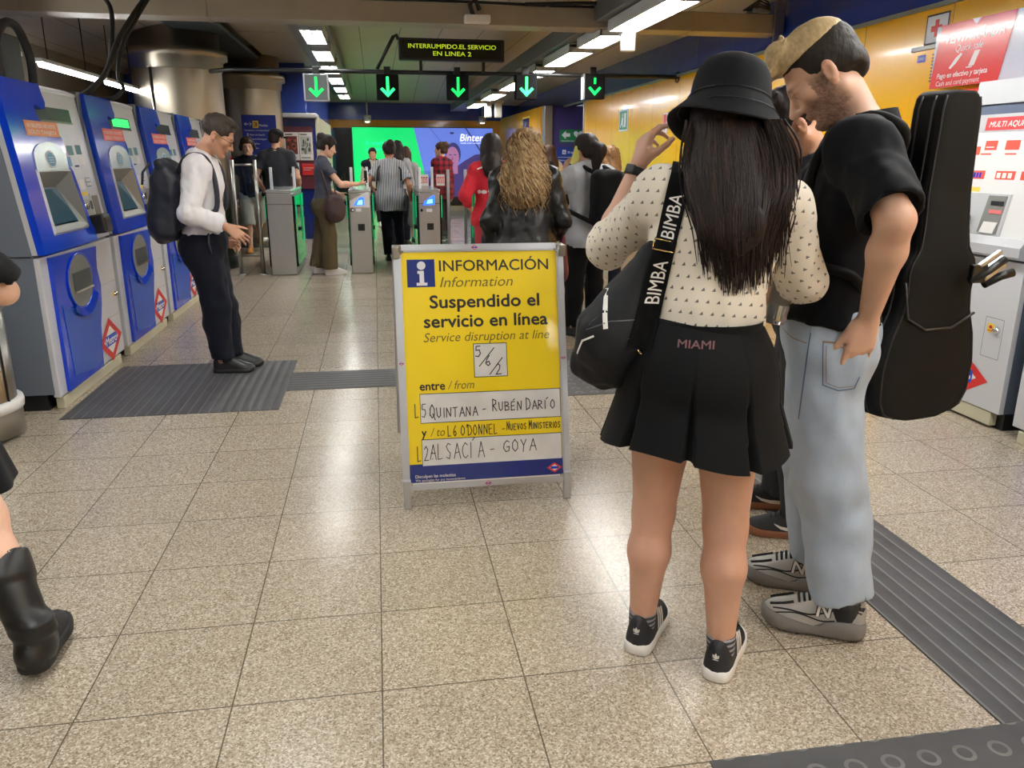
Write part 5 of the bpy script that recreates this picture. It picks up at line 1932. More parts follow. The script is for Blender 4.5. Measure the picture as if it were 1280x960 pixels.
class Pose:
    """joints in world space.  Local frame: x right, y forward, z up, origin on the floor between the feet"""
    def __init__(s, pos, yaw, H=1.75, fem=False, lean=0.0, side=0.0, feet=((0.10, 0.0), (-0.10, 0.0)), toe=(0.12, -0.12), lift=(0.0, 0.0), shift=(0, 0), hipdrop=0.0,
                 wrR=(0.26, 0.05, None), wrL=(-0.26, 0.05, None), elR=(0.3, -0.6, 0), elL=(-0.3, -0.6, 0), head=(0, 0, 0), hunch=0.02, turn=0.0, wide=1.0, shrug=(0, 0)):
        s.pos, s.yaw, s.H, s.fem = V(*pos, 0) if len(pos) == 2 else V(*pos), yaw, H, fem
        k = H / 1.75
        s.k = k
        s.hk = k * 1.05
        s.F = V(math.sin(yaw), math.cos(yaw), 0)
        s.R = V(math.cos(yaw), -math.sin(yaw), 0)
        yt = yaw + turn
        s.Ft = V(math.sin(yt), math.cos(yt), 0)
        s.Rt = V(math.cos(yt), -math.sin(yt), 0)
        Z = V(0, 0, 1)
        s.pel = s.l2w(shift[0], shift[1], 0.538 * H - hipdrop)
        up = nrm(Z + s.F * math.tan(lean) + s.R * math.tan(side))
        s.up = up
        s.wai = s.pel + up * 0.095 * H
        s.che = s.pel + up * 0.215 * H
        s.nec = s.pel + up * 0.305 * H - s.Ft * 0.01 * k
        hw = (0.088 if fem else 0.100) * H * wide
        s.sh = {1: s.pel + up * (0.270 * H + shrug[0]) + s.Rt * hw, -1: s.pel + up * (0.270 * H + shrug[1]) - s.Rt * hw}
        s.hr = rotm(head[0] + turn, head[1], head[2], s.F)
        s.head = s.nec + up * 0.045 * H + s.hr[:, 2] * 0.055 * H + s.Ft * (0.03 * k + hunch)
        s.hip = {1: s.pel + s.R * 0.052 * H - Z * 0.03 * H, -1: s.pel - s.R * 0.052 * H - Z * 0.03 * H}
        s.an, s.kn, s.td = {}, {}, {}
        for i, q in enumerate((1, -1)):
            a = yaw + toe[i]
            s.td[q] = V(math.sin(a), math.cos(a), 0)
            ank = s.l2w(feet[i][0], feet[i][1], 0.05 * H + lift[i])
            s.kn[q], s.an[q] = ik(s.hip[q], ank, 0.232 * H, 0.227 * H, s.F + s.td[q] * 0.6)
        s.el, s.wr = {}, {}
        for q, w, e in ((1, wrR, elR), (-1, wrL, elL)):
            z = w[2] if w[2] is not None else 0.485 * H
            wp = s.pos + s.R * w[0] + s.F * w[1] + Z * z
            hint = s.R * e[0] + s.F * e[1] + Z * e[2]
            s.el[q], s.wr[q] = ik(s.sh[q], wp, 0.175 * H, 0.15 * H, hint)

    def l2w(s, x, y, z):
        return s.pos + s.R * x + s.F * y + V(0, 0, z)

    def hp(s, x, y, z):
        """head-local (for a 1.75 m person) to world"""
        return s.head + s.hr @ (V(x, y, z) * s.hk)


def finger_chain(base, d, n, side, lens, curl, spread):
    """points of one finger: d direction, n palm normal (fingers curl towards n)"""
    pts = [base]
    a = 0.0
    dd = nrm(d + side * spread)
    for L, c in zip(lens, curl):
        a += c
        v = dd * math.cos(a) + n * math.sin(a)
        pts.append(pts[-1] + v * L)
    return pts


def add_hand(f, wr, d, n, q, k=1.0, curl=(0.3, 0.35, 0.25), spread=0.12, thumb=(0.75, 0.35), curls=None):
    """d: wrist->fingers, n: palm normal, q: +1 right hand / -1 left hand. thumb lies on side t"""
    d, n = nrm(d), nrm(n)
    n = nrm(n - d * (n @ d))
    t = nrm(np.cross(d, n)) * q        # thumb side
    kn = []
    for i, (off, L) in enumerate(((0.030, 0.092), (0.010, 0.095), (-0.010, 0.090), (-0.029, 0.080))):
        b = wr + d * L * k + t * off * k
        f.cone(wr + d * 0.012 * k + t * off * 0.55 * k, b, 0.0155 * k, 0.0115 * k, 0.014 * k)
        kn.append(b)
    f.cone(wr + d * 0.03 * k + n * 0.006 * k + t * 0.02 * k, wr + d * 0.05 * k + n * 0.008 * k + t * 0.03 * k, 0.016 * k, 0.013 * k, 0.015 * k)
    LL = ((0.042, 0.026, 0.022), (0.047, 0.030, 0.023), (0.043, 0.028, 0.022), (0.034, 0.021, 0.019))
    for i, b in enumerate(kn):
        c = curls[i] if curls else curl
        pts = finger_chain(b, d, n, t, [x * k for x in LL[i]], c, (1.2 - i * 0.85) * spread)
        rr = [0.0098, 0.0088, 0.0082, 0.0068]
        if i == 3:
            rr = [r * 0.86 for r in rr]
        for (p0, p1, r0, r1) in zip(pts, pts[1:], rr, rr[1:]):
            f.cone(p0, p1, r0 * k, r1 * k, 0.004 * k)
    b = wr + d * 0.028 * k + t * 0.026 * k + n * 0.006 * k
    td = nrm(d * math.cos(thumb[0]) + t * math.sin(thumb[0]) + n * thumb[1])
    p1 = b + td * 0.042 * k
    td2 = nrm(td + d * 0.35 + n * 0.12)
    p2 = p1 + td2 * 0.031 * k
    p3 = p2 + nrm(td2 + d * 0.25) * 0.024 * k
    f.cone(b, p1, 0.0165 * k, 0.0115 * k, 0.012 * k)
    f.cone(p1, p2, 0.0108 * k, 0.0098 * k, 0.004 * k)
    f.cone(p2, p3, 0.0098 * k, 0.0075 * k, 0.004 * k)
    return kn


def add_head(f, P, fem=False, nose=1.0, jaw=1.0):
    k = P.hk
    R = P.hr

    def C(a, b, ra, rb, kk=0.012, mode='add', flat=None):
        f.cone(P.hp(*a), P.hp(*b), ra * k, rb * k, kk * k, flat, mode)

    def E(c, r, kk=0.015, mode='add', rot=None):
        f.ell(P.hp(*c), V(*r) * k, R if rot is None else R @ rot, kk * k, mode)
    E((0, -0.016, 0.036), (0.074, 0.096, 0.083))
    E((0, 0.028, -0.028), (0.060, 0.064, 0.084), 0.03)
    j = 0.92 if fem else 1.0
    for q in (-1, 1):
        C((q * 0.053 * j, -0.006, -0.058), (q * 0.022 * j, 0.060, -0.100), 0.020, 0.015, 0.03)
        E((q * 0.043, 0.058, -0.022), (0.022, 0.02, 0.018), 0.02)
    E((0, 0.070 + 0.004 * jaw, -0.101), (0.026, 0.021, 0.019), 0.025)
    C((-0.034, 0.080, 0.016), (0.034, 0.080, 0.016), 0.012, 0.012, 0.02)
    for q in (-1, 1):
        E((q * 0.031, 0.096, -0.004), (0.019, 0.014, 0.012), 0.012, 'sub')
        E((q * 0.031, 0.0765, -0.004), (0.0135, 0.0125, 0.0115), 0.004)
        C((q * 0.019, 0.086, 0.009), (q * 0.043, 0.078, 0.007), 0.0045, 0.004, 0.004)
    C((0, 0.086, 0.006), (0, 0.1085 * (0.5 + 0.5 * nose), -0.036), 0.0085, 0.0125, 0.012)
    E((0, 0.106 + 0.006 * nose, -0.037), (0.012, 0.011, 0.010), 0.008)
    for q in (-1, 1):
        E((q * 0.013, 0.0985, -0.041), (0.009, 0.011, 0.0085), 0.007)
    C((-0.020, 0.084, -0.066), (0.020, 0.084, -0.066), 0.0065, 0.0065, 0.008)
    E((0, 0.0915, -0.0635), (0.018, 0.008, 0.0058), 0.006)
    E((0, 0.0895, -0.0745), (0.016, 0.008, 0.0062), 0.006)
    E((0, 0.0985, -0.069), (0.021, 0.004, 0.0016), 0.003, 'sub')
    E((0, 0.090, -0.086), (0.02, 0.008, 0.005), 0.012, 'sub')
    for q in (-1, 1):
        rot = np.array(Euler((0.15, 0, -q * 0.35)).to_matrix())
        E((q * 0.079, -0.012, -0.012), (0.011, 0.0185, 0.032), 0.006, 'add', rot)
        E((q * 0.088, -0.006, -0.008), (0.007, 0.0095, 0.019), 0.005, 'sub', rot)
        E((q * 0.076, 0.0, -0.038), (0.008, 0.008, 0.009), 0.006, 'add')


def body_field(P, h, bulk=1.0, hands=None, fine=((), (), ()), head=True, nose=1.0, bust=0.0, glute=1.0, legs=1.0, arm=1.0, pad=0.0):
    k = P.k
    pts = np.array([P.pel, P.head, P.nec] + [x[q] for x in (P.sh, P.el, P.wr, P.hip, P.kn, P.an) for q in (1, -1)])
    lo, hi = pts.min(0) - 0.23 * k - pad, pts.max(0) + 0.23 * k + pad
    lo[2] = P.pos[2] - 0.02
    f = Field(lo, hi, h, fine)
    F, R, up = P.Ft, P.Rt, P.up
    fem = P.fem
    b = bulk
    # torso
    f.ell(P.pel - V(0, 0, 0.015), V(0.168 if fem else 0.158, 0.112, 0.115) * k * b, np.stack([P.R, P.F, V(0, 0, 1)], 1), 0.04)
    wr_ = (0.118 if fem else 0.135) * k * b
    f.cone(P.pel, P.wai, 0.145 * k * b, wr_, 0.05, (P.F, 0.74))
    f.cone(P.wai, P.che, wr_, (0.138 if fem else 0.16) * k * b, 0.05, (F, 0.72))
    f.cone(P.che, P.pel + up * 0.262 * P.H, (0.138 if fem else 0.158) * k * b, 0.105 * k * b, 0.05, (F, 0.68))
    f.cone(P.sh[1] - R * 0.01, P.sh[-1] + R * 0.01, 0.058 * k, 0.058 * k, 0.05)
    for q in (1, -1):
        f.cone(P.nec + up * 0.02 * k, P.sh[q] + up * 0.015 * k, 0.048 * k, 0.042 * k, 0.04)
        f.ell(P.hip[q] - P.F * 0.045 * k + V(0, 0, -0.005), V(0.085, 0.088, 0.10) * k * b * glute, None, 0.03)
        if bust:
            f.ell(P.che + R * q * 0.07 * k + F * 0.085 * k - up * 0.015, V(0.07, 0.065, 0.072) * k * bust, None, 0.04)
    f.cone(P.nec - F * 0.012 * k, P.head - P.hr[:, 2] * 0.05 * k - P.hr[:, 1] * 0.018 * k, (0.052 if fem else 0.062) * k, (0.046 if fem else 0.056) * k, 0.025)
    if head:
        add_head(f, P, fem, nose)
    for q in (1, -1):
        g = legs
        hp, kn, an = P.hip[q], P.kn[q], P.an[q]
        f.cone(hp, kn, 0.088 * k * b * g, 0.056 * k * g, 0.05)
        back = nrm(np.cross(nrm(an - kn), P.R))
        back = back if back @ P.F < 0 else -back
        cf = kn + (an - kn) * 0.32 + back * 0.018 * k
        f.cone(kn, cf, 0.053 * k * g, 0.058 * k * g, 0.03)
        f.cone(cf, an, 0.056 * k * g, 0.034 * k * g, 0.025)
        tip = an + P.td[q] * 0.135 * k
        tip[2] = P.pos[2] + an[2] - 0.05 * P.H + 0.03
        f.cone(an - P.td[q] * 0.012 - V(0, 0, 0.045 * k), tip - P.td[q] * 0.015, 0.026 * k, 0.02 * k, 0.012)
        f.cone(an, an - P.td[q] * 0.018 - V(0, 0, 0.04 * k), 0.033 * k, 0.026 * k, 0.012)
        sh, el, wr = P.sh[q], P.el[q], P.wr[q]
        f.ell(sh, V(0.058, 0.058, 0.062) * k * (0.9 if fem else 1.0), None, 0.03)
        f.cone(sh, el, 0.052 * k * arm * (0.88 if fem else 1), 0.040 * k * arm, 0.03)
        mid = el + (wr - el) * 0.3
        f.cone(el, mid, 0.040 * k * arm, 0.042 * k * arm, 0.02)
        f.cone(mid, wr, 0.042 * k * arm, 0.0265 * k, 0.02)
        hd = (hands or {}).get(q)
        if hd is None:
            d = nrm(nrm(wr - el) + V(0, 0, -0.3))
            n = -R * q
            add_hand(f, wr, d, n, q, k * (0.92 if fem else 1.0))
        else:
            add_hand(f, wr, hd['d'], hd['n'], q, k * (0.92 if fem else 1.0) * hd.get('k_', 1.0), **{a: c for a, c in hd.items() if a not in ('d', 'n', 'k_')})
    return f


def head_tint(P, vert, brow=(0.25, 0.2, 0.18), lip=(0.86, 0.62, 0.6), beard=None, stubble=0.0, eyes=True):
    q = (vert - P.head) @ P.hr / P.hk
    x, y, z = np.abs(q[:, 0]), q[:, 1], q[:, 2]
    c = np.ones((len(vert), 3))

    def blend(w, col):
        c[:] = c * (1 - w[:, None]) + np.array(col)[None] * w[:, None]
    near = (np.abs(z) < 0.16) & (x < 0.12) & (y > -0.15)

    def g(v, a, b):
        return np.clip((v - a) / (b - a), 0, 1)
    # warm cheeks, ears
    w = np.exp(-((x - 0.045) / 0.02) ** 2 - ((z + 0.03) / 0.02) ** 2) * (y > 0.03)
    blend(0.25 * w, (1.0, 0.8, 0.78))
    w = (x > 0.076) * near * (np.abs(z + 0.01) < 0.045)
    blend(0.3 * w, (1.0, 0.76, 0.74))
    # lips
    w = np.exp(-(x / 0.020) ** 4 - ((z + 0.069) / 0.0095) ** 4) * (y > 0.085)
    blend(0.8 * w, lip)
    w = np.exp(-((z + 0.069) / 0.0022) ** 2 - (x / 0.02) ** 4) * (y > 0.08)
    blend(0.6 * w, (0.45, 0.3, 0.3))
    if beard is not None or stubble:
        zz = z + 0.035 - 0.02 * np.clip(x / 0.05, 0, 1)
        w = g(-zz, 0.01, 0.035) * g(y, -0.02, 0.02) * (z > -0.16)
        side = np.exp(-((x - 0.062) / 0.014) ** 2) * g(-z, -0.02, 0.01) * (z > -0.1) * g(y, -0.025, -0.005) * (y < 0.045)
        w = np.maximum(w, side)
        mouth = np.exp(-(x / 0.02) ** 4 - ((z + 0.069) / 0.011) ** 4)
        w = w * (1 - mouth) * (y > -0.04)
        n = 0.8 + 0.35 * (rng.random(len(vert)) - 0.5)
        blend(np.clip(w * n * (stubble or 0.85), 0, 1), beard if beard is not None else (0.42, 0.38, 0.36))
    # brows
    w = np.exp(-((x - 0.032) / 0.017) ** 4 - ((z - 0.0185 + 0.12 * np.maximum(x - 0.034, 0)) / 0.0052) ** 2) * (y > 0.055)
    blend(0.9 * w, brow)
    if eyes:
        w = np.exp(-((x - 0.031) / 0.0118) ** 4 - ((z + 0.004) / 0.0062) ** 4) * (y > 0.07)
        blend(np.clip(1.2 * w, 0, 1), (1.15, 1.2, 1.25))
        w = np.exp(-((x - 0.031) / 0.0058) ** 4 - ((z + 0.004) / 0.0058) ** 4) * (y > 0.07)
        blend(np.clip(1.3 * w, 0, 1), (0.16, 0.11, 0.09))
        w = np.exp(-((x - 0.031) / 0.0145) ** 4 - ((z - 0.0035) / 0.0018) ** 2) * (y > 0.07)
        blend(0.85 * w, (0.2, 0.15, 0.14))
    return c


def shoe(P, q, m_upper, m_sole, parent, L=None, sole_h=0.028, w=1.0, extras=None, name='shoe', high=0.0, clunky=0.0, heel_lift=0.0):
    """shoe lofted along the foot; the sole, collar etc. are its sub-parts. returns (object, local->world function)"""
    k = P.k
    L = L or 0.285 * k
    d = P.td[q]
    s = V(d[1], -d[0], 0)
    an = P.an[q]
    base = V(an[0], an[1], an[2] - 0.05 * P.H) - d * 0.065 * k

    def loc(t, x, z):
        return base + d * t * L + s * x * L + V(0, 0, z)
    wt = [0.0, 0.02, 0.08, 0.2, 0.35, 0.5, 0.65, 0.78, 0.88, 0.95, 0.99, 1.0]
    ww = np.array([0.03, 0.088, 0.132, 0.148, 0.145, 0.148, 0.165, 0.17, 0.152, 0.115, 0.06, 0.01]) * w
    hh = np.array([0.075, 0.098, 0.104, 0.102, 0.108, 0.103, 0.085, 0.068, 0.058, 0.050, 0.040, 0.034]) * k + sole_h - 0.02
    hh = hh + np.array([1, 1, 1, 1, 0.7, 0.2, 0, 0, 0, 0, 0, 0]) * high
    b = MB()

    def up(u, v):
        t = u
        wi = np.interp(t, wt, ww)
        hi = np.interp(t, wt, hh)
        a = PI * v
        cx = math.cos(a)
        ex = 0.75
        x = wi * math.copysign(abs(cx) ** ex, cx)
        top = math.sin(a) ** 0.8
        x *= 1 - 0.26 * top * (0.8 if t < 0.55 else 1.0)
        # asymmetric big toe side
        x += (-q) * 0.012 * max(0, t - 0.6)
        return Vector(loc(t, x, sole_h * 0.8 + (hi - sole_h * 0.8) * top))
    b.grid(up, 26, 16, 0)
    for e_ in (0.0, 1.0):
        b.bm.faces.new([b.bm.verts.new(up(e_, j / 16)) for j in range(17)])
    sh = b.build(name, m_upper, parent)
    b = MB()
    n = 40
    ol = []
    for i in range(n + 1):
        t = 0.5 - 0.5 * math.cos(PI * i / n)
        ol.append((t, np.interp(t, wt, ww) + 0.008 + 0.012 * clunky))
    pts = [(t * 1.02 - 0.01, x) for t, x in ol] + [(t * 1.02 - 0.01, -x) for t, x in ol[::-1][1:-1]]
    prof = [(0.94, 0.0), (1.0, 0.006), (1.0 + 0.04 * clunky, sole_h * 0.5), (1.0, sole_h), (0.9, sole_h + 0.003)]
    rings = []
    for sc, z in prof:
        ring = []
        for t, x in pts:
            tt = 0.5 + (t - 0.5) * (0.5 + 0.5 * sc)
            zz = z
            if clunky and 0 < z:
                zz = z * (1 + 0.25 * clunky * math.sin(t * 9.0) + 0.35 * clunky * (t < 0.4))
            zz += 0.012 * k * max(0, (t - 0.75) / 0.25) ** 2
            ring.append(b.bm.verts.new(loc(tt, x * sc, zz)))
        rings.append(ring)
    for ra, rb in zip(rings, rings[1:]):
        for i in range(len(ra)):
            j = (i + 1) % len(ra)
            fa = b.bm.faces.new((ra[i], ra[j], rb[j], rb[i]))
            fa.smooth = True
    b.bm.faces.new(rings[0][::-1])
    b.bm.faces.new(rings[-1])
    b.build('sole', m_sole, sh)
    return sh, loc, up


# ------------------------------------------------------------------ clothing, hair and bags
def top_field(P, h, ease=0.018, sleeve=0.5, hem=-0.06, bulk=1.0, bust=0.0, flare=0.0, sl_ease=0.014, folds=0.009, neck=0.066, collar=False, pad=0.0, low_neck=0.0, boxy=0.0, seed=0.0, cuff=0.0, fine=((), (), ())):
    """shirt or jacket.  sleeve: 0..1 upper arm, 1..2 forearm.  hem: height above the pelvis joint"""
    k, F, R, up, b = P.k, P.Ft, P.Rt, P.up, bulk
    fem = P.fem
    pts = np.array([P.pel, P.nec] + [x[q] for x in (P.sh, P.el, P.wr) for q in (1, -1)] + [P.pel + V(0, 0, hem)])
    f = Field(pts.min(0) - 0.26 * k - pad, pts.max(0) + 0.22 * k + pad, h, fine)
    e = ease
    wr_ = (0.118 + 0.5 * boxy if fem else 0.135 + 0.3 * boxy) * k * b + e
    f.ell(P.pel - V(0, 0, 0.015), V(0.168 if fem else 0.158, 0.114, 0.14) * k * b + e + 0.006 + flare, np.stack([P.R, P.F, V(0, 0, 1)], 1), 0.04)
    if hem < -0.06:
        f.cone(P.pel, P.pel + V(0, 0, hem - 0.03), 0.155 * k * b + e + flare, 0.165 * k * b + e + flare * 1.5, 0.04, (P.F, 0.76), cap=1)
    f.cone(P.pel, P.wai, 0.145 * k * b + e + flare, wr_ + flare * 0.5, 0.05, (P.F, 0.76))
    f.cone(P.wai, P.che, wr_ + flare * 0.5, (0.140 if fem else 0.163) * k * b + e, 0.06, (F, 0.74))
    f.cone(P.che, P.pel + up * 0.262 * P.H, (0.140 if fem else 0.160) * k * b + e, 0.108 * k * b + e, 0.05, (F, 0.70))
    f.cone(P.sh[1] - R * 0.01, P.sh[-1] + R * 0.01, 0.059 * k + e * 0.8, 0.059 * k + e * 0.8, 0.05)
    for q in (1, -1):
        f.cone(P.nec + up * 0.015 * k, P.sh[q] + up * 0.016 * k, 0.050 * k + e * 0.6, 0.043 * k + e * 0.7, 0.04)
        f.ell(P.hip[q] - P.F * 0.045 * k, V(0.085, 0.09, 0.10) * k * b + e, None, 0.03)
        if bust:
            f.ell(P.che + R * q * 0.07 * k + F * 0.085 * k - up * 0.015, V(0.07, 0.065, 0.072) * k * bust + e, None, 0.05)
    f.cut(P.pel + V(0, 0, hem), V(0, 0, -1) + P.F * 0.0, 0.004)
    for q in (1, -1):
        sh, el, wr = P.sh[q], P.el[q], P.wr[q]
        f.ell(sh, V(0.060, 0.060, 0.064) * k * (0.92 if fem else 1.0) + e * 0.8, None, 0.035)
        s1 = min(sleeve, 1.0)
        end = sh + (el - sh) * s1
        r0, r1 = 0.053 * k + sl_ease, (0.053 - 0.012 * s1) * k + sl_ease * (1.1 + 0.4 * (sleeve < 1))
        f.cone(sh, end, r0, r1, 0.035, cap=1 if sleeve <= 1 else 0)
        if sleeve > 1:
            s2 = sleeve - 1
            end = el + (wr - el) * s2
            f.cone(el, end, 0.042 * k + sl_ease, (0.043 - 0.014 * s2) * k + sl_ease * (1 - 0.35 * (cuff == 0)), 0.02, cap=1)
            u = nrm(wr - el)
        else:
            u = nrm(el - sh)
        if cuff:
            f.cone(end - u * 0.045, end, cuff, cuff, 0.004, cap=2)
        rr = (r1 if sleeve <= 1 else (0.043 - 0.014 * (sleeve - 1)) * k + sl_ease * 0.65)
        f.cone(end - u * 0.02, end + u * 0.05, rr - 0.008, rr - 0.006, 0.0, None, 'sub', cap=2)
    if folds:
        f.warp(folds, 9.0, (1, 1, 0.55))
        f.warp(folds * 0.6, 22.0, (1, 1, 0.5))
        f.warp(folds * 0.3, 46.0, (1, 1, 0.7))
    nb = P.nec + up * 0.03 * k
    nd = nrm(P.head - P.hr[:, 2] * 0.05 * k - P.nec)
    if collar:
        f.cone(nb - nd * 0.02, nb + nd * 0.045 * k - F * 0.004, 0.070 * k, 0.064 * k, 0.012, cap=1)
    f.cone(nb - nd * 0.03 - F * 0.002, nb + nd * 0.12 * k, (neck - 0.004) * k, neck * k, 0.006, None, 'sub')
    if low_neck:
        f.ell(nb + F * 0.06 * k, V(0.075, 0.06, low_neck) * k, None, 0.01, 'sub')
    return f


def legs_field(P, h, ease=0.010, knee=0.076, hem=0.068, length=1.0, bulk=1.0, folds=0.009, waist=0.0, seat=1.0, stack=0.0, fine=((), (), ())):
    """trousers; length 1 = to the ankle.  knee/hem are radii"""
    k = P.k
    pts = np.array([P.pel] + [x[q] for x in (P.hip, P.kn, P.an) for q in (1, -1)])
    f = Field(pts.min(0) - 0.25 * k, pts.max(0) + 0.22 * k, h, fine)
    b, e = bulk, ease
    f.ell(P.pel - V(0, 0, 0.015), V(0.168 if P.fem else 0.158, 0.113, 0.118) * k * b + e, np.stack([P.R, P.F, V(0, 0, 1)], 1), 0.04)
    f.cone(P.pel, P.wai, 0.146 * k * b + e, ((0.118 if P.fem else 0.135) * k * b + e), 0.04, (P.F, 0.76))
    for q in (1, -1):
        hp, kn, an = P.hip[q], P.kn[q], P.an[q]
        f.ell(hp - P.F * 0.045 * k, V(0.086, 0.089, 0.10) * k * b * seat + e, None, 0.035)
        f.cone(hp, kn, 0.090 * k * b + e, knee * k, 0.05)
        end = kn + (an - kn) * length
        f.cone(kn, end, knee * k, hem * k, 0.03, cap=1)
        if length > 0.5:
            bk = nrm(np.cross(nrm(an - kn), P.R))
            bk = bk if bk @ P.F < 0 else -bk
            cf = kn + (an - kn) * 0.32 + bk * 0.022 * k
            f.cone(kn, cf, 0.066 * k, 0.070 * k, 0.03)
            f.cone(cf, kn + (an - kn) * 0.75, 0.070 * k, min(hem, 0.06) * k, 0.03)
        if stack:
            for i in range(4):
                c = end + (kn - end) * (0.06 + 0.10 * i)
                f.ell(c + P.F * 0.01, V(1, 1, 0.32) * (hem * k + stack * (1 - 0.2 * i)), None, 0.02)
    if folds:
        f.warp(folds, 8.0, (1, 1, 0.7))
        f.warp(folds * 0.5, 22.0, (1, 1, 0.7))
    f.cut(P.pel + V(0, 0, 0.062 * k + waist), V(0, 0, 1), 0.004)
    for q in (1, -1):
        kn, an = P.kn[q], P.an[q]
        end = kn + (an - kn) * length
        u = nrm(an - kn)
        f.cone(end - u * 0.025, end + u * 0.06, hem * k - 0.008, hem * k - 0.008, 0.0, None, 'sub', cap=2)
    return f


def finish(f, name, m, parent, origin=None, smooth=1, pat=None, color=None, mi=None):
    v, F = f.mesh(smooth)
    return mesh_obj(name, v, F, m, parent, pat(v) if pat else None, color(v) if color else None, mi(v, F) if mi else None, origin)


def hair_field(P, h, style='short', thick=0.014, length=0.3, curl=0.0, front=0.03, line=0.05, back=-0.06, vol=1.0):
    """hair shell around the skull plus the style's own masses, in head space"""
    k = P.hk
    lo = P.head - 0.3 * k - (0, 0, length if style in ('long', 'curly', 'pony') else 0)
    hi = P.head + 0.3 * k
    f = Field(lo, hi, h)
    f.ell(P.hp(0, -0.017, 0.038), V(0.076 + thick, 0.098 + thick, 0.086 + thick) * k, P.hr, 0.01)
    f.ell(P.hp(0, -0.055, -0.02), V(0.062 + thick, 0.055 + thick, 0.06 + thick * 0.5) * k, P.hr, 0.02)
    # free the face and the ears
    R = P.hr
    f.box(P.hp(0, 0.13, -0.06), V(0.075, 0.115, 0.06 + line) * k, R, 0.05 * k, 0.01, 'sub')
    if style in ('short', 'crop', 'bun', 'pony', 'cap'):
        for q in (1, -1):
            f.ell(P.hp(q * 0.085, -0.004, -0.028), V(0.03, 0.034, 0.046) * k, R, 0.008, 'sub')
        f.box(P.hp(0, -0.05, back - 0.10), V(0.14, 0.14, 0.10) * k, R, 0.01, 0.015, 'sub')
    if style == 'bun':
        f.ell(P.hp(0, -0.09, 0.085), V(0.05, 0.05, 0.048) * k * vol, R, 0.015)
    if style == 'pony':
        f.cone(P.hp(0, -0.10, 0.045), P.hp(0, -0.15, -0.02), 0.03 * k, 0.042 * k * vol, 0.02)
        f.cone(P.hp(0, -0.15, -0.02), P.head - P.Ft * 0.13 * k - V(0, 0, length), 0.042 * k * vol, 0.02 * k, 0.03)
    if style in ('long', 'curly'):
        bk = P.nec - P.Ft * 0.075 * k
        f.cone(P.hp(0, -0.04, 0.0), bk, 0.085 * k * vol, 0.085 * k * vol, 0.04, (P.Ft, 0.75))
        e = V(bk[0], bk[1], P.head[2] - length) - P.Ft * 0.045 * k
        f.cone(bk, e, 0.09 * k * vol, (0.085 if style == 'long' else 0.125) * k * vol, 0.04, (P.Ft, 0.5))
        for q in (1, -1):
            f.cone(P.hp(q * 0.075, -0.03, 0.0), P.nec + P.Rt * q * 0.085 * k * vol - P.Ft * 0.03 * k - V(0, 0, max(0, length - 0.2) * 0.5), 0.032 * k * vol, 0.042 * k * vol, 0.04)
    if curl:
        f.warp(curl * 1.3, 24.0, (1, 1, 0.55))
        f.warp(curl, 60.0, (1, 1, 0.6))
    else:
        f.warp(0.004, 40.0, (1, 1, 0.25 if style in ('long', 'pony') else 0.8))
    return f


def hair_mat(name, rgb, rough=0.58, tip=None, zr=None, wave=0.0):
    m = mat(name, rgb, rough, spec=0.22)
    N = NT(m)
    tc = N.n('ShaderNodeTexCoord')
    mp = N.n('ShaderNodeMapping')
    mp.inputs['Scale'].default_value = (1, 1, 0.12 if not wave else 0.5)
    N.l(tc.outputs['Object'], mp.inputs['Vector'])
    n = N.noise(mp.outputs[0], 120.0 if not wave else 70.0, 4, 0.6)
    c = lin(rgb)
    base = N.mix(n, tuple(k * 0.45 for k in c), tuple(min(1, k * 1.5) for k in c))
    N.l(base, N.b.inputs['Base Color'])
    N.bump(n, 0.5, 0.004)
    return m


M_SKIN_A = skin_mat('skin_light', (222, 178, 152))
M_SKIN_B = skin_mat('skin_warm', (206, 156, 126))
M_SKIN_C = skin_mat('skin_tan', (178, 124, 94))
H_DARK = hair_mat('hair_black_brown', (34, 26, 24))
H_BROWN = hair_mat('hair_brown', (70, 48, 36))
H_BLOND = hair_mat('hair_curly_blond', (152, 124, 88), wave=1)
H_GREY = hair_mat('hair_dark_grey', (58, 52, 48))
C_BLACK = cloth('cloth_black', (10, 10, 12))
C_NAVY = cloth('cloth_navy', (20, 23, 34))
C_CHAR = cloth('cloth_charcoal', (50, 51, 56))
C_WHITE = cloth('cloth_white', (232, 230, 230))
C_OLIVE = cloth('cloth_olive', (88, 78, 56))
C_SLATE = cloth('cloth_slate', (72, 74, 86))
C_GREYM = cloth('cloth_grey_melange', (168, 170, 174), amt=0.2)
C_RED = cloth('cloth_red', (206, 48, 62))
C_STONE = cloth('cloth_stone', (176, 172, 158))
S_WHITE = mat('shoe_white', (222, 220, 214), 0.5)
S_BLACK = mat('shoe_black', (22, 22, 24), 0.4)
S_TAN = mat('shoe_tan_suede', (178, 120, 52), 0.85)
S_GREY = mat('shoe_grey', (120, 122, 126), 0.6)


def make_person(P, label, skin, h=0.011, group=None, hands=None, body=None):
    t = empty('person', tuple(P.pos), 0, label, 'person', group)
    t.rotation_euler = (0, 0, 0)
    return t


def local(parent_pos):
    return parent_pos


def wrap(P, f, name, m, parent, smooth=1, **kw):
    return finish(f, name, m, parent, origin=P.pos, smooth=smooth, **kw)


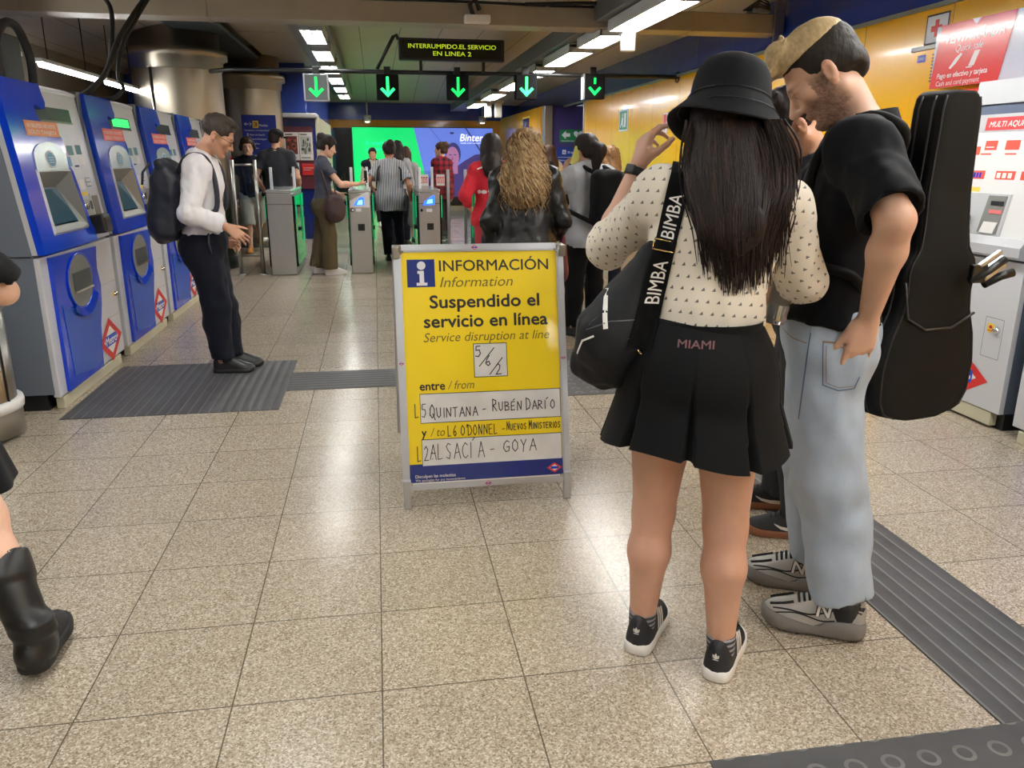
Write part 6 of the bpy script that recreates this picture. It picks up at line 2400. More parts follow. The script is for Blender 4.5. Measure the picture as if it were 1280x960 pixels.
def simple_person(P, label, skin, top, top_kw, bottom, bottom_kw, hair, hair_kw, shoe_up=S_BLACK, shoe_sole=S_BLACK, h=0.011, hands=None, bulk=1.0, bust=0.0, skirt=None, top_name='top', bottom_name='trousers', hh=0.008, beard=None, stubble=0.0, fine=((), (), ())):
    t = make_person(P, label, skin)
    f = body_field(P, h, bulk, hands, bust=bust, fine=fine)
    v, F = f.mesh(1)
    mesh_obj('body', v, F, skin, t, None, head_tint(P, v, beard=beard, stubble=stubble), None, P.pos)
    if top:
        kw = dict(bulk=bulk, bust=bust)
        kw.update(top_kw)
        wrap(P, top_field(P, h, **kw), top_name, top, t)
    if bottom:
        kw = dict(bulk=bulk)
        kw.update(bottom_kw)
        wrap(P, legs_field(P, h, **kw), bottom_name, bottom, t)
    if hair:
        wrap(P, hair_field(P, hh, **hair_kw), 'hair', hair, t)
    for q in (1, -1):
        s, loc, up = shoe(P, q, shoe_up, shoe_sole, t)
        for o in [s] + list(s.children):
            pass
        # lofts are in world space: shift the meshes into the person's frame
        for o in [s] + list(s.children):
            o.data.transform(Matrix.Translation(-Vector(P.pos)))
    return t


def to_local(o, P):
    for x in [o] + list(o.children):
        x.data.transform(Matrix.Translation(-Vector(P.pos)))
    return o


# ================================================================== PEOPLE NEAR AND BEYOND THE GATES
def deg(a):
    return math.radians(a)


def strap_tube(P, pts, r, m, name, parent, flat=0.4):
    b = MB()
    b.tube([Vector(p) - Vector(P.pos) for p in pts], r, 0, 8)
    return b.build(name, m, parent)


# woman in olive trousers holding her phone over the reader
P = Pose((-0.66, 10.42), deg(78), 1.68, True, feet=((0.06, 0.02), (-0.10, -0.12)), toe=(0.1, -0.05), lean=0.03, wrR=(0.12, 0.42, 1.13), elR=(0.5, -0.4, -0.6), wrL=(-0.16, 0.22, 1.0), elL=(-0.4, -0.6, 0), head=(0.05, 0.30, 0))
pw = simple_person(P, 'woman in a slate tee and wide olive trousers holding a phone over the gate reader', M_SKIN_A, C_SLATE, dict(sleeve=0.55, hem=0.05, ease=0.010), C_OLIVE, dict(knee=0.092, hem=0.10, ease=0.02, folds=0.012), H_DARK, dict(style='bun', thick=0.02, vol=1.25, curl=0.006),
                   S_WHITE, S_WHITE, 0.0095, hands={1: dict(d=P.F + V(0, 0, 0.15), n=V(0, 0, 1) - P.R * 0.4, curl=(0.5, 0.5, 0.3))}, bust=0.9)
o = empty('phone', tuple(P.wr[1] + P.F * 0.10 + V(0, 0, 0.035)), deg(-60), 'dark phone in the outstretched hand of the woman in olive trousers', 'phone')
MB().box((-0.036, -0.004, -0.02), (0.036, 0.004, 0.13), 0, 0.006).build('case', M_BLACK, o)
# her shoulder bag
o = empty('shoulder_bag', tuple(P.pel + P.R * 0.2 + V(0, 0, -0.12)), 0, 'dark brown shoulder bag hanging at the hip of the woman in olive trousers', 'bag')
f = Field(P.pel + P.R * 0.2 - V(.3, .3, .4), P.pel + P.R * 0.2 + V(.3, .3, .3), 0.012)
c = P.pel + P.R * 0.235 + P.F * 0.10 + V(0, 0, -0.07)
f.ell(c, V(0.06, 0.13, 0.17), np.stack([P.R, P.F, V(0, 0, 1)], 1), 0.02)
f.ell(c + V(0, 0, 0.1), V(0.05, 0.10, 0.09), np.stack([P.R, P.F, V(0, 0, 1)], 1), 0.03)
f.warp(0.01, 14)
M_BAGBR = mat('bag_brown', (58, 38, 38), 0.5)
finish(f, 'pouch', M_BAGBR, o, origin=o.location)
b = MB()
for d_ in (-0.06, 0.07):
    b.tube([Vector(c + V(0, 0, 0.1) + P.F * d_), Vector(P.sh[1] * 0.4 + c * 0.6 + P.R * 0.02 + P.F * d_ * 0.7), Vector(P.sh[1] + P.R * 0.02 + P.F * d_ + V(0, 0, 0.02)), Vector(P.sh[1] - P.R * 0.05 + P.F * d_ * 0.3 + V(0, 0, 0.078))], 0.009, 0, 8)
b.bm.transform(Matrix.Translation(-Vector(o.location)))
b.build('strap', M_BAGBR, o)

# man in the dark tee with a cap
P = Pose((-1.36, 11.9), deg(8), 1.80, wrL=(-0.24, 0.10, 1.0), wrR=(0.25, 0.12, 0.98), head=(0.45, 0.1, 0), feet=((0.1, 0.1), (-0.1, -0.1)))
simple_person(P, 'man in a dark grey tee and black cap seen from behind beyond the first gate', M_SKIN_B, C_CHAR, dict(sleeve=0.62, hem=-0.08, ease=0.026), C_NAVY, {}, H_DARK, dict(style='short', thick=0.008), S_BLACK, S_WHITE, 0.011)
o = empty('cap', tuple(P.head), 0, 'black cap worn by the man in the dark grey tee', 'cap')
f = Field(P.head - 0.25, P.head + 0.25, 0.01)
f.ell(P.hp(0, -0.012, 0.055), V(0.094, 0.116, 0.082), P.hr, 0.01)
f.box(P.hp(0, 0, -0.05), V(0.2, 0.2, 0.085), P.hr, 0.01, 0.01, 'sub')
f.ell(P.hp(0, 0.13, 0.035), V(0.07, 0.09, 0.012), P.hr, 0.006)
finish(f, 'crown', C_BLACK, o, origin=o.location)

# young man with headphones coming towards us
P = Pose((-1.90, 13.0), deg(172), 1.70, wrR=(0.24, 0.06, 0.86), wrL=(-0.22, 0.12, 0.95), feet=((0.08, 0.22), (-0.06, -0.42)), toe=(0.15, -0.1), lift=(0.0, 0.09), head=(0, 0.05, 0.05))
ph = simple_person(P, 'young man in pale shorts and tan boots walking towards us behind the steel rail', M_SKIN_A, C_NAVY, dict(sleeve=0.6, hem=-0.06, ease=0.022), cloth('cloth_pale_denim', (176, 182, 178)), dict(length=0.12, knee=0.098, hem=0.10, ease=0.018), H_BROWN, dict(style='short', thick=0.01), S_TAN, S_TAN, 0.0095)
o = empty('headphones', tuple(P.head), 0, 'dark over-ear headphones on the young man in pale shorts', 'headphones')
b = MB()
b.tube([Vector(P.hp(0.1 * math.cos(a), -0.01, 0.0 + 0.145 * math.sin(a)) - P.head) for a in np.linspace(0, PI, 14)], 0.012, 0, 8)
b.build('headband', M_BLACK, o)
for q in (1, -1):
    f = Field(P.hp(q * 0.1, 0, 0) - 0.1, P.hp(q * 0.1, 0, 0) + 0.1, 0.007)
    f.ell(P.hp(q * 0.098, -0.008, -0.01), V(0.026, 0.042, 0.05), P.hr, 0.01)
    finish(f, 'ear_cup', M_BLACK, o, origin=o.location)
o = empty('draped_jacket', tuple(P.wr[-1]), 0, 'black jacket with white stripes draped over the arm of the young man with headphones', 'jacket')
f = Field(P.wr[-1] - V(.35, .35, .5), P.wr[-1] + V(.35, .35, .6), 0.012)
f.cone(P.sh[-1] + V(0, 0, 0.02), P.el[-1] - P.R * 0.02, 0.08, 0.10, 0.05)
f.cone(P.el[-1] - P.R * 0.02, P.wr[-1] + V(0, 0, -0.05), 0.10, 0.075, 0.05)
f.warp(0.02, 9)
finish(f, 'cloth', C_BLACK, o, origin=o.location)
b = MB()
for i in range(3):
    b.tube([Vector(P.sh[-1] + P.F * (0.085 - 0.01 * i) + P.R * (0.02 - 0.035 * i) + V(0, 0, 0.03)), Vector(P.sh[-1] * 0.5 + P.el[-1] * 0.5 + P.F * 0.1 + P.R * (0.0 - 0.035 * i))], 0.009, 0, 6)
b.bm.transform(Matrix.Translation(-Vector(o.location)))
b.build('stripe', M_PAPER, o)

# striped shirt woman passing the gate
def striped(name, a, b_, period, axis_='x', frac=0.5):
    m = cloth(name, a)
    N = NT(m)
    v, x, y, z = N.coords('Object')
    ang = x if axis_ == 'x' else z
    f_ = N.math('FRACT', N.math('DIVIDE', N.math('ADD', ang, 20.0), period))
    N.l(N.mix(N.math('LESS_THAN', f_, frac), lin(a), lin(b_)), N.b.inputs['Base Color'])
    return m


P = Pose((0.20, 11.75), deg(4), 1.64, True, feet=((0.10, 0.28), (-0.06, -0.02)), toe=(0.1, -0.1), wrR=(0.29, 0.02, 0.86), wrL=(-0.26, 0.12, 1.02), head=(-0.35, 0.12, 0))
ps = simple_person(P, 'woman in a grey and white striped shirt walking away through the gate', M_SKIN_C, striped('cloth_stripes', (196, 198, 202), (92, 94, 102), 0.024), dict(sleeve=0.75, hem=-0.16, ease=0.03, flare=0.025, sl_ease=0.024, folds=0.012), C_NAVY, dict(knee=0.072, hem=0.075), H_DARK, dict(style='bun', thick=0.018, vol=1.2, curl=0.005), S_BLACK, S_BLACK, 0.0095, bust=1.0, bulk=1.12)
o = empty('shoulder_bag', tuple(P.wr[1]), 0, 'beige cloth bag held at the side of the striped shirt woman', 'bag')
f = Field(P.wr[1] - V(.25, .25, .5), P.wr[1] + V(.25, .25, .2), 0.012)
f.cone(P.wr[1] + V(0.0, 0, 0.0), P.wr[1] + V(0.03, 0.02, -0.30), 0.035, 0.09, 0.03, (P.F, 0.6))
f.warp(0.014, 12)
finish(f, 'pouch', C_STONE, o, origin=o.location)
b = MB()
for q in (1, -1):
    b.tube([Vector(P.nec + P.Rt * q * 0.10 + V(0, 0, 0.03)), Vector(P.nec + P.Rt * q * 0.16 - P.Ft * 0.115 - V(0, 0, 0.10)), Vector(P.wai + P.Rt * q * 0.165 - P.Ft * 0.11 + V(0, 0, 0.10))], 0.014, 0, 8)
b.bm.transform(Matrix.Translation(-Vector(P.pos)))
b.build('strap', C_CHAR, ps)

# people beyond, by the screen
P = Pose((0.36, 13.6), deg(10), 1.68, True, feet=((0.1, 0.1), (-0.08, -0.1)), head=(-0.2, 0.0, 0))
pb = simple_person(P, 'dark haired woman with a white hair bow behind the striped shirt', M_SKIN_A, C_GREYM, dict(sleeve=1.8), C_NAVY, {}, H_DARK, dict(style='long', thick=0.02, length=0.34), h=0.012, bust=0.9)
f = Field(P.hp(-0.06, -0.06, 0.10) - 0.12, P.hp(-0.06, -0.06, 0.10) + 0.12, 0.008)
for q in (1, -1):
    f.ell(P.hp(-0.085 + 0.035 * q, -0.055, 0.095 + 0.015 * q), V(0.036, 0.018, 0.024), P.hr, 0.008)
finish(f, 'hair_bow', S_WHITE, pb, origin=P.pos)
P = Pose((0.52, 14.3), deg(15), 1.60, True, feet=((0.09, 0.08), (-0.09, -0.08)))
simple_person(P, 'long brown haired woman in a grey top and skirt beyond the blue reader gate', M_SKIN_A, C_GREYM, dict(sleeve=1.7), cloth('cloth_steel', (104, 106, 112)), dict(length=0.35, knee=0.11, hem=0.125, ease=0.03), H_BROWN, dict(style='long', thick=0.018, length=0.42), h=0.012, bust=0.9)
P = Pose((1.17, 14.5), deg(-38), 1.68, True, feet=((0.1, 0.05), (-0.08, -0.05)), head=(-0.5, -0.03, 0))
M_PLAID = cloth('cloth_plaid', (112, 30, 40))
_N = NT(M_PLAID)
_v, _x, _y, _z = _N.coords('Object')
_a = _N.math('LESS_THAN', _N.math('FRACT', _N.math('DIVIDE', _N.math('ADD', _x, 9.0), 0.10)), 0.45)
_b = _N.math('LESS_THAN', _N.math('FRACT', _N.math('DIVIDE', _N.math('ADD', _z, 9.0), 0.10)), 0.45)
_c = _N.mix(_N.math('MULTIPLY', _N.math('ADD', _a, _b), 0.5), lin((140, 34, 46)), lin((46, 28, 40)))
_N.l(_c, _N.b.inputs['Base Color'])
simple_person(P, 'person in a dark red plaid shirt looking left in front of the screen', M_SKIN_A, M_PLAID, dict(sleeve=1.85, hem=-0.16, ease=0.03, sl_ease=0.022, flare=0.02), C_CHAR, dict(knee=0.08, hem=0.085), H_BROWN, dict(style='bun', thick=0.018, vol=1.3), S_GREY, S_WHITE, 0.011)
P = Pose((-0.05, 17.8), deg(178), 1.62, feet=((0.1, 0), (-0.1, 0.1)))
pv = simple_person(P, 'distant person in a dark vest facing us before the green screen', M_SKIN_B, C_STONE, dict(sleeve=1.85), C_NAVY, {}, H_DARK, dict(style='short', thick=0.016), S_WHITE, S_WHITE, 0.014)
f = top_field(P, 0.014, sleeve=0.05, ease=0.035, hem=-0.05, low_neck=0.16)
f.box(P.che + P.F * 0.2, V(0.04, 0.2, 0.5), np.stack([P.R, P.F, V(0, 0, 1)], 1), 0.01, 0.01, 'sub')
wrap(P, f, 'vest', C_NAVY, pv)

# red sweatshirt with a long black bag
P = Pose((1.16, 8.2), deg(6), 1.64, True, feet=((0.1, 0.05), (-0.1, -0.05)), wrR=(0.2, 0.25, 1.0), wrL=(-0.22, 0.12, 0.95), head=(0, 0.12, 0))
pr = simple_person(P, 'black haired person in a red printed sweatshirt, left of the curly blond hair', M_SKIN_A, C_RED, dict(sleeve=1.9, hem=-0.10, ease=0.036, sl_ease=0.026, folds=0.014), cloth('cloth_pink_red', (196, 70, 84)), dict(knee=0.075, hem=0.075), H_DARK, dict(style='long', thick=0.028, length=0.22, vol=1.0), S_WHITE, S_WHITE, 0.011)
from mathutils.bvhtree import BVHTree


def bvh(*objs):
    vs, fs = [], []
    for o in objs:
        bpy.context.view_layer.update()
        M = o.matrix_world
        off = len(vs)
        vs += [M @ v.co for v in o.data.vertices]
        fs += [[off + i for i in p.vertices] for p in o.data.polygons]
    return BVHTree.FromPolygons(vs, fs)


def bvh_raw(o):
    return BVHTree.FromPolygons([v.co.copy() for v in o.data.vertices], [list(p.vertices) for p in o.data.polygons])


def drape(bm_or_mb, tree, direction, off, pre=0.4):
    """push every vertex along `direction` onto the surface, resting `off` in front of it"""
    d = Vector(direction).normalized()
    bm = bm_or_mb.bm if isinstance(bm_or_mb, MB) else bm_or_mb
    last = None
    for v in bm.verts:
        hit = tree.ray_cast(v.co - d * pre, d, pre * 2)
        if hit[0] is not None:
            v.co = hit[0] - d * off
            last = v.co
        else:
            n = tree.find_nearest(v.co)
            if n[0] is not None:
                v.co = n[0] + (v.co - n[0]).normalized() * off


def lower(o):
    return o


def subdiv(mb, n=1, maxlen=0.02):
    for _ in range(n):
        es = [e for e in mb.bm.edges if e.calc_length() > maxlen]
        if es:
            bmesh.ops.subdivide_edges(mb.bm, edges=es, cuts=1, use_grid_fill=True)
    bmesh.ops.triangulate(mb.bm, faces=mb.bm.faces)


def child(o, name):
    return [c for c in o.children if c.name.split('.')[0] == name][0]


b = MB()
M = plane_M(P.che - P.F * 0.3 - P.R * 0.16 + V(0, 0, -0.05), P.R, (0, 0, 1))
rr = random.Random(5)
for k in range(9):
    flat_disc(b, M, rr.uniform(0.03, 0.27), rr.uniform(-0.12, 0.14), rr.uniform(0.012, 0.03), rr.uniform(0.008, 0.02), 0, 0)
flat_line(b, M, [(0.02, 0.16), (0.1, 0.19), (0.2, 0.19), (0.3, 0.16)], 0.014, 0)
subdiv(b, 1, 0.03)
drape(b, bvh(child(pr, 'top')), P.F, 0.004)
b.bm.transform(Matrix.Translation(-Vector(P.pos)))
b.build('white_print', M_PAPER, pr)
o = empty('long_bag', tuple(P.pel), 0, 'narrow black bag slung over the back of the red sweatshirt', 'bag')
f = Field(P.pel - V(.4, .5, .6), P.pel + V(.5, .4, .8), 0.012)
c = P.pel - P.F * 0.19 + P.R * 0.10
f.cone(c + V(0, 0, 0.22), c + V(0, 0, -0.25), 0.085, 0.10, 0.03, (P.F, 0.6))
f.warp(0.008, 12)
finish(f, 'pouch', C_BLACK, o, origin=o.location)
b = MB()
b.tube([Vector(c + V(0, 0, 0.25)), Vector(P.che - P.F * 0.165 + P.R * 0.11), Vector(P.sh[1] - P.R * 0.05 - P.F * 0.07 + V(0, 0, 0.08)), Vector(P.sh[1] - P.R * 0.05 + P.F * 0.05 + V(0, 0, 0.075))], 0.026, 0, 8)
b.bm.transform(Matrix.Translation(-Vector(o.location)))
b.build('strap', C_BLACK, o)

# curly blond hair, black leather jacket
M_LEATHER = mat('black_leather', (12, 12, 13), 0.40, spec=0.45, bump=(90, 0.06))
P = Pose((1.02, 5.55), deg(12), 1.60, True, feet=((0.1, 0.03), (-0.1, -0.03)), wrR=(0.22, 0.16, 0.90), wrL=(-0.25, 0.04, 0.80), head=(0, 0.12, 0), wide=1.12)
pj_ = simple_person(P, 'person with long curly blond hair in a black leather jacket behind the notice board', M_SKIN_A, M_LEATHER, dict(sleeve=1.95, hem=-0.20, ease=0.045, sl_ease=0.03, folds=0.016, flare=0.02, boxy=0.04), C_BLACK, {}, H_BLOND, dict(style='curly', thick=0.024, length=0.27, curl=0.010, vol=1.12), S_BLACK, S_BLACK, 0.009, hh=0.0065, bulk=1.05)
b = MB()
b.tube([Vector(p) for p in (P.che - P.F * 0.19 + V(0, 0, 0.08), P.wai - P.F * 0.17, P.pel - P.F * 0.2 - V(0, 0, 0.12))], 0.004, 0, 6)
b.tube([Vector(P.che - P.F * 0.18 + P.R * x + V(0, 0, 0.02)) for x in np.linspace(-0.16, 0.16, 9)], 0.004, 0, 6)
drape(b, bvh(child(pj_, 'top')), P.F, 0.001)
b.bm.transform(Matrix.Translation(-Vector(P.pos)))
b.build('back_seam', M_LEATHER, pj_)
# loose curly locks
rr = random.Random(9)
tr_ = bvh(child(pj_, 'hair'), child(pj_, 'top'))
b = MB()
for i in range(300):
    side = rr.uniform(-1, 1)
    up0 = rr.uniform(-0.02, 0.11)
    ln = rr.uniform(0.24, 0.44)
    w1 = side * (0.155 + rr.uniform(-0.01, 0.03))
    w0 = side * 0.095
    ph, fr = rr.uniform(0, 6.28), rr.uniform(48, 75)
    pts = []
    d = Vector(P.Ft)
    for j in range(37):
        t_ = j / 36
        lat_ = w0 + (w1 - w0) * min(1, t_ * 1.5) + 0.012 * math.sin(ph + fr * ln * t_)
        p = Vector(P.head) + Vector(P.Rt) * lat_ + Vector((0, 0, up0 - ln * t_))
        h_ = tr_.ray_cast(p - d * 0.5, d, 0.56)
        base_ = h_[0] if h_[0] is not None else p - d * 0.02
        pts.append(base_ - d * (0.006 + 0.008 * math.cos(ph + fr * ln * t_)))
    r0 = rr.uniform(0.0035, 0.0065)
    b.tube(pts, [r0 * (1 - 0.6 * (j / 36) ** 2) for j in range(37)], rr.choice((0, 0, 1, 2)), 5)
b.bm.transform(Matrix.Translation(-Vector(P.pos)))
b.build('hair_lock', [H_BLOND, hair_mat('lock_gold', (182, 156, 116), wave=1), hair_mat('lock_brown', (112, 84, 52), wave=1)], child(pj_, 'hair'))
o = empty('tote_bag', tuple(P.pel + P.R * 0.33), 0, 'dark red bag at the right side of the black leather jacket', 'bag')
f = Field(P.pel + P.R * 0.3 - V(.3, .3, .4), P.pel + P.R * 0.3 + V(.3, .3, .3), 0.012)
f.cone(P.pel + P.R * 0.27 + P.F * 0.1 + V(0, 0, 0.02), P.pel + P.R * 0.28 + P.F * 0.1 - V(0, 0, 0.2), 0.05, 0.08, 0.02, (P.R, 0.5))
finish(f, 'pouch', mat('bag_dark_red', (84, 24, 40), 0.5), o, origin=o.location)
b = MB()
b.tube([Vector(P.pel + P.R * 0.27 + P.F * (0.1 + y) + V(0, 0, z)) for y, z in ((-0.04, 0.03), (-0.02, 0.16), (0.02, 0.16), (0.04, 0.03))], 0.007, 0, 8)
b.bm.transform(Matrix.Translation(-Vector(o.location)))
b.build('handle', mat('bag_dark_red_handle', (70, 20, 34), 0.5), o)

# grey sweatshirt with a phone at the ear and a black backpack
P = Pose((1.70, 6.38), deg(-18), 1.60, True, feet=((0.1, 0.02), (-0.10, 0.04)), toe=(0.1, -0.35), wrL=(-0.15, 0.14, 1.345), elL=(-0.8, -0.1, -0.7), wrR=(0.2, 0.2, 1.0), head=(-0.25, 0.15, -0.12))
pg = simple_person(P, 'person in a grey sweatshirt and black trousers holding a phone to the ear', M_SKIN_A, C_GREYM, dict(sleeve=1.75, hem=-0.10, ease=0.042, sl_ease=0.036, folds=0.015, cuff=0.0), C_BLACK, dict(knee=0.078, hem=0.078, ease=0.014), H_DARK, dict(style='pony', thick=0.02, length=0.22, vol=1.4), S_BLACK, S_BLACK, 0.009,
                   hands={-1: dict(d=V(0.25, 0.0, 1.0), n=P.R * 0.9 + P.F * 0.1, curl=(0.5, 0.6, 0.4))}, hh=0.0075)
o = empty('phone', tuple(P.hp(-0.115, 0.01, -0.03)), deg(28), 'pale yellow phone held to the ear of the person in the grey sweatshirt', 'phone')
MB().box((-0.038, -0.005, -0.075), (0.038, 0.005, 0.075), 0, 0.008, rot=Matrix.Rotation(0.4, 3, 'Y')).build('case', mat('phone_yellow', (206, 204, 110), 0.4), o)
o = empty('backpack', tuple(P.che - P.F * 0.2), 0, 'black backpack on the person in the grey sweatshirt', 'backpack')
f = Field(P.che - V(.45, .5, .5), P.che + V(.45, .4, .4), 0.011)
c = P.che - P.F * 0.245 - V(0, 0, 0.06)
RR = np.stack([P.R, P.F, V(0, 0, 1)], 1)
f.box(c, V(0.13, 0.075, 0.22), RR, 0.06, 0.02)
f.ell(c - P.F * 0.04 - V(0, 0, 0.07), V(0.11, 0.07, 0.12), RR, 0.03)
f.warp(0.008, 12)
finish(f, 'pack', C_BLACK, o, origin=o.location)
b = MB()
for q in (1, -1):
    pts = [c + P.R * q * 0.09 + P.F * 0.05 + V(0, 0, 0.2), P.sh[q] - P.R * q * 0.045 - P.F * 0.07 + V(0, 0, 0.09), P.sh[q] - P.R * q * 0.03 + P.F * 0.06 + V(0, 0, 0.085), P.sh[q] + P.F * 0.145 - V(0, 0, 0.1), P.wai + P.R * q * 0.205 + P.F * 0.08 + V(0, 0, 0.05), c + P.R * q * 0.12 - V(0, 0, 0.18)]
    b.tube([Vector(p) for p in pts], 0.018, 0, 8)
b.bm.transform(Matrix.Translation(-Vector(o.location)))
b.build('strap', C_BLACK, o)

# a few more heads between the gates and the wall
P = Pose((2.83, 13.1), deg(-25), 1.62, True, head=(-0.1, 0.1, 0), wrL=(-0.2, 0.3, 1.1))
simple_person(P, 'long brown haired woman in a white top beyond the gate beside the blue directory', M_SKIN_A, C_WHITE, dict(sleeve=1.8, ease=0.03), C_NAVY, {}, H_BROWN, dict(style='long', thick=0.018, length=0.34), S_WHITE, S_WHITE, 0.013, hh=0.01)
P = Pose((2.42, 12.0), deg(20), 1.62, head=(0.2, 0.1, 0))
simple_person(P, 'dark haired person in black half hidden behind the curly blond hair', M_SKIN_B, C_BLACK, dict(sleeve=1.9, ease=0.03), C_NAVY, {}, H_DARK, dict(style='short', thick=0.016), S_BLACK, S_BLACK, 0.013, hh=0.01)
P = Pose((2.31, 7.9), deg(15), 1.53, True, head=(0.1, 0.1, 0))
simple_person(P, 'curly brown haired person between the grey sweatshirt and the raised hand', M_SKIN_B, C_CHAR, dict(sleeve=1.9, ease=0.03), C_NAVY, {}, hair_mat('hair_curly_brown', (120, 88, 58), wave=1), dict(style='curly', thick=0.022, length=0.2, curl=0.013, vol=1.1), S_BLACK, S_BLACK, 0.012, hh=0.009)
P = Pose((2.42, 9.35), deg(-10), 1.52, True, head=(0.0, 0.1, 0))
simple_person(P, 'person in black with dark hair behind the phone of the grey sweatshirt', M_SKIN_B, C_BLACK, dict(sleeve=1.9, ease=0.03), C_BLACK, {}, H_DARK, dict(style='long', thick=0.02, length=0.3), S_BLACK, S_BLACK, 0.013, hh=0.01)


# ================================================================== PEOPLE AT THE MACHINES AND IN FRONT
# ---- man with the backpack at the ticket machines
P = Pose((-1.13, 5.66), deg(90), 1.70, feet=((0.07, 0.02), (-0.07, 0.06)), toe=(0.06, -0.05), lean=0.04, shift=(0, -0.02), hunch=0.05, head=(0.0, 0.55, 0.0),
         wrR=(0.19, 0.16, 1.01), elR=(0.5, -0.7, -0.3), wrL=(-0.20, 0.03, 0.88), elL=(-0.5, -0.7, -0.3))
M_SHIRT = cloth('shirt_white', (236, 234, 236), 0.8, amt=0.05)
pm = simple_person(P, 'man in a white shirt and navy trousers, head bowed at the ticket machines', M_SKIN_B, M_SHIRT, dict(sleeve=1.82, hem=0.055, ease=0.026, sl_ease=0.026, folds=0.016, collar=True, cuff=0.047), C_NAVY, dict(knee=0.092, hem=0.085, ease=0.024, folds=0.014, waist=0.01, seat=1.08), None, {}, S_BLACK, S_BLACK, 0.0075,
                   hands={1: dict(d=P.F * 0.8 - V(0, 0, 0.65), n=-P.R * 0.6 - V(0, 0, 0.3) + P.F * 0, curl=(0.4, 0.5, 0.3)), -1: dict(d=P.F * 0.9 - V(0, 0, 0.2), n=P.R * 0.7 - V(0, 0, 0.3), curl=(0.5, 0.6, 0.4))}, stubble=0.4,
                   fine=((), (), ((1.42, 1.75, 0.0045),)))
f = Field(P.head - 0.2, P.head + 0.2, 0.005)
k = P.hk
f.ell(P.hp(0, -0.018, 0.042), V(0.084, 0.105, 0.088) * k, P.hr, 0.01)
f.ell(P.hp(0, 0.025, 0.105), V(0.060, 0.062, 0.026) * k, P.hr, 0.02)
f.box(P.hp(0, 0.155, -0.045), V(0.09, 0.09, 0.115) * k, P.hr, 0.03, 0.008, 'sub')
for q in (1, -1):
    f.ell(P.hp(q * 0.085, 0.005, -0.03), V(0.03, 0.05, 0.05) * k, P.hr, 0.008, 'sub')
f.box(P.hp(0, -0.05, -0.165), V(0.15, 0.15, 0.09) * k, P.hr, 0.01, 0.01, 'sub')
f.warp(0.005, 60)
finish(f, 'hair', hair_mat('hair_short_grey', (62, 54, 48), 0.55), pm, origin=P.pos)
# belt
b = MB()
n = 40
for z0, z1 in ((0.055, 0.085),):
    b.grid(lambda u, v: Vector(P.pel + P.R * 0.164 * math.cos(2 * PI * u) + P.F * 0.128 * math.sin(2 * PI * u) + V(0, 0, 0.03 + 0.03 * v)), 40, 2, 0, closeu=True)
b.bm.transform(Matrix.Translation(-Vector(P.pos)))
b.build('belt', S_BLACK, pm)
M_PACK = mat('pack_nylon', (36, 39, 50), 0.5, bump=(30, 0.25, 0.01))
o = empty('backpack', tuple(P.che - P.F * 0.2), 0, 'dark navy roll-top backpack on the man in the white shirt', 'backpack')
f = Field(P.pel - V(.6, .4, .2), P.che + V(.3, .4, .35), 0.008)
RB = np.stack([P.R, nrm(P.F - V(0, 0, 0.10)), nrm(V(0, 0, 1) + P.F * 0.10)], 1)
c = P.che - P.F * 0.225 - V(0, 0, 0.135)
f.box(c, V(0.15, 0.105, 0.235), RB, 0.085, 0.02)
f.ell(c - P.F * 0.06 - V(0, 0, 0.08), V(0.135, 0.09, 0.17), RB, 0.05)
f.ell(c + RB @ V(0, 0.0, 0.215), V(0.135, 0.085, 0.075), RB, 0.03)
f.cone(c + RB @ V(-0.11, -0.03, 0.26), c + RB @ V(0.11, -0.03, 0.26), 0.035, 0.035, 0.025)
f.warp(0.012, 10, (1, 1, 0.6))
f.warp(0.006, 26)
finish(f, 'pack', M_PACK, o, origin=o.location)
b = MB()
for q in (1, -1):
    pts = [c + RB @ V(0.07 * q, 0.07, 0.21), P.sh[q] - P.R * q * 0.05 - P.F * 0.06 + V(0, 0, 0.078), P.sh[q] - P.R * q * 0.035 + P.F * 0.05 + V(0, 0, 0.075), P.sh[q] - P.R * q * 0.01 + P.F * 0.105 - V(0, 0, 0.06), P.che + P.R * q * 0.165 + P.F * 0.10 - V(0, 0, 0.16), P.wai + P.R * q * 0.19 - P.F * 0.0 + V(0, 0, 0.02), c + RB @ V(0.13 * q, 0.06, -0.16)]
    out = []
    VP = [Vector(p) for p in pts]
    for i in range(len(VP) - 1):
        p0, p1, p2, p3 = VP[max(i - 1, 0)], VP[i], VP[i + 1], VP[min(i + 2, len(VP) - 1)]
        for kk in range(6):
            u = kk / 6
            out.append(0.5 * ((2 * p1) + (-p0 + p2) * u + (2 * p0 - 5 * p1 + 4 * p2 - p3) * u * u + (-p0 + 3 * p1 - 3 * p2 + p3) * u ** 3))
    b.tube(out, 0.017, 0, 8)
b.bm.transform(Matrix.Translation(-Vector(o.location)))
b.build('strap', M_PACK, o)
b = MB()
b.tube([Vector(c + RB @ V(0.1, -0.09, 0.26)), Vector(c + RB @ V(0.12, -0.13, 0.2)), Vector(c + RB @ V(0.12, -0.135, 0.12))], 0.008, 0, 6)
b.tube([Vector(P.pel + P.R * 0.15 + P.F * 0.05 + V(0, 0, 0.10)), Vector(P.pel + P.R * 0.185 + P.F * 0.05), Vector(P.pel + P.R * 0.19 + P.F * 0.06 - V(0, 0, 0.08))], 0.009, 0, 6)
b.bm.transform(Matrix.Translation(-Vector(o.location)))
b.build('dangling_strap', M_PACK, o)
o = empty('glasses', tuple(P.head), 0, 'thin dark glasses on the man in the white shirt', 'glasses')
b = MB()
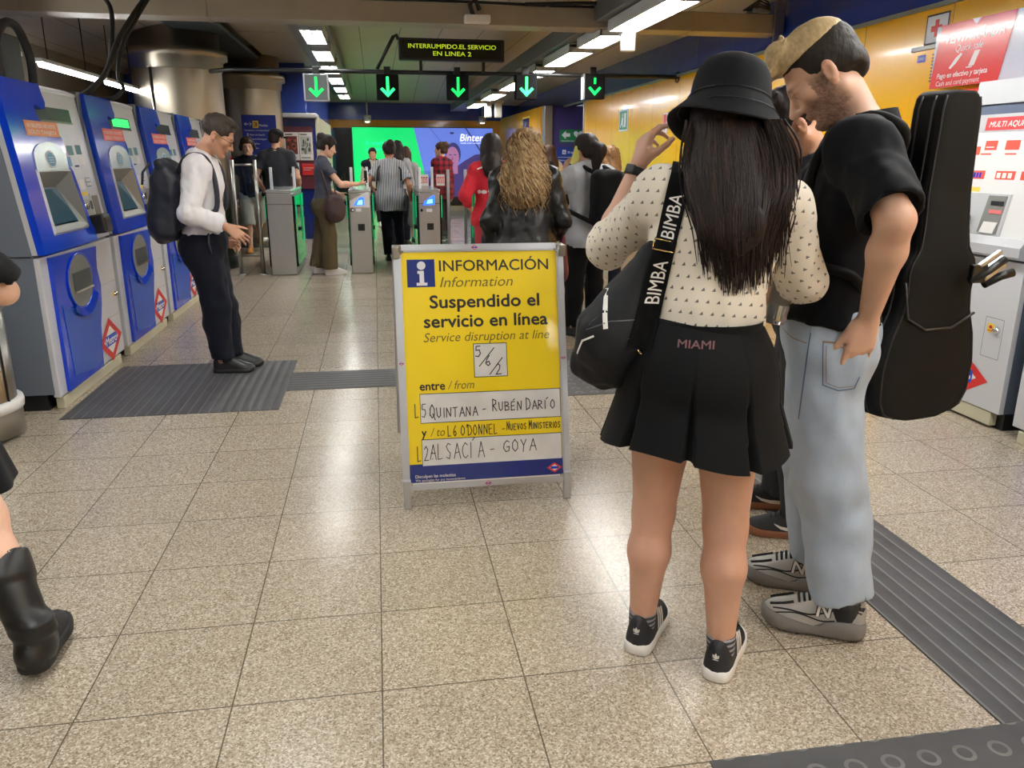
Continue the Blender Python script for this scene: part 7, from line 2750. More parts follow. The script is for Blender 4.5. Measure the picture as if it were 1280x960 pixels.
for q in (1, -1):
    b.tube([Vector(P.hp(q * 0.031 + 0.022 * math.cos(a), 0.104 - 0.006 * abs(math.cos(a)), -0.005 + 0.016 * math.sin(a)) - P.head) for a in np.linspace(0, 2 * PI, 17)], 0.0014, 0, 6)
    b.tube([Vector(P.hp(q * 0.053, 0.098, 0.0) - P.head), Vector(P.hp(q * 0.079, 0.05, 0.002) - P.head), Vector(P.hp(q * 0.083, -0.01, 0.004) - P.head)], 0.0014, 0, 6)
b.tube([Vector(P.hp(-0.01, 0.106, 0) - P.head), Vector(P.hp(0.01, 0.106, 0) - P.head)], 0.0014, 0, 6)
b.build('frame', M_BLACK, o)

# ---- woman at the left edge, walking away in tall boots
P = Pose((-1.41, 2.34), deg(8), 1.66, True, hipdrop=0.05, side=-0.04, feet=((0.405, -0.10), (-0.10, 0.30)), toe=(-0.20, -0.1), lift=(0.0, 0.0), wrR=(0.12, 0.36, 1.08), elR=(0.9, -0.5, -0.3), wrL=(-0.25, -0.1, 0.85), head=(0.2, 0.1, 0), shift=(0.02, 0.08))
t = make_person(P, 'person at the left edge in black clothes and tall black boots', M_SKIN_A)
f = body_field(P, 0.008, 1.0, None, bust=0.9)
v, F = f.mesh(1)
mesh_obj('body', v, F, M_SKIN_A, t, None, head_tint(P, v), None, P.pos)
wrap(P, top_field(P, 0.009, sleeve=0.97, hem=-0.09, ease=0.02, sl_ease=0.026, cuff=0.068, folds=0.012), 'top', C_BLACK, t)
b = MB()


def skirt_fn(P, z0, z1, r0, r1, pleats=0, depth=0.0, back=0.0):
    def fn(u, v):
        a = 2 * PI * u
        k0, k1 = V(*r0), V(*r1)
        r = k0 * (1 - v) + k1 * v
        s = 1.0 + (depth * v * math.cos(a * pleats) if pleats else 0)
        c = P.pel + V(0, 0, z0 * (1 - v) + z1 * v)
        return Vector(c + P.R * r[0] * s * math.cos(a) + P.F * (r[1] * s * math.sin(a) - back * math.sin(PI * v)))
    return fn


b.grid(skirt_fn(P, 0.09, -0.345, (0.150, 0.118), (0.262, 0.23), 9, 0.03), 90, 12, 0, closeu=True)
b.grid(skirt_fn(P, 0.09, -0.345, (0.145, 0.113), (0.256, 0.224), 9, 0.03), 90, 12, 0, closeu=True)
b.bm.transform(Matrix.Translation(-Vector(P.pos)))
b.build('skirt', C_BLACK, t)
for q in (1, -1):
    kn, an = P.kn[q], P.an[q]
    f = Field(np.minimum(kn, an) - 0.2, np.maximum(kn, an) + 0.2, 0.007)
    u = nrm(an - kn)
    top_ = kn + u * 0.12
    bk = -P.F * 0.012
    f.cone(top_, kn + (an - kn) * 0.5 + bk, 0.069, 0.066, 0.02, cap=2)
    f.cone(kn + (an - kn) * 0.45 + bk, an + V(0, 0, 0.03), 0.067, 0.050, 0.03)
    f.cone(an + V(0, 0, 0.04), an - V(0, 0, 0.04), 0.052, 0.048, 0.02)
    f.cone(an - V(0, 0, 0.030), an + P.td[q] * 0.12 - V(0, 0, 0.045), 0.046, 0.036, 0.03)
    f.cone(an - V(0, 0, 0.035) - P.td[q] * 0.03, an + P.td[q] * 0.02 - V(0, 0, 0.04), 0.044, 0.044, 0.02)
    f.cone(top_ - u * 0.02, top_ + u * 0.05, 0.062, 0.062, 0.0, None, 'sub', cap=2)
    for i in range(2):
        f.ell(an + V(0, 0, 0.03 + 0.03 * i), V(0.055, 0.055, 0.006), None, 0.02)
    f.warp(0.003, 16, (1, 1, 1.4))
    f.cut(V(0, 0, 0.028), V(0, 0, -1))
    v_, F_ = f.mesh(1)
    bo = mesh_obj('boot', v_, F_, mat('boot_leather', (20, 20, 21), 0.4, spec=0.45), t, None, None, None, P.pos)
    so, loc, up = shoe(P, q, M_RUBBER, M_RUBBER, t, L=0.265, sole_h=0.034, w=1.12, name='boot_foot', clunky=0.3)
    sl = so.children[0]
    to_local(so, P)
f = hair_field(P, 0.01, 'long', 0.02, 0.45)
wrap(P, f, 'hair', H_BROWN, t)

# ---- woman in the black hat
P = Pose((0.838, 1.945), deg(25), 1.645, True, feet=((0.118, -0.028), (-0.118, 0.040)), toe=(0.20, 0.16), lean=0.13, side=0.035, shrug=(0.0, 0.03), shift=(0.0, 0.0), head=(0.06, 0.22, 0.03), hunch=0.03,
         wrL=(-0.225, 0.305, 1.425), elL=(-0.5, 0.15, -1.0), wrR=(0.13, 0.32, 1.06), elR=(0.6, -0.45, -0.8), wide=1.06)
P.el[1], P.wr[1] = V(1.128, 1.985, 1.126), V(1.098, 2.175, 1.05)
PW = P
tW = make_person(P, 'woman in a black bucket hat, cream top with small marks and short black pleated skirt', M_SKIN_B)
f = body_field(P, 0.0065, 1.06, {-1: dict(k_=1.12, d=V(0.28, 0.12, 0.95), n=V(0.86, 0.15, -0.42), curls=((0.55, 0.50, 0.35), (0.65, 0.55, 0.4), (0.8, 0.6, 0.45), (0.95, 0.65, 0.45)), spread=0.2, thumb=(0.7, 0.6)),
                                 1: dict(d=nrm(V(-0.35, 0.0, -0.75)), n=V(-0.3, -0.9, 0.2), curls=((0.9, 0.9, 0.5),) * 4, thumb=(0.9, 0.6))}, bust=1.0, legs=1.12, arm=1.12, glute=1.05,
               fine=((), (), ((1.40, 1.62, 0.0045), (0.98, 1.10, 0.005))))
M_SKIN_W = skin_mat('skin_bare_legs', (206, 160, 136))
v, F = f.mesh(1)
mesh_obj('body', v, F, M_SKIN_W, tW, None, head_tint(P, v), None, P.pos)

# patterned top
M_TOP = cloth('top_cream_print', (232, 224, 208), 0.85, amt=0.04)
N = NT(M_TOP)
_v, px_, py_, pz_ = N.attr('pat')
CW, CH = 0.0265, 0.030
row = N.math('FLOOR', N.math('DIVIDE', py_, CH))
offx = N.math('MULTIPLY', N.math('MODULO', row, 2.0), 0.5)
fx = N.math('SUBTRACT', N.math('FRACT', N.math('ADD', N.math('DIVIDE', px_, CW), offx)), 0.5)
fy = N.math('SUBTRACT', N.math('FRACT', N.math('DIVIDE', py_, CH)), 0.5)
# small slanted triangle: narrow at the top, split by two light lines
wdt = N.math('MULTIPLY', N.math('SUBTRACT', 0.17, fy), 0.62)
tri = N.math('MULTIPLY', N.math('LESS_THAN', N.math('ABSOLUTE', N.math('SUBTRACT', fx, N.math('MULTIPLY', fy, 0.35))), wdt), N.math('GREATER_THAN', fy, -0.14))
slit = N.math('LESS_THAN', N.math('FRACT', N.math('MULTIPLY', N.math('ADD', fx, N.math('MULTIPLY', fy, 0.9)), 8.0)), 0.22)
tri = N.math('MULTIPLY', tri, N.math('SUBTRACT', 1.0, slit))
nz = N.noise(_v, 4.0, 4)
base = N.mix(nz, lin((218, 208, 190)), lin((240, 233, 220)))
N.l(N.mix(tri, base, lin((36, 34, 36))), N.b.inputs['Base Color'])


def top_pat(P):
    def fn(v):
        out = np.zeros((len(v), 3))
        d = v - P.pel
        out[:, 0] = d @ P.Rt + 2.0
        out[:, 1] = d @ P.up + 2.0
        for q in (1, -1):
            for a, b_, off in ((P.sh[q], P.el[q], 0.0), (P.el[q], P.wr[q], 0.3)):
                ab = b_ - a
                L = np.linalg.norm(ab)
                u = ab / L
                t = (v - a) @ u
                rad = v - a - np.clip(t, 0, L)[:, None] * u
                dist = np.linalg.norm(rad, axis=1)
                m = (dist < 0.088) & (t > (0.035 if off == 0 else 0.0)) & (np.abs((v - P.pel) @ P.Rt) > 0.165)
                e1 = nrm(P.Rt * 0.9 + P.Ft * 0.2 - u * ((P.Rt * 0.9 + P.Ft * 0.2) @ u))
                e2 = np.cross(u, e1)
                ang = np.arctan2(rad @ e2, rad @ e1)
                out[m, 0] = (ang * 0.06 + 4.0)[m]
                out[m, 1] = (2.3 - t - off)[m]
        return out
    return fn


f = top_field(P, 0.0065, ease=0.016, sleeve=1.22, hem=0.135, bulk=1.06, bust=1.0, sl_ease=0.022, folds=0.010, flare=0.004, boxy=0.02)
top_o = wrap(P, f, 'top', M_TOP, tW, 2, pat=top_pat(P))
f = Field(P.wai - 0.3, P.wai + 0.3, 0.006)

# pleated skirt
M_SK = cloth('skirt_black', (9, 10, 13), 0.8, amt=0.1)


def pleat(P, inner=0.0):
    NPL = 9

    def fn(u, v):
        a = 2 * PI * u + 0.16
        ph = (u * NPL) % 1.0
        open_ = max(0.0, (v - 0.34) / 0.66)
        w = 0.075 * open_ + 0.012
        d = abs(ph - 0.5)
        rec = 0.0
        if d < w:
            rec = 0.034 * min(1, open_ * 1.6 + 0.05) * (1 - (d / w) ** 4)
        lift = 0.012 * open_ * math.sin(a * 3 + 1)
        r = np.array((0.150, 0.122)) * (1 - v) + np.array((0.258, 0.230)) * v
        bulge = 0.018 * math.sin(min(1, v * 1.6) * PI)
        x = (r[0] + bulge - rec - inner) * math.cos(a)
        y = (r[1] + bulge * 1.6 - rec - inner) * math.sin(a)
        z = 0.160 - 0.335 * v + lift + 0.01 * math.sin(a * 2)
        return Vector(P.pel + P.R * x + P.F * (y - 0.012) + P.up * 0 + V(0, 0, z))
    return fn


b = MB()
b.grid(pleat(P), 288, 26, 0, closeu=True)
b.grid(pleat(P, 0.006), 288, 26, 0, closeu=True)
b.bm.transform(Matrix.Translation(-Vector(P.pos)))
sk = b.build('skirt', M_SK, tW)
b = MB()
b.grid(lambda u, v: Vector(P.pel + P.R * 0.155 * math.cos(2 * PI * u) + P.F * (0.127 * math.sin(2 * PI * u) - 0.012) + V(0, 0, 0.122 + 0.042 * v)), 64, 2, 0, closeu=True)
b.bm.transform(Matrix.Translation(-Vector(P.pos)))
wb = b.build('waistband', M_SK, sk)
b = MB()
M = plane_M(P.pel - P.F * 0.3 - P.R * 0.005 + V(0, 0, 0.114), P.R, (0, 0, 1))
put_text(b, M, 'MIAMI', -0.045, 0.0, 0.026, 0, width=0.088, bold=0.02)
subdiv(b, 1, 0.01)
drape(b, bvh(wb, sk), P.F, 0.003)
b.bm.transform(Matrix.Translation(-Vector(P.pos)))
b.build('waist_lettering', mat('dusty_pink', (112, 76, 80), 0.7), sk)

# socks and trainers
M_SOCK = striped('sock_stripes', (150, 150, 154), (60, 60, 66), 0.017, 'z', 0.55)
for q in (1, -1):
    an, kn = P.an[q], P.kn[q]
    b = MB()
    u = (kn - an) / np.linalg.norm(kn - an)
    b.lathe([(0.038, -0.02), (0.040, 0.0), (0.041, 0.02), (0.0425, 0.044), (0.037, 0.046)], (0, 0, 0), 24, 0)
    R_ = Vector((0, 0, 1)).rotation_difference(Vector(u)).to_matrix().to_4x4()
    b.bm.transform(Matrix.Translation(Vector(an - P.pos)) @ R_)
    b.build('sock', M_SOCK, tW)
    so, loc, up = shoe(P, q, mat('trainer_black', (26, 28, 34), 0.6, bump=(200, 0.1)), mat('trainer_sole', (228, 226, 222), 0.55), tW, L=0.262, sole_h=0.034, high=0.016, w=1.12)
    b = MB()

    def dec(t, x, z, t0=-0.012):
        return loc(t, x, z)
    # heel emblem: three leaves over bars, on the back of the heel
    hb = loc(-0.012, 0, 0.078)
    Mh = plane_M(hb - P.td[q] * 0.045, (P.td[q][1], -P.td[q][0], 0), (0, 0, 1))
    for ang_, ln in ((-0.65, 0.016), (0, 0.020), (0.65, 0.016)):
        ca, sa = math.cos(ang_), math.sin(ang_)
        leaf = [(0, 0), (-0.005, 0.5 * ln), (0, ln), (0.005, 0.5 * ln)]
        flat_poly(b, Mh, [(x * ca + y * sa, -x * sa + y * ca) for x, y in leaf], 0)
    flat_rect(b, Mh, -0.008, -0.004, 0.008, -0.0015, 0)
    to_b = bvh_raw(so)
    drape(b, to_b, P.td[q], 0.0015, 0.2)
    for s_ in (1, -1):
        for i in range(3):
            t0 = 0.40 + 0.075 * i
            pts = [Vector(up(t0 + 0.10 * w_, (0.03 + 0.24 * w_) if s_ > 0 else 1 - (0.03 + 0.24 * w_))) for w_ in np.linspace(0, 1, 6)]
            out = V(P.td[q][1], -P.td[q][0], 0) * s_
            for p0, p1 in zip(pts, pts[1:]):
                dv = Vector(P.td[q]) * 0.007
                oo = Vector(out) * 0.002 + Vector((0, 0, 0.001))
                b.quad(p0 - dv + oo, p0 + dv + oo, p1 + dv + oo, p1 - dv + oo, 0)
    b.build('white_marks', S_WHITE, so)
    b = MB()
    for i in range(5):
        t0 = 0.42 + 0.055 * i
        b.tube([Vector(up(t0, 0.36)) + Vector((0, 0, 0.004)), Vector(up(t0 + 0.012, 0.5)) + Vector((0, 0, 0.007)), Vector(up(t0, 0.64)) + Vector((0, 0, 0.004))], 0.0032, 0, 6)
    b.tube([Vector(loc(0.42, 0.02, 0.125)), Vector(loc(0.45, 0.10, 0.155)), Vector(loc(0.42, 0.15, 0.135)), Vector(loc(0.44, 0.05, 0.125))], 0.003, 0, 6)
    b.build('lace', M_BLACK, so)
    to_local(so, P)

# hat
oH = empty('bucket_hat', tuple(P.head), 0, 'black bucket hat on the head of the woman in the cream top', 'hat')
b = MB()
prof = [(0.0, 0.168), (0.035, 0.166), (0.065, 0.158), (0.085, 0.144), (0.097, 0.122), (0.103, 0.095), (0.107, 0.062), (0.111, 0.046), (0.113, 0.042), (0.120, 0.030), (0.134, 0.004), (0.147, -0.020), (0.150, -0.026), (0.147, -0.026), (0.128, 0.004), (0.109, 0.040), (0.100, 0.09), (0.08, 0.138), (0.0, 0.16)]
b.lathe([(r * 0.985, z) for r, z in prof], (0, 0, 0), 72, 0)
for v_ in b.bm.verts:
    a = math.atan2(v_.co.y, v_.co.x)
    r = math.hypot(v_.co.x, v_.co.y)
    if r > 0.112:
        w_ = (r - 0.112) / 0.038
        v_.co.z += 0.012 * w_ * math.sin(a * 2 + 0.6) + 0.016 * w_ * max(0, -math.cos(a))
        v_.co.x += 0.010 * w_ * (-1 if v_.co.x < 0 else 0)
    v_.co.y *= 1.06
Mh = Matrix([[*PW.hr[i], 0] for i in range(3)] + [[0, 0, 0, 1]])
b.bm.transform(Mh @ Matrix.Rotation(-0.10, 4, 'X'))
M_HAT = cloth('hat_black', (13, 15, 20), 0.85, weave=260, amt=0.1)
b.build('crown', M_HAT, oH)
b = MB()
for zz, rr_ in ((0.050, 0.1105), (0.012, 0.1295)):
    b.tube([Vector((rr_ * math.cos(a), rr_ * 1.06 * math.sin(a), zz)) for a in np.linspace(0, 2 * PI, 60)], 0.0012, 0, 5)
b.bm.transform(Mh @ Matrix.Rotation(-0.10, 4, 'X'))
b.build('stitching', M_BLACK, oH)

# long straight hair: a body of hair plus separate locks
f = Field(P.head - V(.3, .35, .62), P.head + V(.3, .3, .2), 0.007)
k = P.hk
f.ell(P.hp(0, -0.02, 0.0), V(0.088, 0.100, 0.070) * k, P.hr, 0.01)
bk = P.nec - P.Ft * 0.075 + P.Rt * 0.012
f.cone(P.hp(0, -0.05, -0.01), bk - V(0, 0, 0.02), 0.080, 0.084, 0.04, (P.Ft, 0.60))
e1 = P.che - P.Ft * 0.135 + P.Rt * 0.045 + V(0, 0, 0.05)
f.cone(bk - V(0, 0, 0.02), e1, 0.084, 0.072, 0.04, (P.Ft, 0.34))
e2 = P.wai - P.Ft * 0.130 + P.Rt * 0.055 + V(0, 0, 0.20)
f.cone(e1, e2, 0.07, 0.03, 0.04, (P.Ft, 0.26))
f.box(P.hp(0, 0.14, -0.08), V(0.085, 0.12, 0.11) * k, P.hr, 0.05, 0.01, 'sub')
f.warp(0.005, 45, (1, 1, 0.12))
M_LONG = hair_mat('hair_long_dark', (32, 23, 22), 0.6)
v, F = f.mesh(1)
ho = mesh_obj('hair', v, F, M_LONG, tW, None, None, None, P.pos)
rr = random.Random(21)
b = MB()
trT = bvh(top_o)
tr = bvh(ho)
for i in range(640):
    side = rr.uniform(-1, 1)
    st = P.hp(0.088 * side, -0.07 - 0.03 * (1 - abs(side)), rr.uniform(-0.03, 0.03))
    wdth = 0.124 * side + rr.gauss(0, 0.008) + 0.022
    ln = rr.uniform(0.31, 0.43) - 0.09 * abs(side) ** 2 * rr.uniform(0.2, 1.2)
    n_ = 12
    pts = []
    ph, am = rr.uniform(0, 6.28), rr.uniform(0.002, 0.008)
    conv = rr.uniform(0.72, 1.05)
    for j in range(n_ + 1):
        t_ = j / n_
        lat = wdth * (0.85 + 0.25 * math.sin(PI * min(1, t_ * 1.3))) * (1 - (1 - conv) * t_ ** 2) + am * math.sin(ph + 5 * t_) + 0.050 * t_
        p = P.head + P.Rt * lat + V(0, 0, 0.0 - ln * t_) - P.Ft * 0.12
        d = Vector(P.Ft)
        o_ = Vector(p) - d * 0.35
        h1 = tr.ray_cast(o_, d, 0.7)
        h2 = trT.ray_cast(o_, d, 0.7)
        best = None
        for h_ in (h1, h2):
            if h_[0] is not None:
                dd = (h_[0] - o_).length
                best = dd if best is None else min(best, dd)
        q_ = o_ + d * ((best if best is not None else 0.36) - rr.uniform(0.002, 0.007))
        pts.append(q_)
    for j in range(1, n_):
        pts[j] = pts[j - 1] * 0.25 + pts[j] * 0.5 + pts[j + 1] * 0.25
    w0 = rr.uniform(0.0018, 0.0042)
    b.tube(pts, [w0 * (1 - 0.75 * (j / n_) ** 2) for j in range(n_ + 1)], rr.choice((0, 0, 0, 1)), 5)
b.bm.transform(Matrix.Translation(-Vector(P.pos)))
b.build('hair_lock', [M_LONG, hair_mat('hair_lock_brown', (54, 39, 34), 0.6)], ho)

# watch
o = empty('wristband', tuple(P.wr[-1]), 0, 'dark band on the raised wrist of the woman in the hat', 'watch')
b = MB()
u = Vector(nrm(P.wr[-1] - P.el[-1]))
b.lathe([(0.029, -0.030), (0.0325, -0.028), (0.0325, -0.006), (0.029, -0.004)], (0, 0, 0), 28, 0)
b.bm.transform(Vector((0, 0, 1)).rotation_difference(u).to_matrix().to_4x4())
b.build('band', M_RUBBER, o)
b = MB()
b.box((-0.016, 0.028, -0.03), (0.016, 0.036, -0.002), 0, 0.004)
b.bm.transform(Vector((0, 0, 1)).rotation_difference(u).to_matrix().to_4x4() @ Matrix.Rotation(2.2, 4, 'Z'))
b.build('case', M_BLACK, o)

# water bottle in her right hand
hb = V(1.090, 2.03, 1.005)
o = empty('water_bottle', tuple(hb), 0, 'clear plastic water bottle in the right hand of the woman in the hat', 'bottle')
M_PET = mat('clear_plastic', (228, 234, 238), 0.08, trans=0.8)
MB().lathe([(0.0, 0.0), (0.028, 0.002), (0.031, 0.012), (0.029, 0.03), (0.031, 0.045), (0.029, 0.06), (0.031, 0.08), (0.031, 0.11), (0.027, 0.13), (0.014, 0.15), (0.0125, 0.165), (0.0125, 0.17)], (0, 0, 0), 28, 0).build('body', M_PET, o)
MB().lathe([(0.0145, 0.165), (0.0145, 0.182), (0.0, 0.183)], (0, 0, 0), 20, 0).build('cap', M_WHITE, o)
o.rotation_euler = (0.10, 0.10, 0)

# shoulder bag with the wide lettered strap
oB = empty('shoulder_bag', tuple(P.pel - P.R * 0.28), 0, 'big black shoulder bag with a wide lettered strap, worn by the woman in the hat', 'bag')
M_BAG = mat('bag_nylon', (15, 16, 20), 0.72, spec=0.3, bump=(24, 0.3, 0.008))
M_STRAP = cloth('strap_black', (13, 13, 15), 0.8)
c = P.pel - P.R * 0.190 - P.F * 0.015 + V(0, 0, 0.150)
RBg = np.stack([P.R, P.F, V(0, 0, 1)], 1) @ np.array(Euler((0.0, 0.14, -0.5)).to_matrix())
f = Field(c - 0.36, c + 0.36, 0.007)
fl_ = (RBg[:, 0], 0.72)
f.cone(c + RBg @ V(0.02, 0.03, 0.15), c + RBg @ V(-0.01, -0.005, -0.02), 0.075, 0.135, 0.03, fl_)
f.cone(c + RBg @ V(-0.01, -0.005, -0.02), c + RBg @ V(-0.02, 0.0, -0.075), 0.135, 0.125, 0.03, fl_)
f.ell(c + RBg @ V(0.01, -0.085, -0.04), V(0.085, 0.085, 0.10), RBg, 0.03)
f.box(c + RBg @ V(-0.02, 0.0, -0.125), V(0.085, 0.115, 0.04), RBg, 0.035, 0.04)
f.warp(0.016, 9)
f.warp(0.007, 24)
bag = finish(f, 'pouch', M_BAG, oB, origin=oB.location)


def ribbon(tree, pts, w, d, off, n=40, extra=None):
    """ribbon along pts (Catmull-Rom), draped on the tree along direction d"""
    VP = [Vector(p) for p in pts]
    out = []
    seg = len(VP) - 1
    for i in range(seg):
        p0, p1, p2, p3 = VP[max(i - 1, 0)], VP[i], VP[i + 1], VP[min(i + 2, seg)]
        for kk in range(n // seg):
            u = kk / (n // seg)
            out.append(0.5 * ((2 * p1) + (-p0 + p2) * u + (2 * p0 - 5 * p1 + 4 * p2 - p3) * u * u + (-p0 + 3 * p1 - 3 * p2 + p3) * u ** 3))
    out.append(VP[-1])
    return out


trB = bvh(top_o, sk, bag)
sA = P.sh[-1] + P.R * 0.062 - P.F * 0.05 + V(0, 0, 0.06)
sB = P.wai - P.R * 0.150 - P.F * 0.10 - V(0, 0, 0.055)
path = [sA, sA * 0.55 + sB * 0.45 - P.R * 0.004, sB]
axis_ = Vector(nrm(sB - sA))
lat = Vector(nrm(P.R - np.array(axis_) * (P.R @ np.array(axis_))))
Ls = float(np.linalg.norm(sB - sA))
b = MB()
WS = 0.056
b.grid(lambda u, v: Vector(sA) + axis_ * Ls * u + lat * WS * (v - 0.5), 48, 4, 0)
drape(b, trB, P.F, 0.006)
for v_ in b.bm.verts:
    pass
bmesh.ops.solidify(b.bm, geom=b.bm.faces, thickness=0.003)
b.bm.transform(Matrix.Translation(-Vector(oB.location)))
st = b.build('strap', M_STRAP, oB)
b = MB()
# over the shoulder to the front
fr = [sA - P.F * 0.012, P.sh[-1] + P.R * 0.06 + P.F * 0.0 + V(0, 0, 0.083), P.sh[-1] + P.R * 0.055 + P.F * 0.07 + V(0, 0, 0.06), P.che - P.R * 0.12 + P.F * 0.16, P.wai - P.R * 0.2 + P.F * 0.1, c + RBg @ V(0.03, 0.13, 0.15)]
pts = ribbon(None, fr, WS, None, 0)
for sgn in (0.0, 0.004):
    vs = []
    for p in pts:
        vs.append((b.bm.verts.new(p - lat * WS / 2 + Vector(P.F) * sgn), b.bm.verts.new(p + lat * WS / 2 + Vector(P.F) * sgn)))
    for a_, c_ in zip(vs, vs[1:]):
        b.bm.faces.new((a_[0], a_[1], c_[1], c_[0])).smooth = True
b.bm.transform(Matrix.Translation(-Vector(oB.location)))
b.build('front_strap', M_STRAP, oB)
b = MB()
up_ = -axis_
Mt = plane_M(Vector(sA) - Vector(P.F) * 0.25, up_, -lat)   # text runs up the strap
trS = bvh(st)
for k0, word in ((0.165, 'BIMBA'), (0.335, 'BIMBA'), (0.47, 'BIMBA')):
    if k0 < Ls + 0.02:
        put_text(b, Mt, word, -k0, -0.0175, 0.050, 0, width=0.112, bold=0.003)
subdiv(b, 2, 0.012)
drape(b, trS, P.F, 0.0015)
b.bm.transform(Matrix.Translation(-Vector(oB.location)))
b.build('strap_lettering', M_PAPER, st)
b = MB()
M_GOLD = mat('buckle_gold', (206, 178, 120), 0.25, 1.0)
cb = Vector(sA) + axis_ * 0.185
h_ = trS.ray_cast(cb - Vector(P.F) * 0.3, Vector(P.F), 0.6)
cb = (h_[0] if h_[0] is not None else cb) - Vector(P.F) * 0.005
q4 = [cb + lat * sx * 0.029 + axis_ * sy * 0.013 for sx, sy in ((-1, -1), (1, -1), (1, 1), (-1, 1), (-1, -1))]
b.tube(q4, 0.0022, 0, 8)
eb = Vector(sB) + lat * 0.01 - Vector(P.F) * 0.05
b.tube([eb + lat * 0.018 * math.cos(a) + axis_ * 0.018 * math.sin(a) for a in np.linspace(0, 2 * PI, 17)], 0.0024, 0, 8)
b.bm.transform(Matrix.Translation(-Vector(oB.location)))
b.build('buckle', M_GOLD, oB)
trG = bvh(bag)
b = MB()
vd = Vector((0.42, 0.90, -0.1)).normalized()
for pl, w_, mi_ in (([(-0.06, 0.10), (-0.045, 0.02), (-0.04, -0.01)], 0.012, 0), ([(-0.12, -0.09), (-0.10, -0.05), (-0.07, -0.035)], 0.005, 0), ([(-0.10, 0.11), (-0.115, 0.05), (-0.125, -0.02), (-0.135, -0.09)], 0.003, 1), ([(-0.09, -0.02), (-0.03, 0.005), (0.05, 0.01), (0.1, -0.03)], 0.003, 1)):
    Mq = plane_M(Vector(c) - vd * 0.25, (0.906, -0.423, 0), (0, 0, 1))
    flat_line(b, Mq, pl, w_, mi_)
subdiv(b, 2, 0.02)
drape(b, trG, vd, 0.002)
b.bm.transform(Matrix.Translation(-Vector(oB.location)))
b.build('zip', [M_PAPER, mat('zip_dark', (60, 60, 66), 0.4)], bag)

# ---- blond man in the black polo shirt
P = Pose((1.45, 2.10), deg(-60), 1.78, feet=((0.139, 0.07), (-0.132, -0.01)), toe=(0.02, -0.02), lean=-0.05, shift=(0.0, 0.13), head=(-0.03, 0.74, 0.02), hunch=0.055, shrug=(0.035, 0.04),
         wrL=(-0.20, -0.005, 1.025), elL=(-0.8, -0.5, 0.75), wrR=(0.10, 0.38, 1.16), elR=(0.6, -0.5, -0.6), wide=1.03)
P.el[-1], P.wr[-1] = V(1.262, 1.80, 1.305), V(1.322, 1.945, 1.03)
P.head = P.head + V(0.022, -0.004, 0.030)
PM = P
tM = make_person(P, 'bearded man with slicked blond hair in a black polo shirt and light blue jeans', M_SKIN_A)
f = body_field(P, 0.007, 1.0, {-1: dict(d=V(-0.10, 0.10, -1.0), n=P.R + P.F * 0.35, curls=((0.15, 0.2, 0.1), (0.2, 0.25, 0.1), (0.3, 0.3, 0.15), (0.4, 0.3, 0.2)), spread=0.08, thumb=(0.5, 0.1)),
                               1: dict(d=P.F * 0.8 - P.R * 0.3 + V(0, 0, 0.3), n=-P.R * 0.3 + V(0, 0, 0.8), curl=(0.5, 0.6, 0.4))}, nose=1.15, arm=1.1,
               fine=((), (), ((1.44, 1.83, 0.0036), (0.82, 1.03, 0.0045))))
v, F = f.mesh(1)
mesh_obj('body', v, F, M_SKIN_A, tM, None, head_tint(P, v, beard=(0.15, 0.12, 0.11), stubble=0.95), None, P.pos)
f = top_field(P, 0.0075, ease=0.024, sleeve=0.90, hem=0.035, sl_ease=0.024, folds=0.012, neck=0.068, flare=0.004)
polo = wrap(P, f, 'polo_shirt', cloth('polo_black', (13, 14, 20), 0.8, amt=0.1), tM, 2)
b = MB()
# turned down collar leaf
nb = P.nec + P.up * 0.035
for s_ in (0, 0.003):
    b.grid(lambda u, v: Vector(nb + (P.Rt * math.cos(2 * PI * u) + P.Ft * math.sin(2 * PI * u)) * (0.068 + 0.026 * v * v + s_) + P.up * (0.042 - 0.055 * v * v + 0.012 * math.sin(2 * PI * u) * -1) - P.Ft * 0.004), 40, 4, 0, closeu=True)
b.bm.transform(Matrix.Translation(-Vector(P.pos)))
b.build('collar', polo.data.materials[0], polo)
# jeans
M_DEN = cloth('denim_light', (150, 172, 198), 0.85, amt=0.16)
N = NT(M_DEN)
_v, X_, Y_, Z_ = N.coords('Object')
n1 = N.noise(_v, 7.0, 6, 0.7)
n2 = N.noise(_v, 160.0, 2)
c1_ = N.mix(n1, lin((142, 160, 184)), lin((190, 202, 216)))
N.l(N.mix(N.math('MULTIPLY', n2, 0.35), c1_, lin((196, 208, 222))), N.b.inputs['Base Color'])
f = legs_field(P, 0.0075, ease=0.022, knee=0.100, hem=0.086, length=0.90, folds=0.014, bulk=1.0, waist=0.015)
jeans = wrap(P, f, 'jeans', M_DEN, tM, 2)
trJ = bvh(jeans)
# seams and the back pocket, seen on his left side and seat
b = MB()
vd = Vector((0.55, 0.83, 0)).normalized()
rt = Vector((vd.y, -vd.x, 0))
oj = Vector(P.pel) + Vector((0, 0, 0))
Mq = plane_M(oj - vd * 0.35, rt, (0, 0, 1))


def seam(pl, w_, mi_):
    mm = MB()
    flat_line(mm, Mq, pl, w_, 0)
    subdiv(mm, 3, 0.015)
    drape(mm, trJ, vd, 0.0015, 0.35)
    for fa in mm.bm.faces:
        fa.material_index = mi_
    b.add(mm.bm)


def dense(pl, n=10):
    out = []
    for (a0, a1), (b0, b1) in zip(pl, pl[1:]):
        for i in range(n):
            out.append((a0 + (b0 - a0) * i / n, a1 + (b1 - a1) * i / n))
    return out + [pl[-1]]


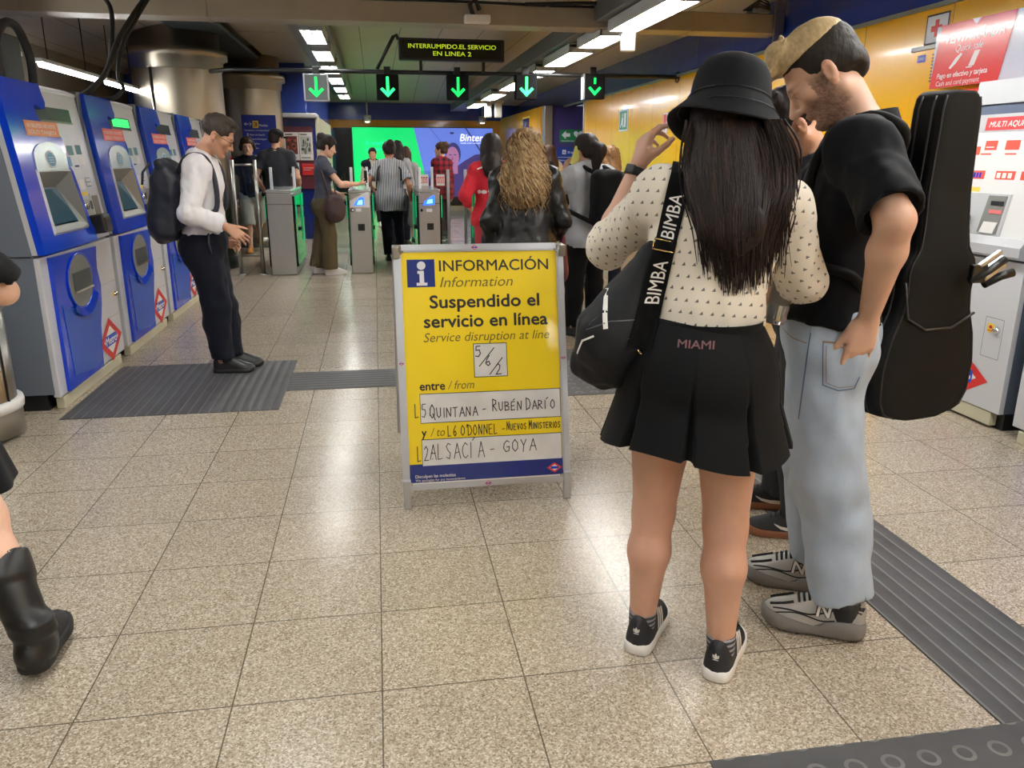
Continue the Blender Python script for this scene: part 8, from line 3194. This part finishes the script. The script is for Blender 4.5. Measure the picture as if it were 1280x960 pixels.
for pl, w_, mi_ in ((dense([(0.005, 0.035), (0.10, 0.03)]), 0.003, 1), (dense([(-0.115, 0.038), (0.10, 0.035)]), 0.0025, 0), (dense([(-0.035, 0.06), (-0.04, -0.10), (-0.045, -0.25)], 12), 0.004, 0),
                    (dense([(0.0, -0.005), (0.105, -0.002)]), 0.005, 1), (dense([(0.0, -0.005), (0.012, -0.13), (0.055, -0.142), (0.095, -0.135), (0.105, -0.10)]), 0.003, 0),
                    (dense([(0.010, -0.015), (0.02, -0.122), (0.055, -0.133), (0.092, -0.127)]), 0.0018, 1), (dense([(-0.12, 0.0), (-0.085, -0.012), (-0.045, -0.014)]), 0.003, 1)):
    seam(pl, w_, mi_)
b.bm.transform(Matrix.Translation(-Vector(P.pos)))
b.build('seam', [mat('stitch_dark', (92, 112, 142), 0.8), mat('stitch_tan', (150, 124, 112), 0.8)], jeans)
b = MB()
for xx in (-0.03, 0.055):
    flat_line(b, Mq, dense([(xx, 0.058), (xx, 0.02)], 4), 0.014, 0)
drape(b, trJ, vd, 0.004, 0.35)
b.bm.transform(Matrix.Translation(-Vector(P.pos)))
b.build('belt_loop', M_DEN, jeans)

# two tone hair: dark short sides, blond slicked top
f = Field(P.head - 0.2, P.head + 0.2, 0.004)
k = P.hk
f.ell(P.hp(0, -0.019, 0.038), V(0.0795, 0.1005, 0.087) * k, P.hr, 0.01)
f.ell(P.hp(0, -0.06, -0.02), V(0.062, 0.052, 0.06) * k, P.hr, 0.02)
f.box(P.hp(0, 0.165, -0.06), V(0.10, 0.13, 0.115) * k, P.hr, 0.02, 0.012, 'sub')
for q in (1, -1):
    f.ell(P.hp(q * 0.085, 0.006, -0.040), V(0.035, 0.050, 0.045) * k, P.hr, 0.008, 'sub')
    f.ell(P.hp(q * 0.07, -0.06, -0.085), V(0.05, 0.05, 0.05) * k, P.hr, 0.01, 'sub')
f.box(P.hp(0, -0.05, -0.175), V(0.15, 0.15, 0.09) * k, P.hr, 0.01, 0.02, 'sub')
f.warp(0.0015, 120)
hs = finish(f, 'hair', hair_mat('hair_sides_dark', (44, 38, 34), 0.6), tM, origin=P.pos)
f = Field(P.head - 0.22, P.head + 0.22, 0.004)
f.ell(P.hp(0, -0.008, 0.058), V(0.081, 0.106, 0.079) * k, P.hr, 0.01)
f.cone(P.hp(-0.035, 0.055, 0.118), P.hp(0.035, 0.055, 0.118), 0.03 * k, 0.03 * k, 0.03)
f.cone(P.hp(-0.035, 0.102, 0.094), P.hp(0.035, 0.102, 0.094), 0.020 * k, 0.020 * k, 0.03)
f.box(P.hp(0, 0.0, -0.048), V(0.2, 0.2, 0.115) * k, P.hr @ np.array(Euler((-0.02, 0, 0)).to_matrix()), 0.02, 0.006, 'sub')
f.box(P.hp(0, 0.14, -0.03), V(0.12, 0.06, 0.105) * k, P.hr, 0.02, 0.01, 'sub')
for i in range(7):
    x = -0.06 + 0.02 * i
    f.cone(P.hp(x, 0.11, 0.085), P.hp(x * 1.05, 0.02, 0.148 - 6 * x * x), 0.0035, 0.005, 0.008)
f.warp(0.0012, 70)
M_BLT = mat('hair_top_blond', (204, 178, 128), 0.5, spec=0.3)
N = NT(M_BLT)
tc = N.n('ShaderNodeTexCoord')
mp = N.n('ShaderNodeMapping')
R_ = Matrix([[*P.hr[i]] for i in range(3)]).to_euler()
mp.inputs['Rotation'].default_value = (0, 0, deg(60))
mp.inputs['Scale'].default_value = (1, 0.12, 0.5)
N.l(tc.outputs['Object'], mp.inputs['Vector'])
n_ = N.noise(mp.outputs[0], 130, 4)
N.l(N.mix(n_, lin((136, 108, 68)), lin((236, 212, 164))), N.b.inputs['Base Color'])
N.bump(n_, 0.25, 0.003)
finish(f, 'hair_top', M_BLT, hs, origin=P.pos)

# grey runners
M_RUN = mat('runner_silver', (168, 166, 162), 0.38, 0.25)
M_RUNS = mat('runner_sole', (112, 108, 104), 0.7)
M_RUND = mat('runner_black', (26, 26, 28), 0.55)
for q in (1, -1):
    so, loc, up = shoe(P, q, M_RUN, M_RUNS, tM, L=0.305, sole_h=0.036, clunky=0.9, w=1.05)
    s_ = V(P.td[q][1], -P.td[q][0], 0)
    for side in (1, -1):
        def on(t, v):
            return Vector(up(t, v if side > 0 else 1 - v)) + Vector(s_) * 0.0022 * side
        b = MB()

        def strip(pts, w_, mi_):
            P2 = [on(t, v) for t, v in pts]
            for i, (p0, p1) in enumerate(zip(P2, P2[1:])):
                d_ = (p1 - p0).normalized()
                nn = Vector(s_) * side
                lt = d_.cross(nn).normalized() * w_ / 2
                b.quad(p0 - lt, p0 + lt, p1 + lt, p1 - lt, mi_)
        strip([(t, 0.17 + 0.06 * math.sin(t * 9)) for t in np.linspace(0.05, 0.9, 18)], 0.006, 0)
        strip([(t, 0.10 + 0.05 * math.sin(t * 9 + 1)) for t in np.linspace(0.3, 0.92, 14)], 0.005, 0)
        strip([(t, 0.30 - 0.2 * (t - 0.1)) for t in np.linspace(0.08, 0.45, 8)], 0.007, 0)
        strip([(t, 0.26) for t in np.linspace(0.03, 0.16, 5)], 0.02, 0)
        strip([(t, 0.33) for t in np.linspace(0.7, 0.93, 6)], 0.016, 0)
        b.build('trim', M_RUND, so)
        b = MB()
        # the big letter on the side
        if True:
            a0, a1, z0, z1 = 0.36, 0.475, 0.10, 0.27
            sx = 1 if side * 1 < 0 else -1

            def L_(u, w_):
                t = a1 + (a0 - a1) * u if side < 0 else a0 + (a1 - a0) * u
                # letter reads from outside: on the left flank toes point left
                return on(t - 0.02 * w_ * (1 if side < 0 else 1), z0 + (z1 - z0) * w_) + Vector(s_) * 0.0015 * side

            def stroke(pts, w_, mi_, e_=0.0):
                P2 = [L_(*p) for p in pts]
                for p0, p1 in zip(P2, P2[1:]):
                    d_ = (p1 - p0).normalized()
                    nn = Vector(s_) * side
                    lt = d_.cross(nn).normalized() * w_ / 2
                    b.quad(p0 - lt + nn * e_, p0 + lt + nn * e_, p1 + lt + nn * e_, p1 - lt + nn * e_, mi_)
            for w_, mi_, e_ in ((0.014, 1, 0.0), (0.008, 0, 0.0012)):
                stroke([(0.05, 0.0), (0.05, 0.5), (0.05, 1.0)], w_, mi_, e_)
                stroke([(0.05, 1.0), (0.5, 0.5), (0.95, 0.0)], w_, mi_, e_)
                stroke([(0.95, 0.0), (0.95, 0.5), (0.95, 1.0)], w_, mi_, e_)
        b.build('letter_mark', [M_PAPER, M_RUND], so)
    b = MB()
    for i in range(6):
        t0 = 0.40 + 0.05 * i
        b.tube([Vector(up(t0, 0.30)) + Vector((0, 0, 0.003)), Vector(up(t0 + 0.015, 0.5)) + Vector((0, 0, 0.008)), Vector(up(t0, 0.70)) + Vector((0, 0, 0.003))], 0.004, 0, 6)
    b.tube([Vector(loc(0.36, 0.0, 0.135)), Vector(loc(0.40, -0.07, 0.15)), Vector(loc(0.37, -0.10, 0.125))], 0.004, 0, 6)
    b.tube([Vector(loc(0.36, 0.0, 0.135)), Vector(loc(0.42, 0.07, 0.15)), Vector(loc(0.38, 0.10, 0.125))], 0.004, 0, 6)
    b.build('lace', M_RUND, so)
    b = MB()
    an = P.an[q]
    b.lathe([(0.047, -0.04), (0.050, 0.0), (0.050, 0.025), (0.045, 0.028)], tuple(an), 24, 0)
    b.build('collar', M_RUND, so)
    to_local(so, P)
b = MB()

# strap of the case across his chest
oC = empty('instrument_case', (1.66, 2.20, 0.66), 0, 'tall black soft instrument case carried behind the blond man', 'case')
az = deg(167)
nB = V(math.sin(az), math.cos(az), 0)
tB = V(-nB[1], nB[0], 0)
if tB[0] < 0:
    tB = -tB
M_CASE = mat('case_fabric', (10, 10, 11), 0.75, spec=0.25, bump=(420, 0.12, 0.002))
half = [(0.0, 0.085), (0.02, 0.175), (0.07, 0.205), (0.17, 0.21), (0.26, 0.19), (0.34, 0.155), (0.40, 0.145), (0.46, 0.150), (0.49, 0.145), (0.53, 0.11), (0.60, 0.098), (0.80, 0.088), (0.93, 0.082), (0.965, 0.074), (0.98, 0.05)]
hz = np.array([h_[0] for h_ in half])
hw = np.array([h_[1] for h_ in half])
T_ = 0.155
o0 = V(0, 0, 0)
b = MB()


def case_pt(u, v, inset=0.0):
    """u around the section, v up the case"""
    z = 0.98 * v
    w_ = float(np.interp(z, hz, hw)) - inset
    th = T_ / 2 * (1.0 if z < 0.5 else 1.0 - 0.25 * min(1, (z - 0.5) / 0.2)) - inset
    a = 2 * PI * u
    e = 0.32
    cx = math.copysign(abs(math.cos(a)) ** e, math.cos(a))
    sy = math.copysign(abs(math.sin(a)) ** e, math.sin(a))
    return Vector(tB * w_ * cx + nB * th * sy + V(0, 0, z))


vs_ = np.concatenate([np.linspace(0, 0.06, 6), np.linspace(0.09, 0.94, 46), np.linspace(0.95, 1.0, 6)])
rings = [[b.bm.verts.new(case_pt(i / 64, v_)) for i in range(64)] for v_ in vs_]
for ra, rb in zip(rings, rings[1:]):
    for i in range(64):
        b.bm.faces.new((ra[i], ra[(i + 1) % 64], rb[(i + 1) % 64], rb[i])).smooth = True
b.bm.faces.new(rings[0][::-1])
b.bm.faces.new(rings[-1])
cs = b.build('shell', M_CASE, oC)
b = MB()
# zip running round the case and a parallel piping
for off_ in (0.30, 0.70, 0.0):
    for side in (1, -1):
        pts = []
        for v_ in np.linspace(0.01, 0.985, 50):
            z = 0.98 * v_
            w_ = float(np.interp(z, hz, hw))
            th = T_ / 2 * (1.0 if z < 0.5 else 1.0 - 0.25 * min(1, (z - 0.5) / 0.2))
            pts.append(Vector(tB * side * (w_ + 0.001) * (1 if off_ else 0.897) + nB * th * ((off_ * 2 - 1) if off_ else 0.9) + V(0, 0, z)))
        b.tube(pts, 0.0035 if off_ else 0.003, 0, 6)
b.build('piping', mat('piping_black', (36, 36, 38), 0.5), cs)
b = MB()
# luggage label, ring and handle on the narrow side
Ml = plane_M(Vector(-tB * 0.213 + V(0, 0, 0.16)), Vector(nB), (0, 0, 1))
sg = Vector(-tB)
for (a0, z0, a1, z1, mi_) in ((-0.03, 0.0, 0.03, 0.11, 0),):
    b.quad(Vector(-tB * 0.216 + nB * a0 + V(0, 0, 0.10 + z0)), Vector(-tB * 0.216 + nB * a1 + V(0, 0, 0.10 + z0)), Vector(-tB * 0.216 + nB * a1 + V(0, 0, 0.10 + z1)), Vector(-tB * 0.216 + nB * a0 + V(0, 0, 0.10 + z1)), mi_)
b.build('label_window', mat('clear_label', (52, 54, 56), 0.08, spec=0.8), cs)
b = MB()
b.tube([Vector(-tB * 0.185 + V(0, 0, 0.30)), Vector(-tB * 0.225 + V(0, 0, 0.33)), Vector(-tB * 0.215 + V(0, 0, 0.42)), Vector(-tB * 0.155 + V(0, 0, 0.45))], 0.011, 0, 8)
b.build('handle', M_BLACK, cs)
b = MB()
b.tube([Vector(-tB * 0.225 + nB * 0.01 + V(0, 0, 0.27) + V(0, 0, 0.012 * math.sin(a)) + nB * 0.012 * math.cos(a)) for a in np.linspace(0, 2 * PI, 13)], 0.0025, 0, 6)
b.build('ring', M_CHROME, cs)
b = MB()
pc = Vector(tB * 0.02 + nB * (T_ / 2 + 0.002) + V(0, 0, 0.30))
b.tube([Vector(nB * (T_ / 2 + 0.003)) + Vector(tB) * x + Vector((0, 0, z)) for x, z in ((-0.16, 0.44), (-0.13, 0.33), (-0.05, 0.29), (0.06, 0.29), (0.15, 0.33))], 0.004, 0, 6)
b.build('pocket_zip', mat('zip_black', (46, 46, 48), 0.4), cs)
b = MB()
# shoulder straps
for s_ in (1, -1):
    pts = [V(1.66, 2.20, 0.66) - tB * 0.08 + nB * (-0.07) + V(0, 0, 0.80), PM.sh[s_] - PM.F * 0.10 + V(0, 0, 0.05) - PM.R * s_ * 0.05, PM.sh[s_] + V(0, 0, 0.080) - PM.R * s_ * 0.05, PM.sh[s_] + PM.F * 0.11 - V(0, 0, 0.04) - PM.R * s_ * 0.03, PM.che + PM.R * s_ * 0.17 + PM.F * 0.09 - V(0, 0, 0.15), PM.wai + PM.R * s_ * 0.18 - PM.F * 0.05, V(1.66, 2.20, 0.66) - tB * 0.12 - nB * 0.07 + V(0, 0, 0.25)]
    VP = ribbon(None, pts, 0, None, 0, 42)
    b.tube(VP, 0.014, 0, 8)
b.bm.transform(Matrix.Translation(-Vector(oC.location)))
b.build('strap', M_CASE, oC)
# folding stand clipped on the case
oS = empty('folding_stand', (1.66 + 0.125, 2.20 - 0.02, 1.13), 0, 'small black and silver folding stand clipped on the side of the instrument case', 'stand')
b = MB()
for i, (dx, dz) in enumerate(((0.0, 0.03), (0.012, 0.012), (0.02, -0.01))):
    b.box((-0.035 + dx, -0.10, dz), (0.045 + dx, -0.085, dz + 0.012), 0, 0.002, rot=Matrix.Rotation(-0.6, 3, 'Y'))
b.build('clamp', M_ALU, oS)
b = MB()
b.tube([(-0.05, -0.09, -0.03), (0.0, -0.10, 0.0), (0.05, -0.10, 0.035)], 0.012, 0, 8)
b.tube([(0.0, -0.09, -0.04), (0.05, -0.095, -0.015), (0.085, -0.10, -0.005)], 0.013, 0, 10)
b.box((-0.05, -0.10, -0.035), (0.0, -0.08, 0.02), 0, 0.004)
b.build('leg', M_BLACK, oS)

# ---- the third of the group, behind: dark hair, bowed head
P = Pose((1.65, 2.72), deg(-66), 1.68, feet=((0.16, 0.06), (-0.10, 0.0)), toe=(0.02, -0.02), lean=0.05, shift=(0, 0.05), head=(-0.15, 0.62, 0.0), hunch=0.02, wrR=(0.05, 0.36, 1.15), wrL=(-0.10, 0.33, 1.12), elL=(-0.5, -0.5, -0.6))
ph3 = simple_person(P, 'dark haired bearded man half hidden between the hat and the blond man', M_SKIN_B, C_NAVY, dict(sleeve=0.7, hem=-0.05, ease=0.022), C_CHAR, dict(knee=0.09, hem=0.085, ease=0.018), None, {}, mat('gum_shoe_black', (28, 28, 30), 0.6), mat('gum_sole', (132, 84, 56), 0.6), 0.0075, stubble=0.75,
                    fine=((), (), ((1.36, 1.75, 0.0045),)))
f = Field(P.head - 0.2, P.head + 0.2, 0.005)
k = P.hk
f.ell(P.hp(0, -0.018, 0.042), V(0.083, 0.104, 0.087) * k, P.hr, 0.01)
f.ell(P.hp(0, 0.02, 0.105), V(0.07, 0.09, 0.04) * k, P.hr, 0.02)
f.box(P.hp(0, 0.155, -0.05), V(0.09, 0.09, 0.115) * k, P.hr, 0.03, 0.008, 'sub')
for q in (1, -1):
    f.ell(P.hp(q * 0.085, 0.008, -0.03), V(0.03, 0.05, 0.05) * k, P.hr, 0.008, 'sub')
f.box(P.hp(0, -0.05, -0.165), V(0.15, 0.15, 0.09) * k, P.hr, 0.01, 0.01, 'sub')
f.warp(0.006, 50)
finish(f, 'hair', H_DARK, ph3, origin=P.pos)
for so in [c_ for c_ in ph3.children if c_.name.startswith('shoe')]:
    # pale swoop and laces on the black shoes
    co = np.array([v_.co[:] for v_ in so.data.vertices])
    tS = bvh_raw(so)
    q = 1 if so.name == [c_ for c_ in ph3.children if c_.name.startswith('shoe')][0].name else -1
    d_ = P.td[q]
    s_ = V(d_[1], -d_[0], 0)
    t_ = (co @ d_)
    t0_, L_ = t_.min(), t_.max() - t_.min()
    mid = (co @ s_).mean()
    b = MB()
    for sd in (1, -1):
        m_ = MB()
        top_e = [(0.02, 0.070), (0.10, 0.060), (0.25, 0.050), (0.40, 0.048), (0.52, 0.052), (0.62, 0.062)]
        bot_e = [(0.02, 0.052), (0.10, 0.042), (0.25, 0.034), (0.40, 0.034), (0.52, 0.041), (0.60, 0.055)]
        for (a0, z0), (a1, z1), (a2, z2), (a3, z3) in zip(top_e, top_e[1:], bot_e[1:], bot_e):
            m_.quad(*[Vector(d_ * (t0_ + a_ * L_) + s_ * (mid + sd * 0.2) + V(0, 0, z_)) for a_, z_ in ((a0, z0), (a1, z1), (a2, z2), (a3, z3))])
        subdiv(m_, 1, 0.01)
        drape(m_, tS, Vector(-s_ * sd), 0.0015, 0.3)
        b.add(m_.bm, 0)
    b.build('side_stripe', S_WHITE, so)
    b = MB()
    for i in range(5):
        c_ = d_ * (t0_ + (0.42 + 0.06 * i) * L_) + s_ * mid
        m_ = [Vector(c_ + s_ * x_ + V(0, 0, 0.2)) for x_ in (-0.022, 0.0, 0.022)]
        hits = [tS.ray_cast(p_, Vector((0, 0, -1)), 0.3)[0] for p_ in m_]
        if all(h_ is not None for h_ in hits):
            b.tube([h_ + Vector((0, 0, 0.003)) for h_ in hits], 0.003, 0, 6)
    b.build('lace', M_BLACK, so)
o = empty('phone', tuple((P.wr[1] + P.wr[-1]) / 2 + P.F * 0.1 + V(0, 0, 0.03)), deg(-66), 'phone the bowed dark haired man looks at, hidden behind the woman', 'phone')
MB().box((-0.036, -0.004, -0.07), (0.036, 0.004, 0.07), 0, 0.006, rot=Matrix.Rotation(-0.7, 3, 'X')).build('case', M_BLACK, o)
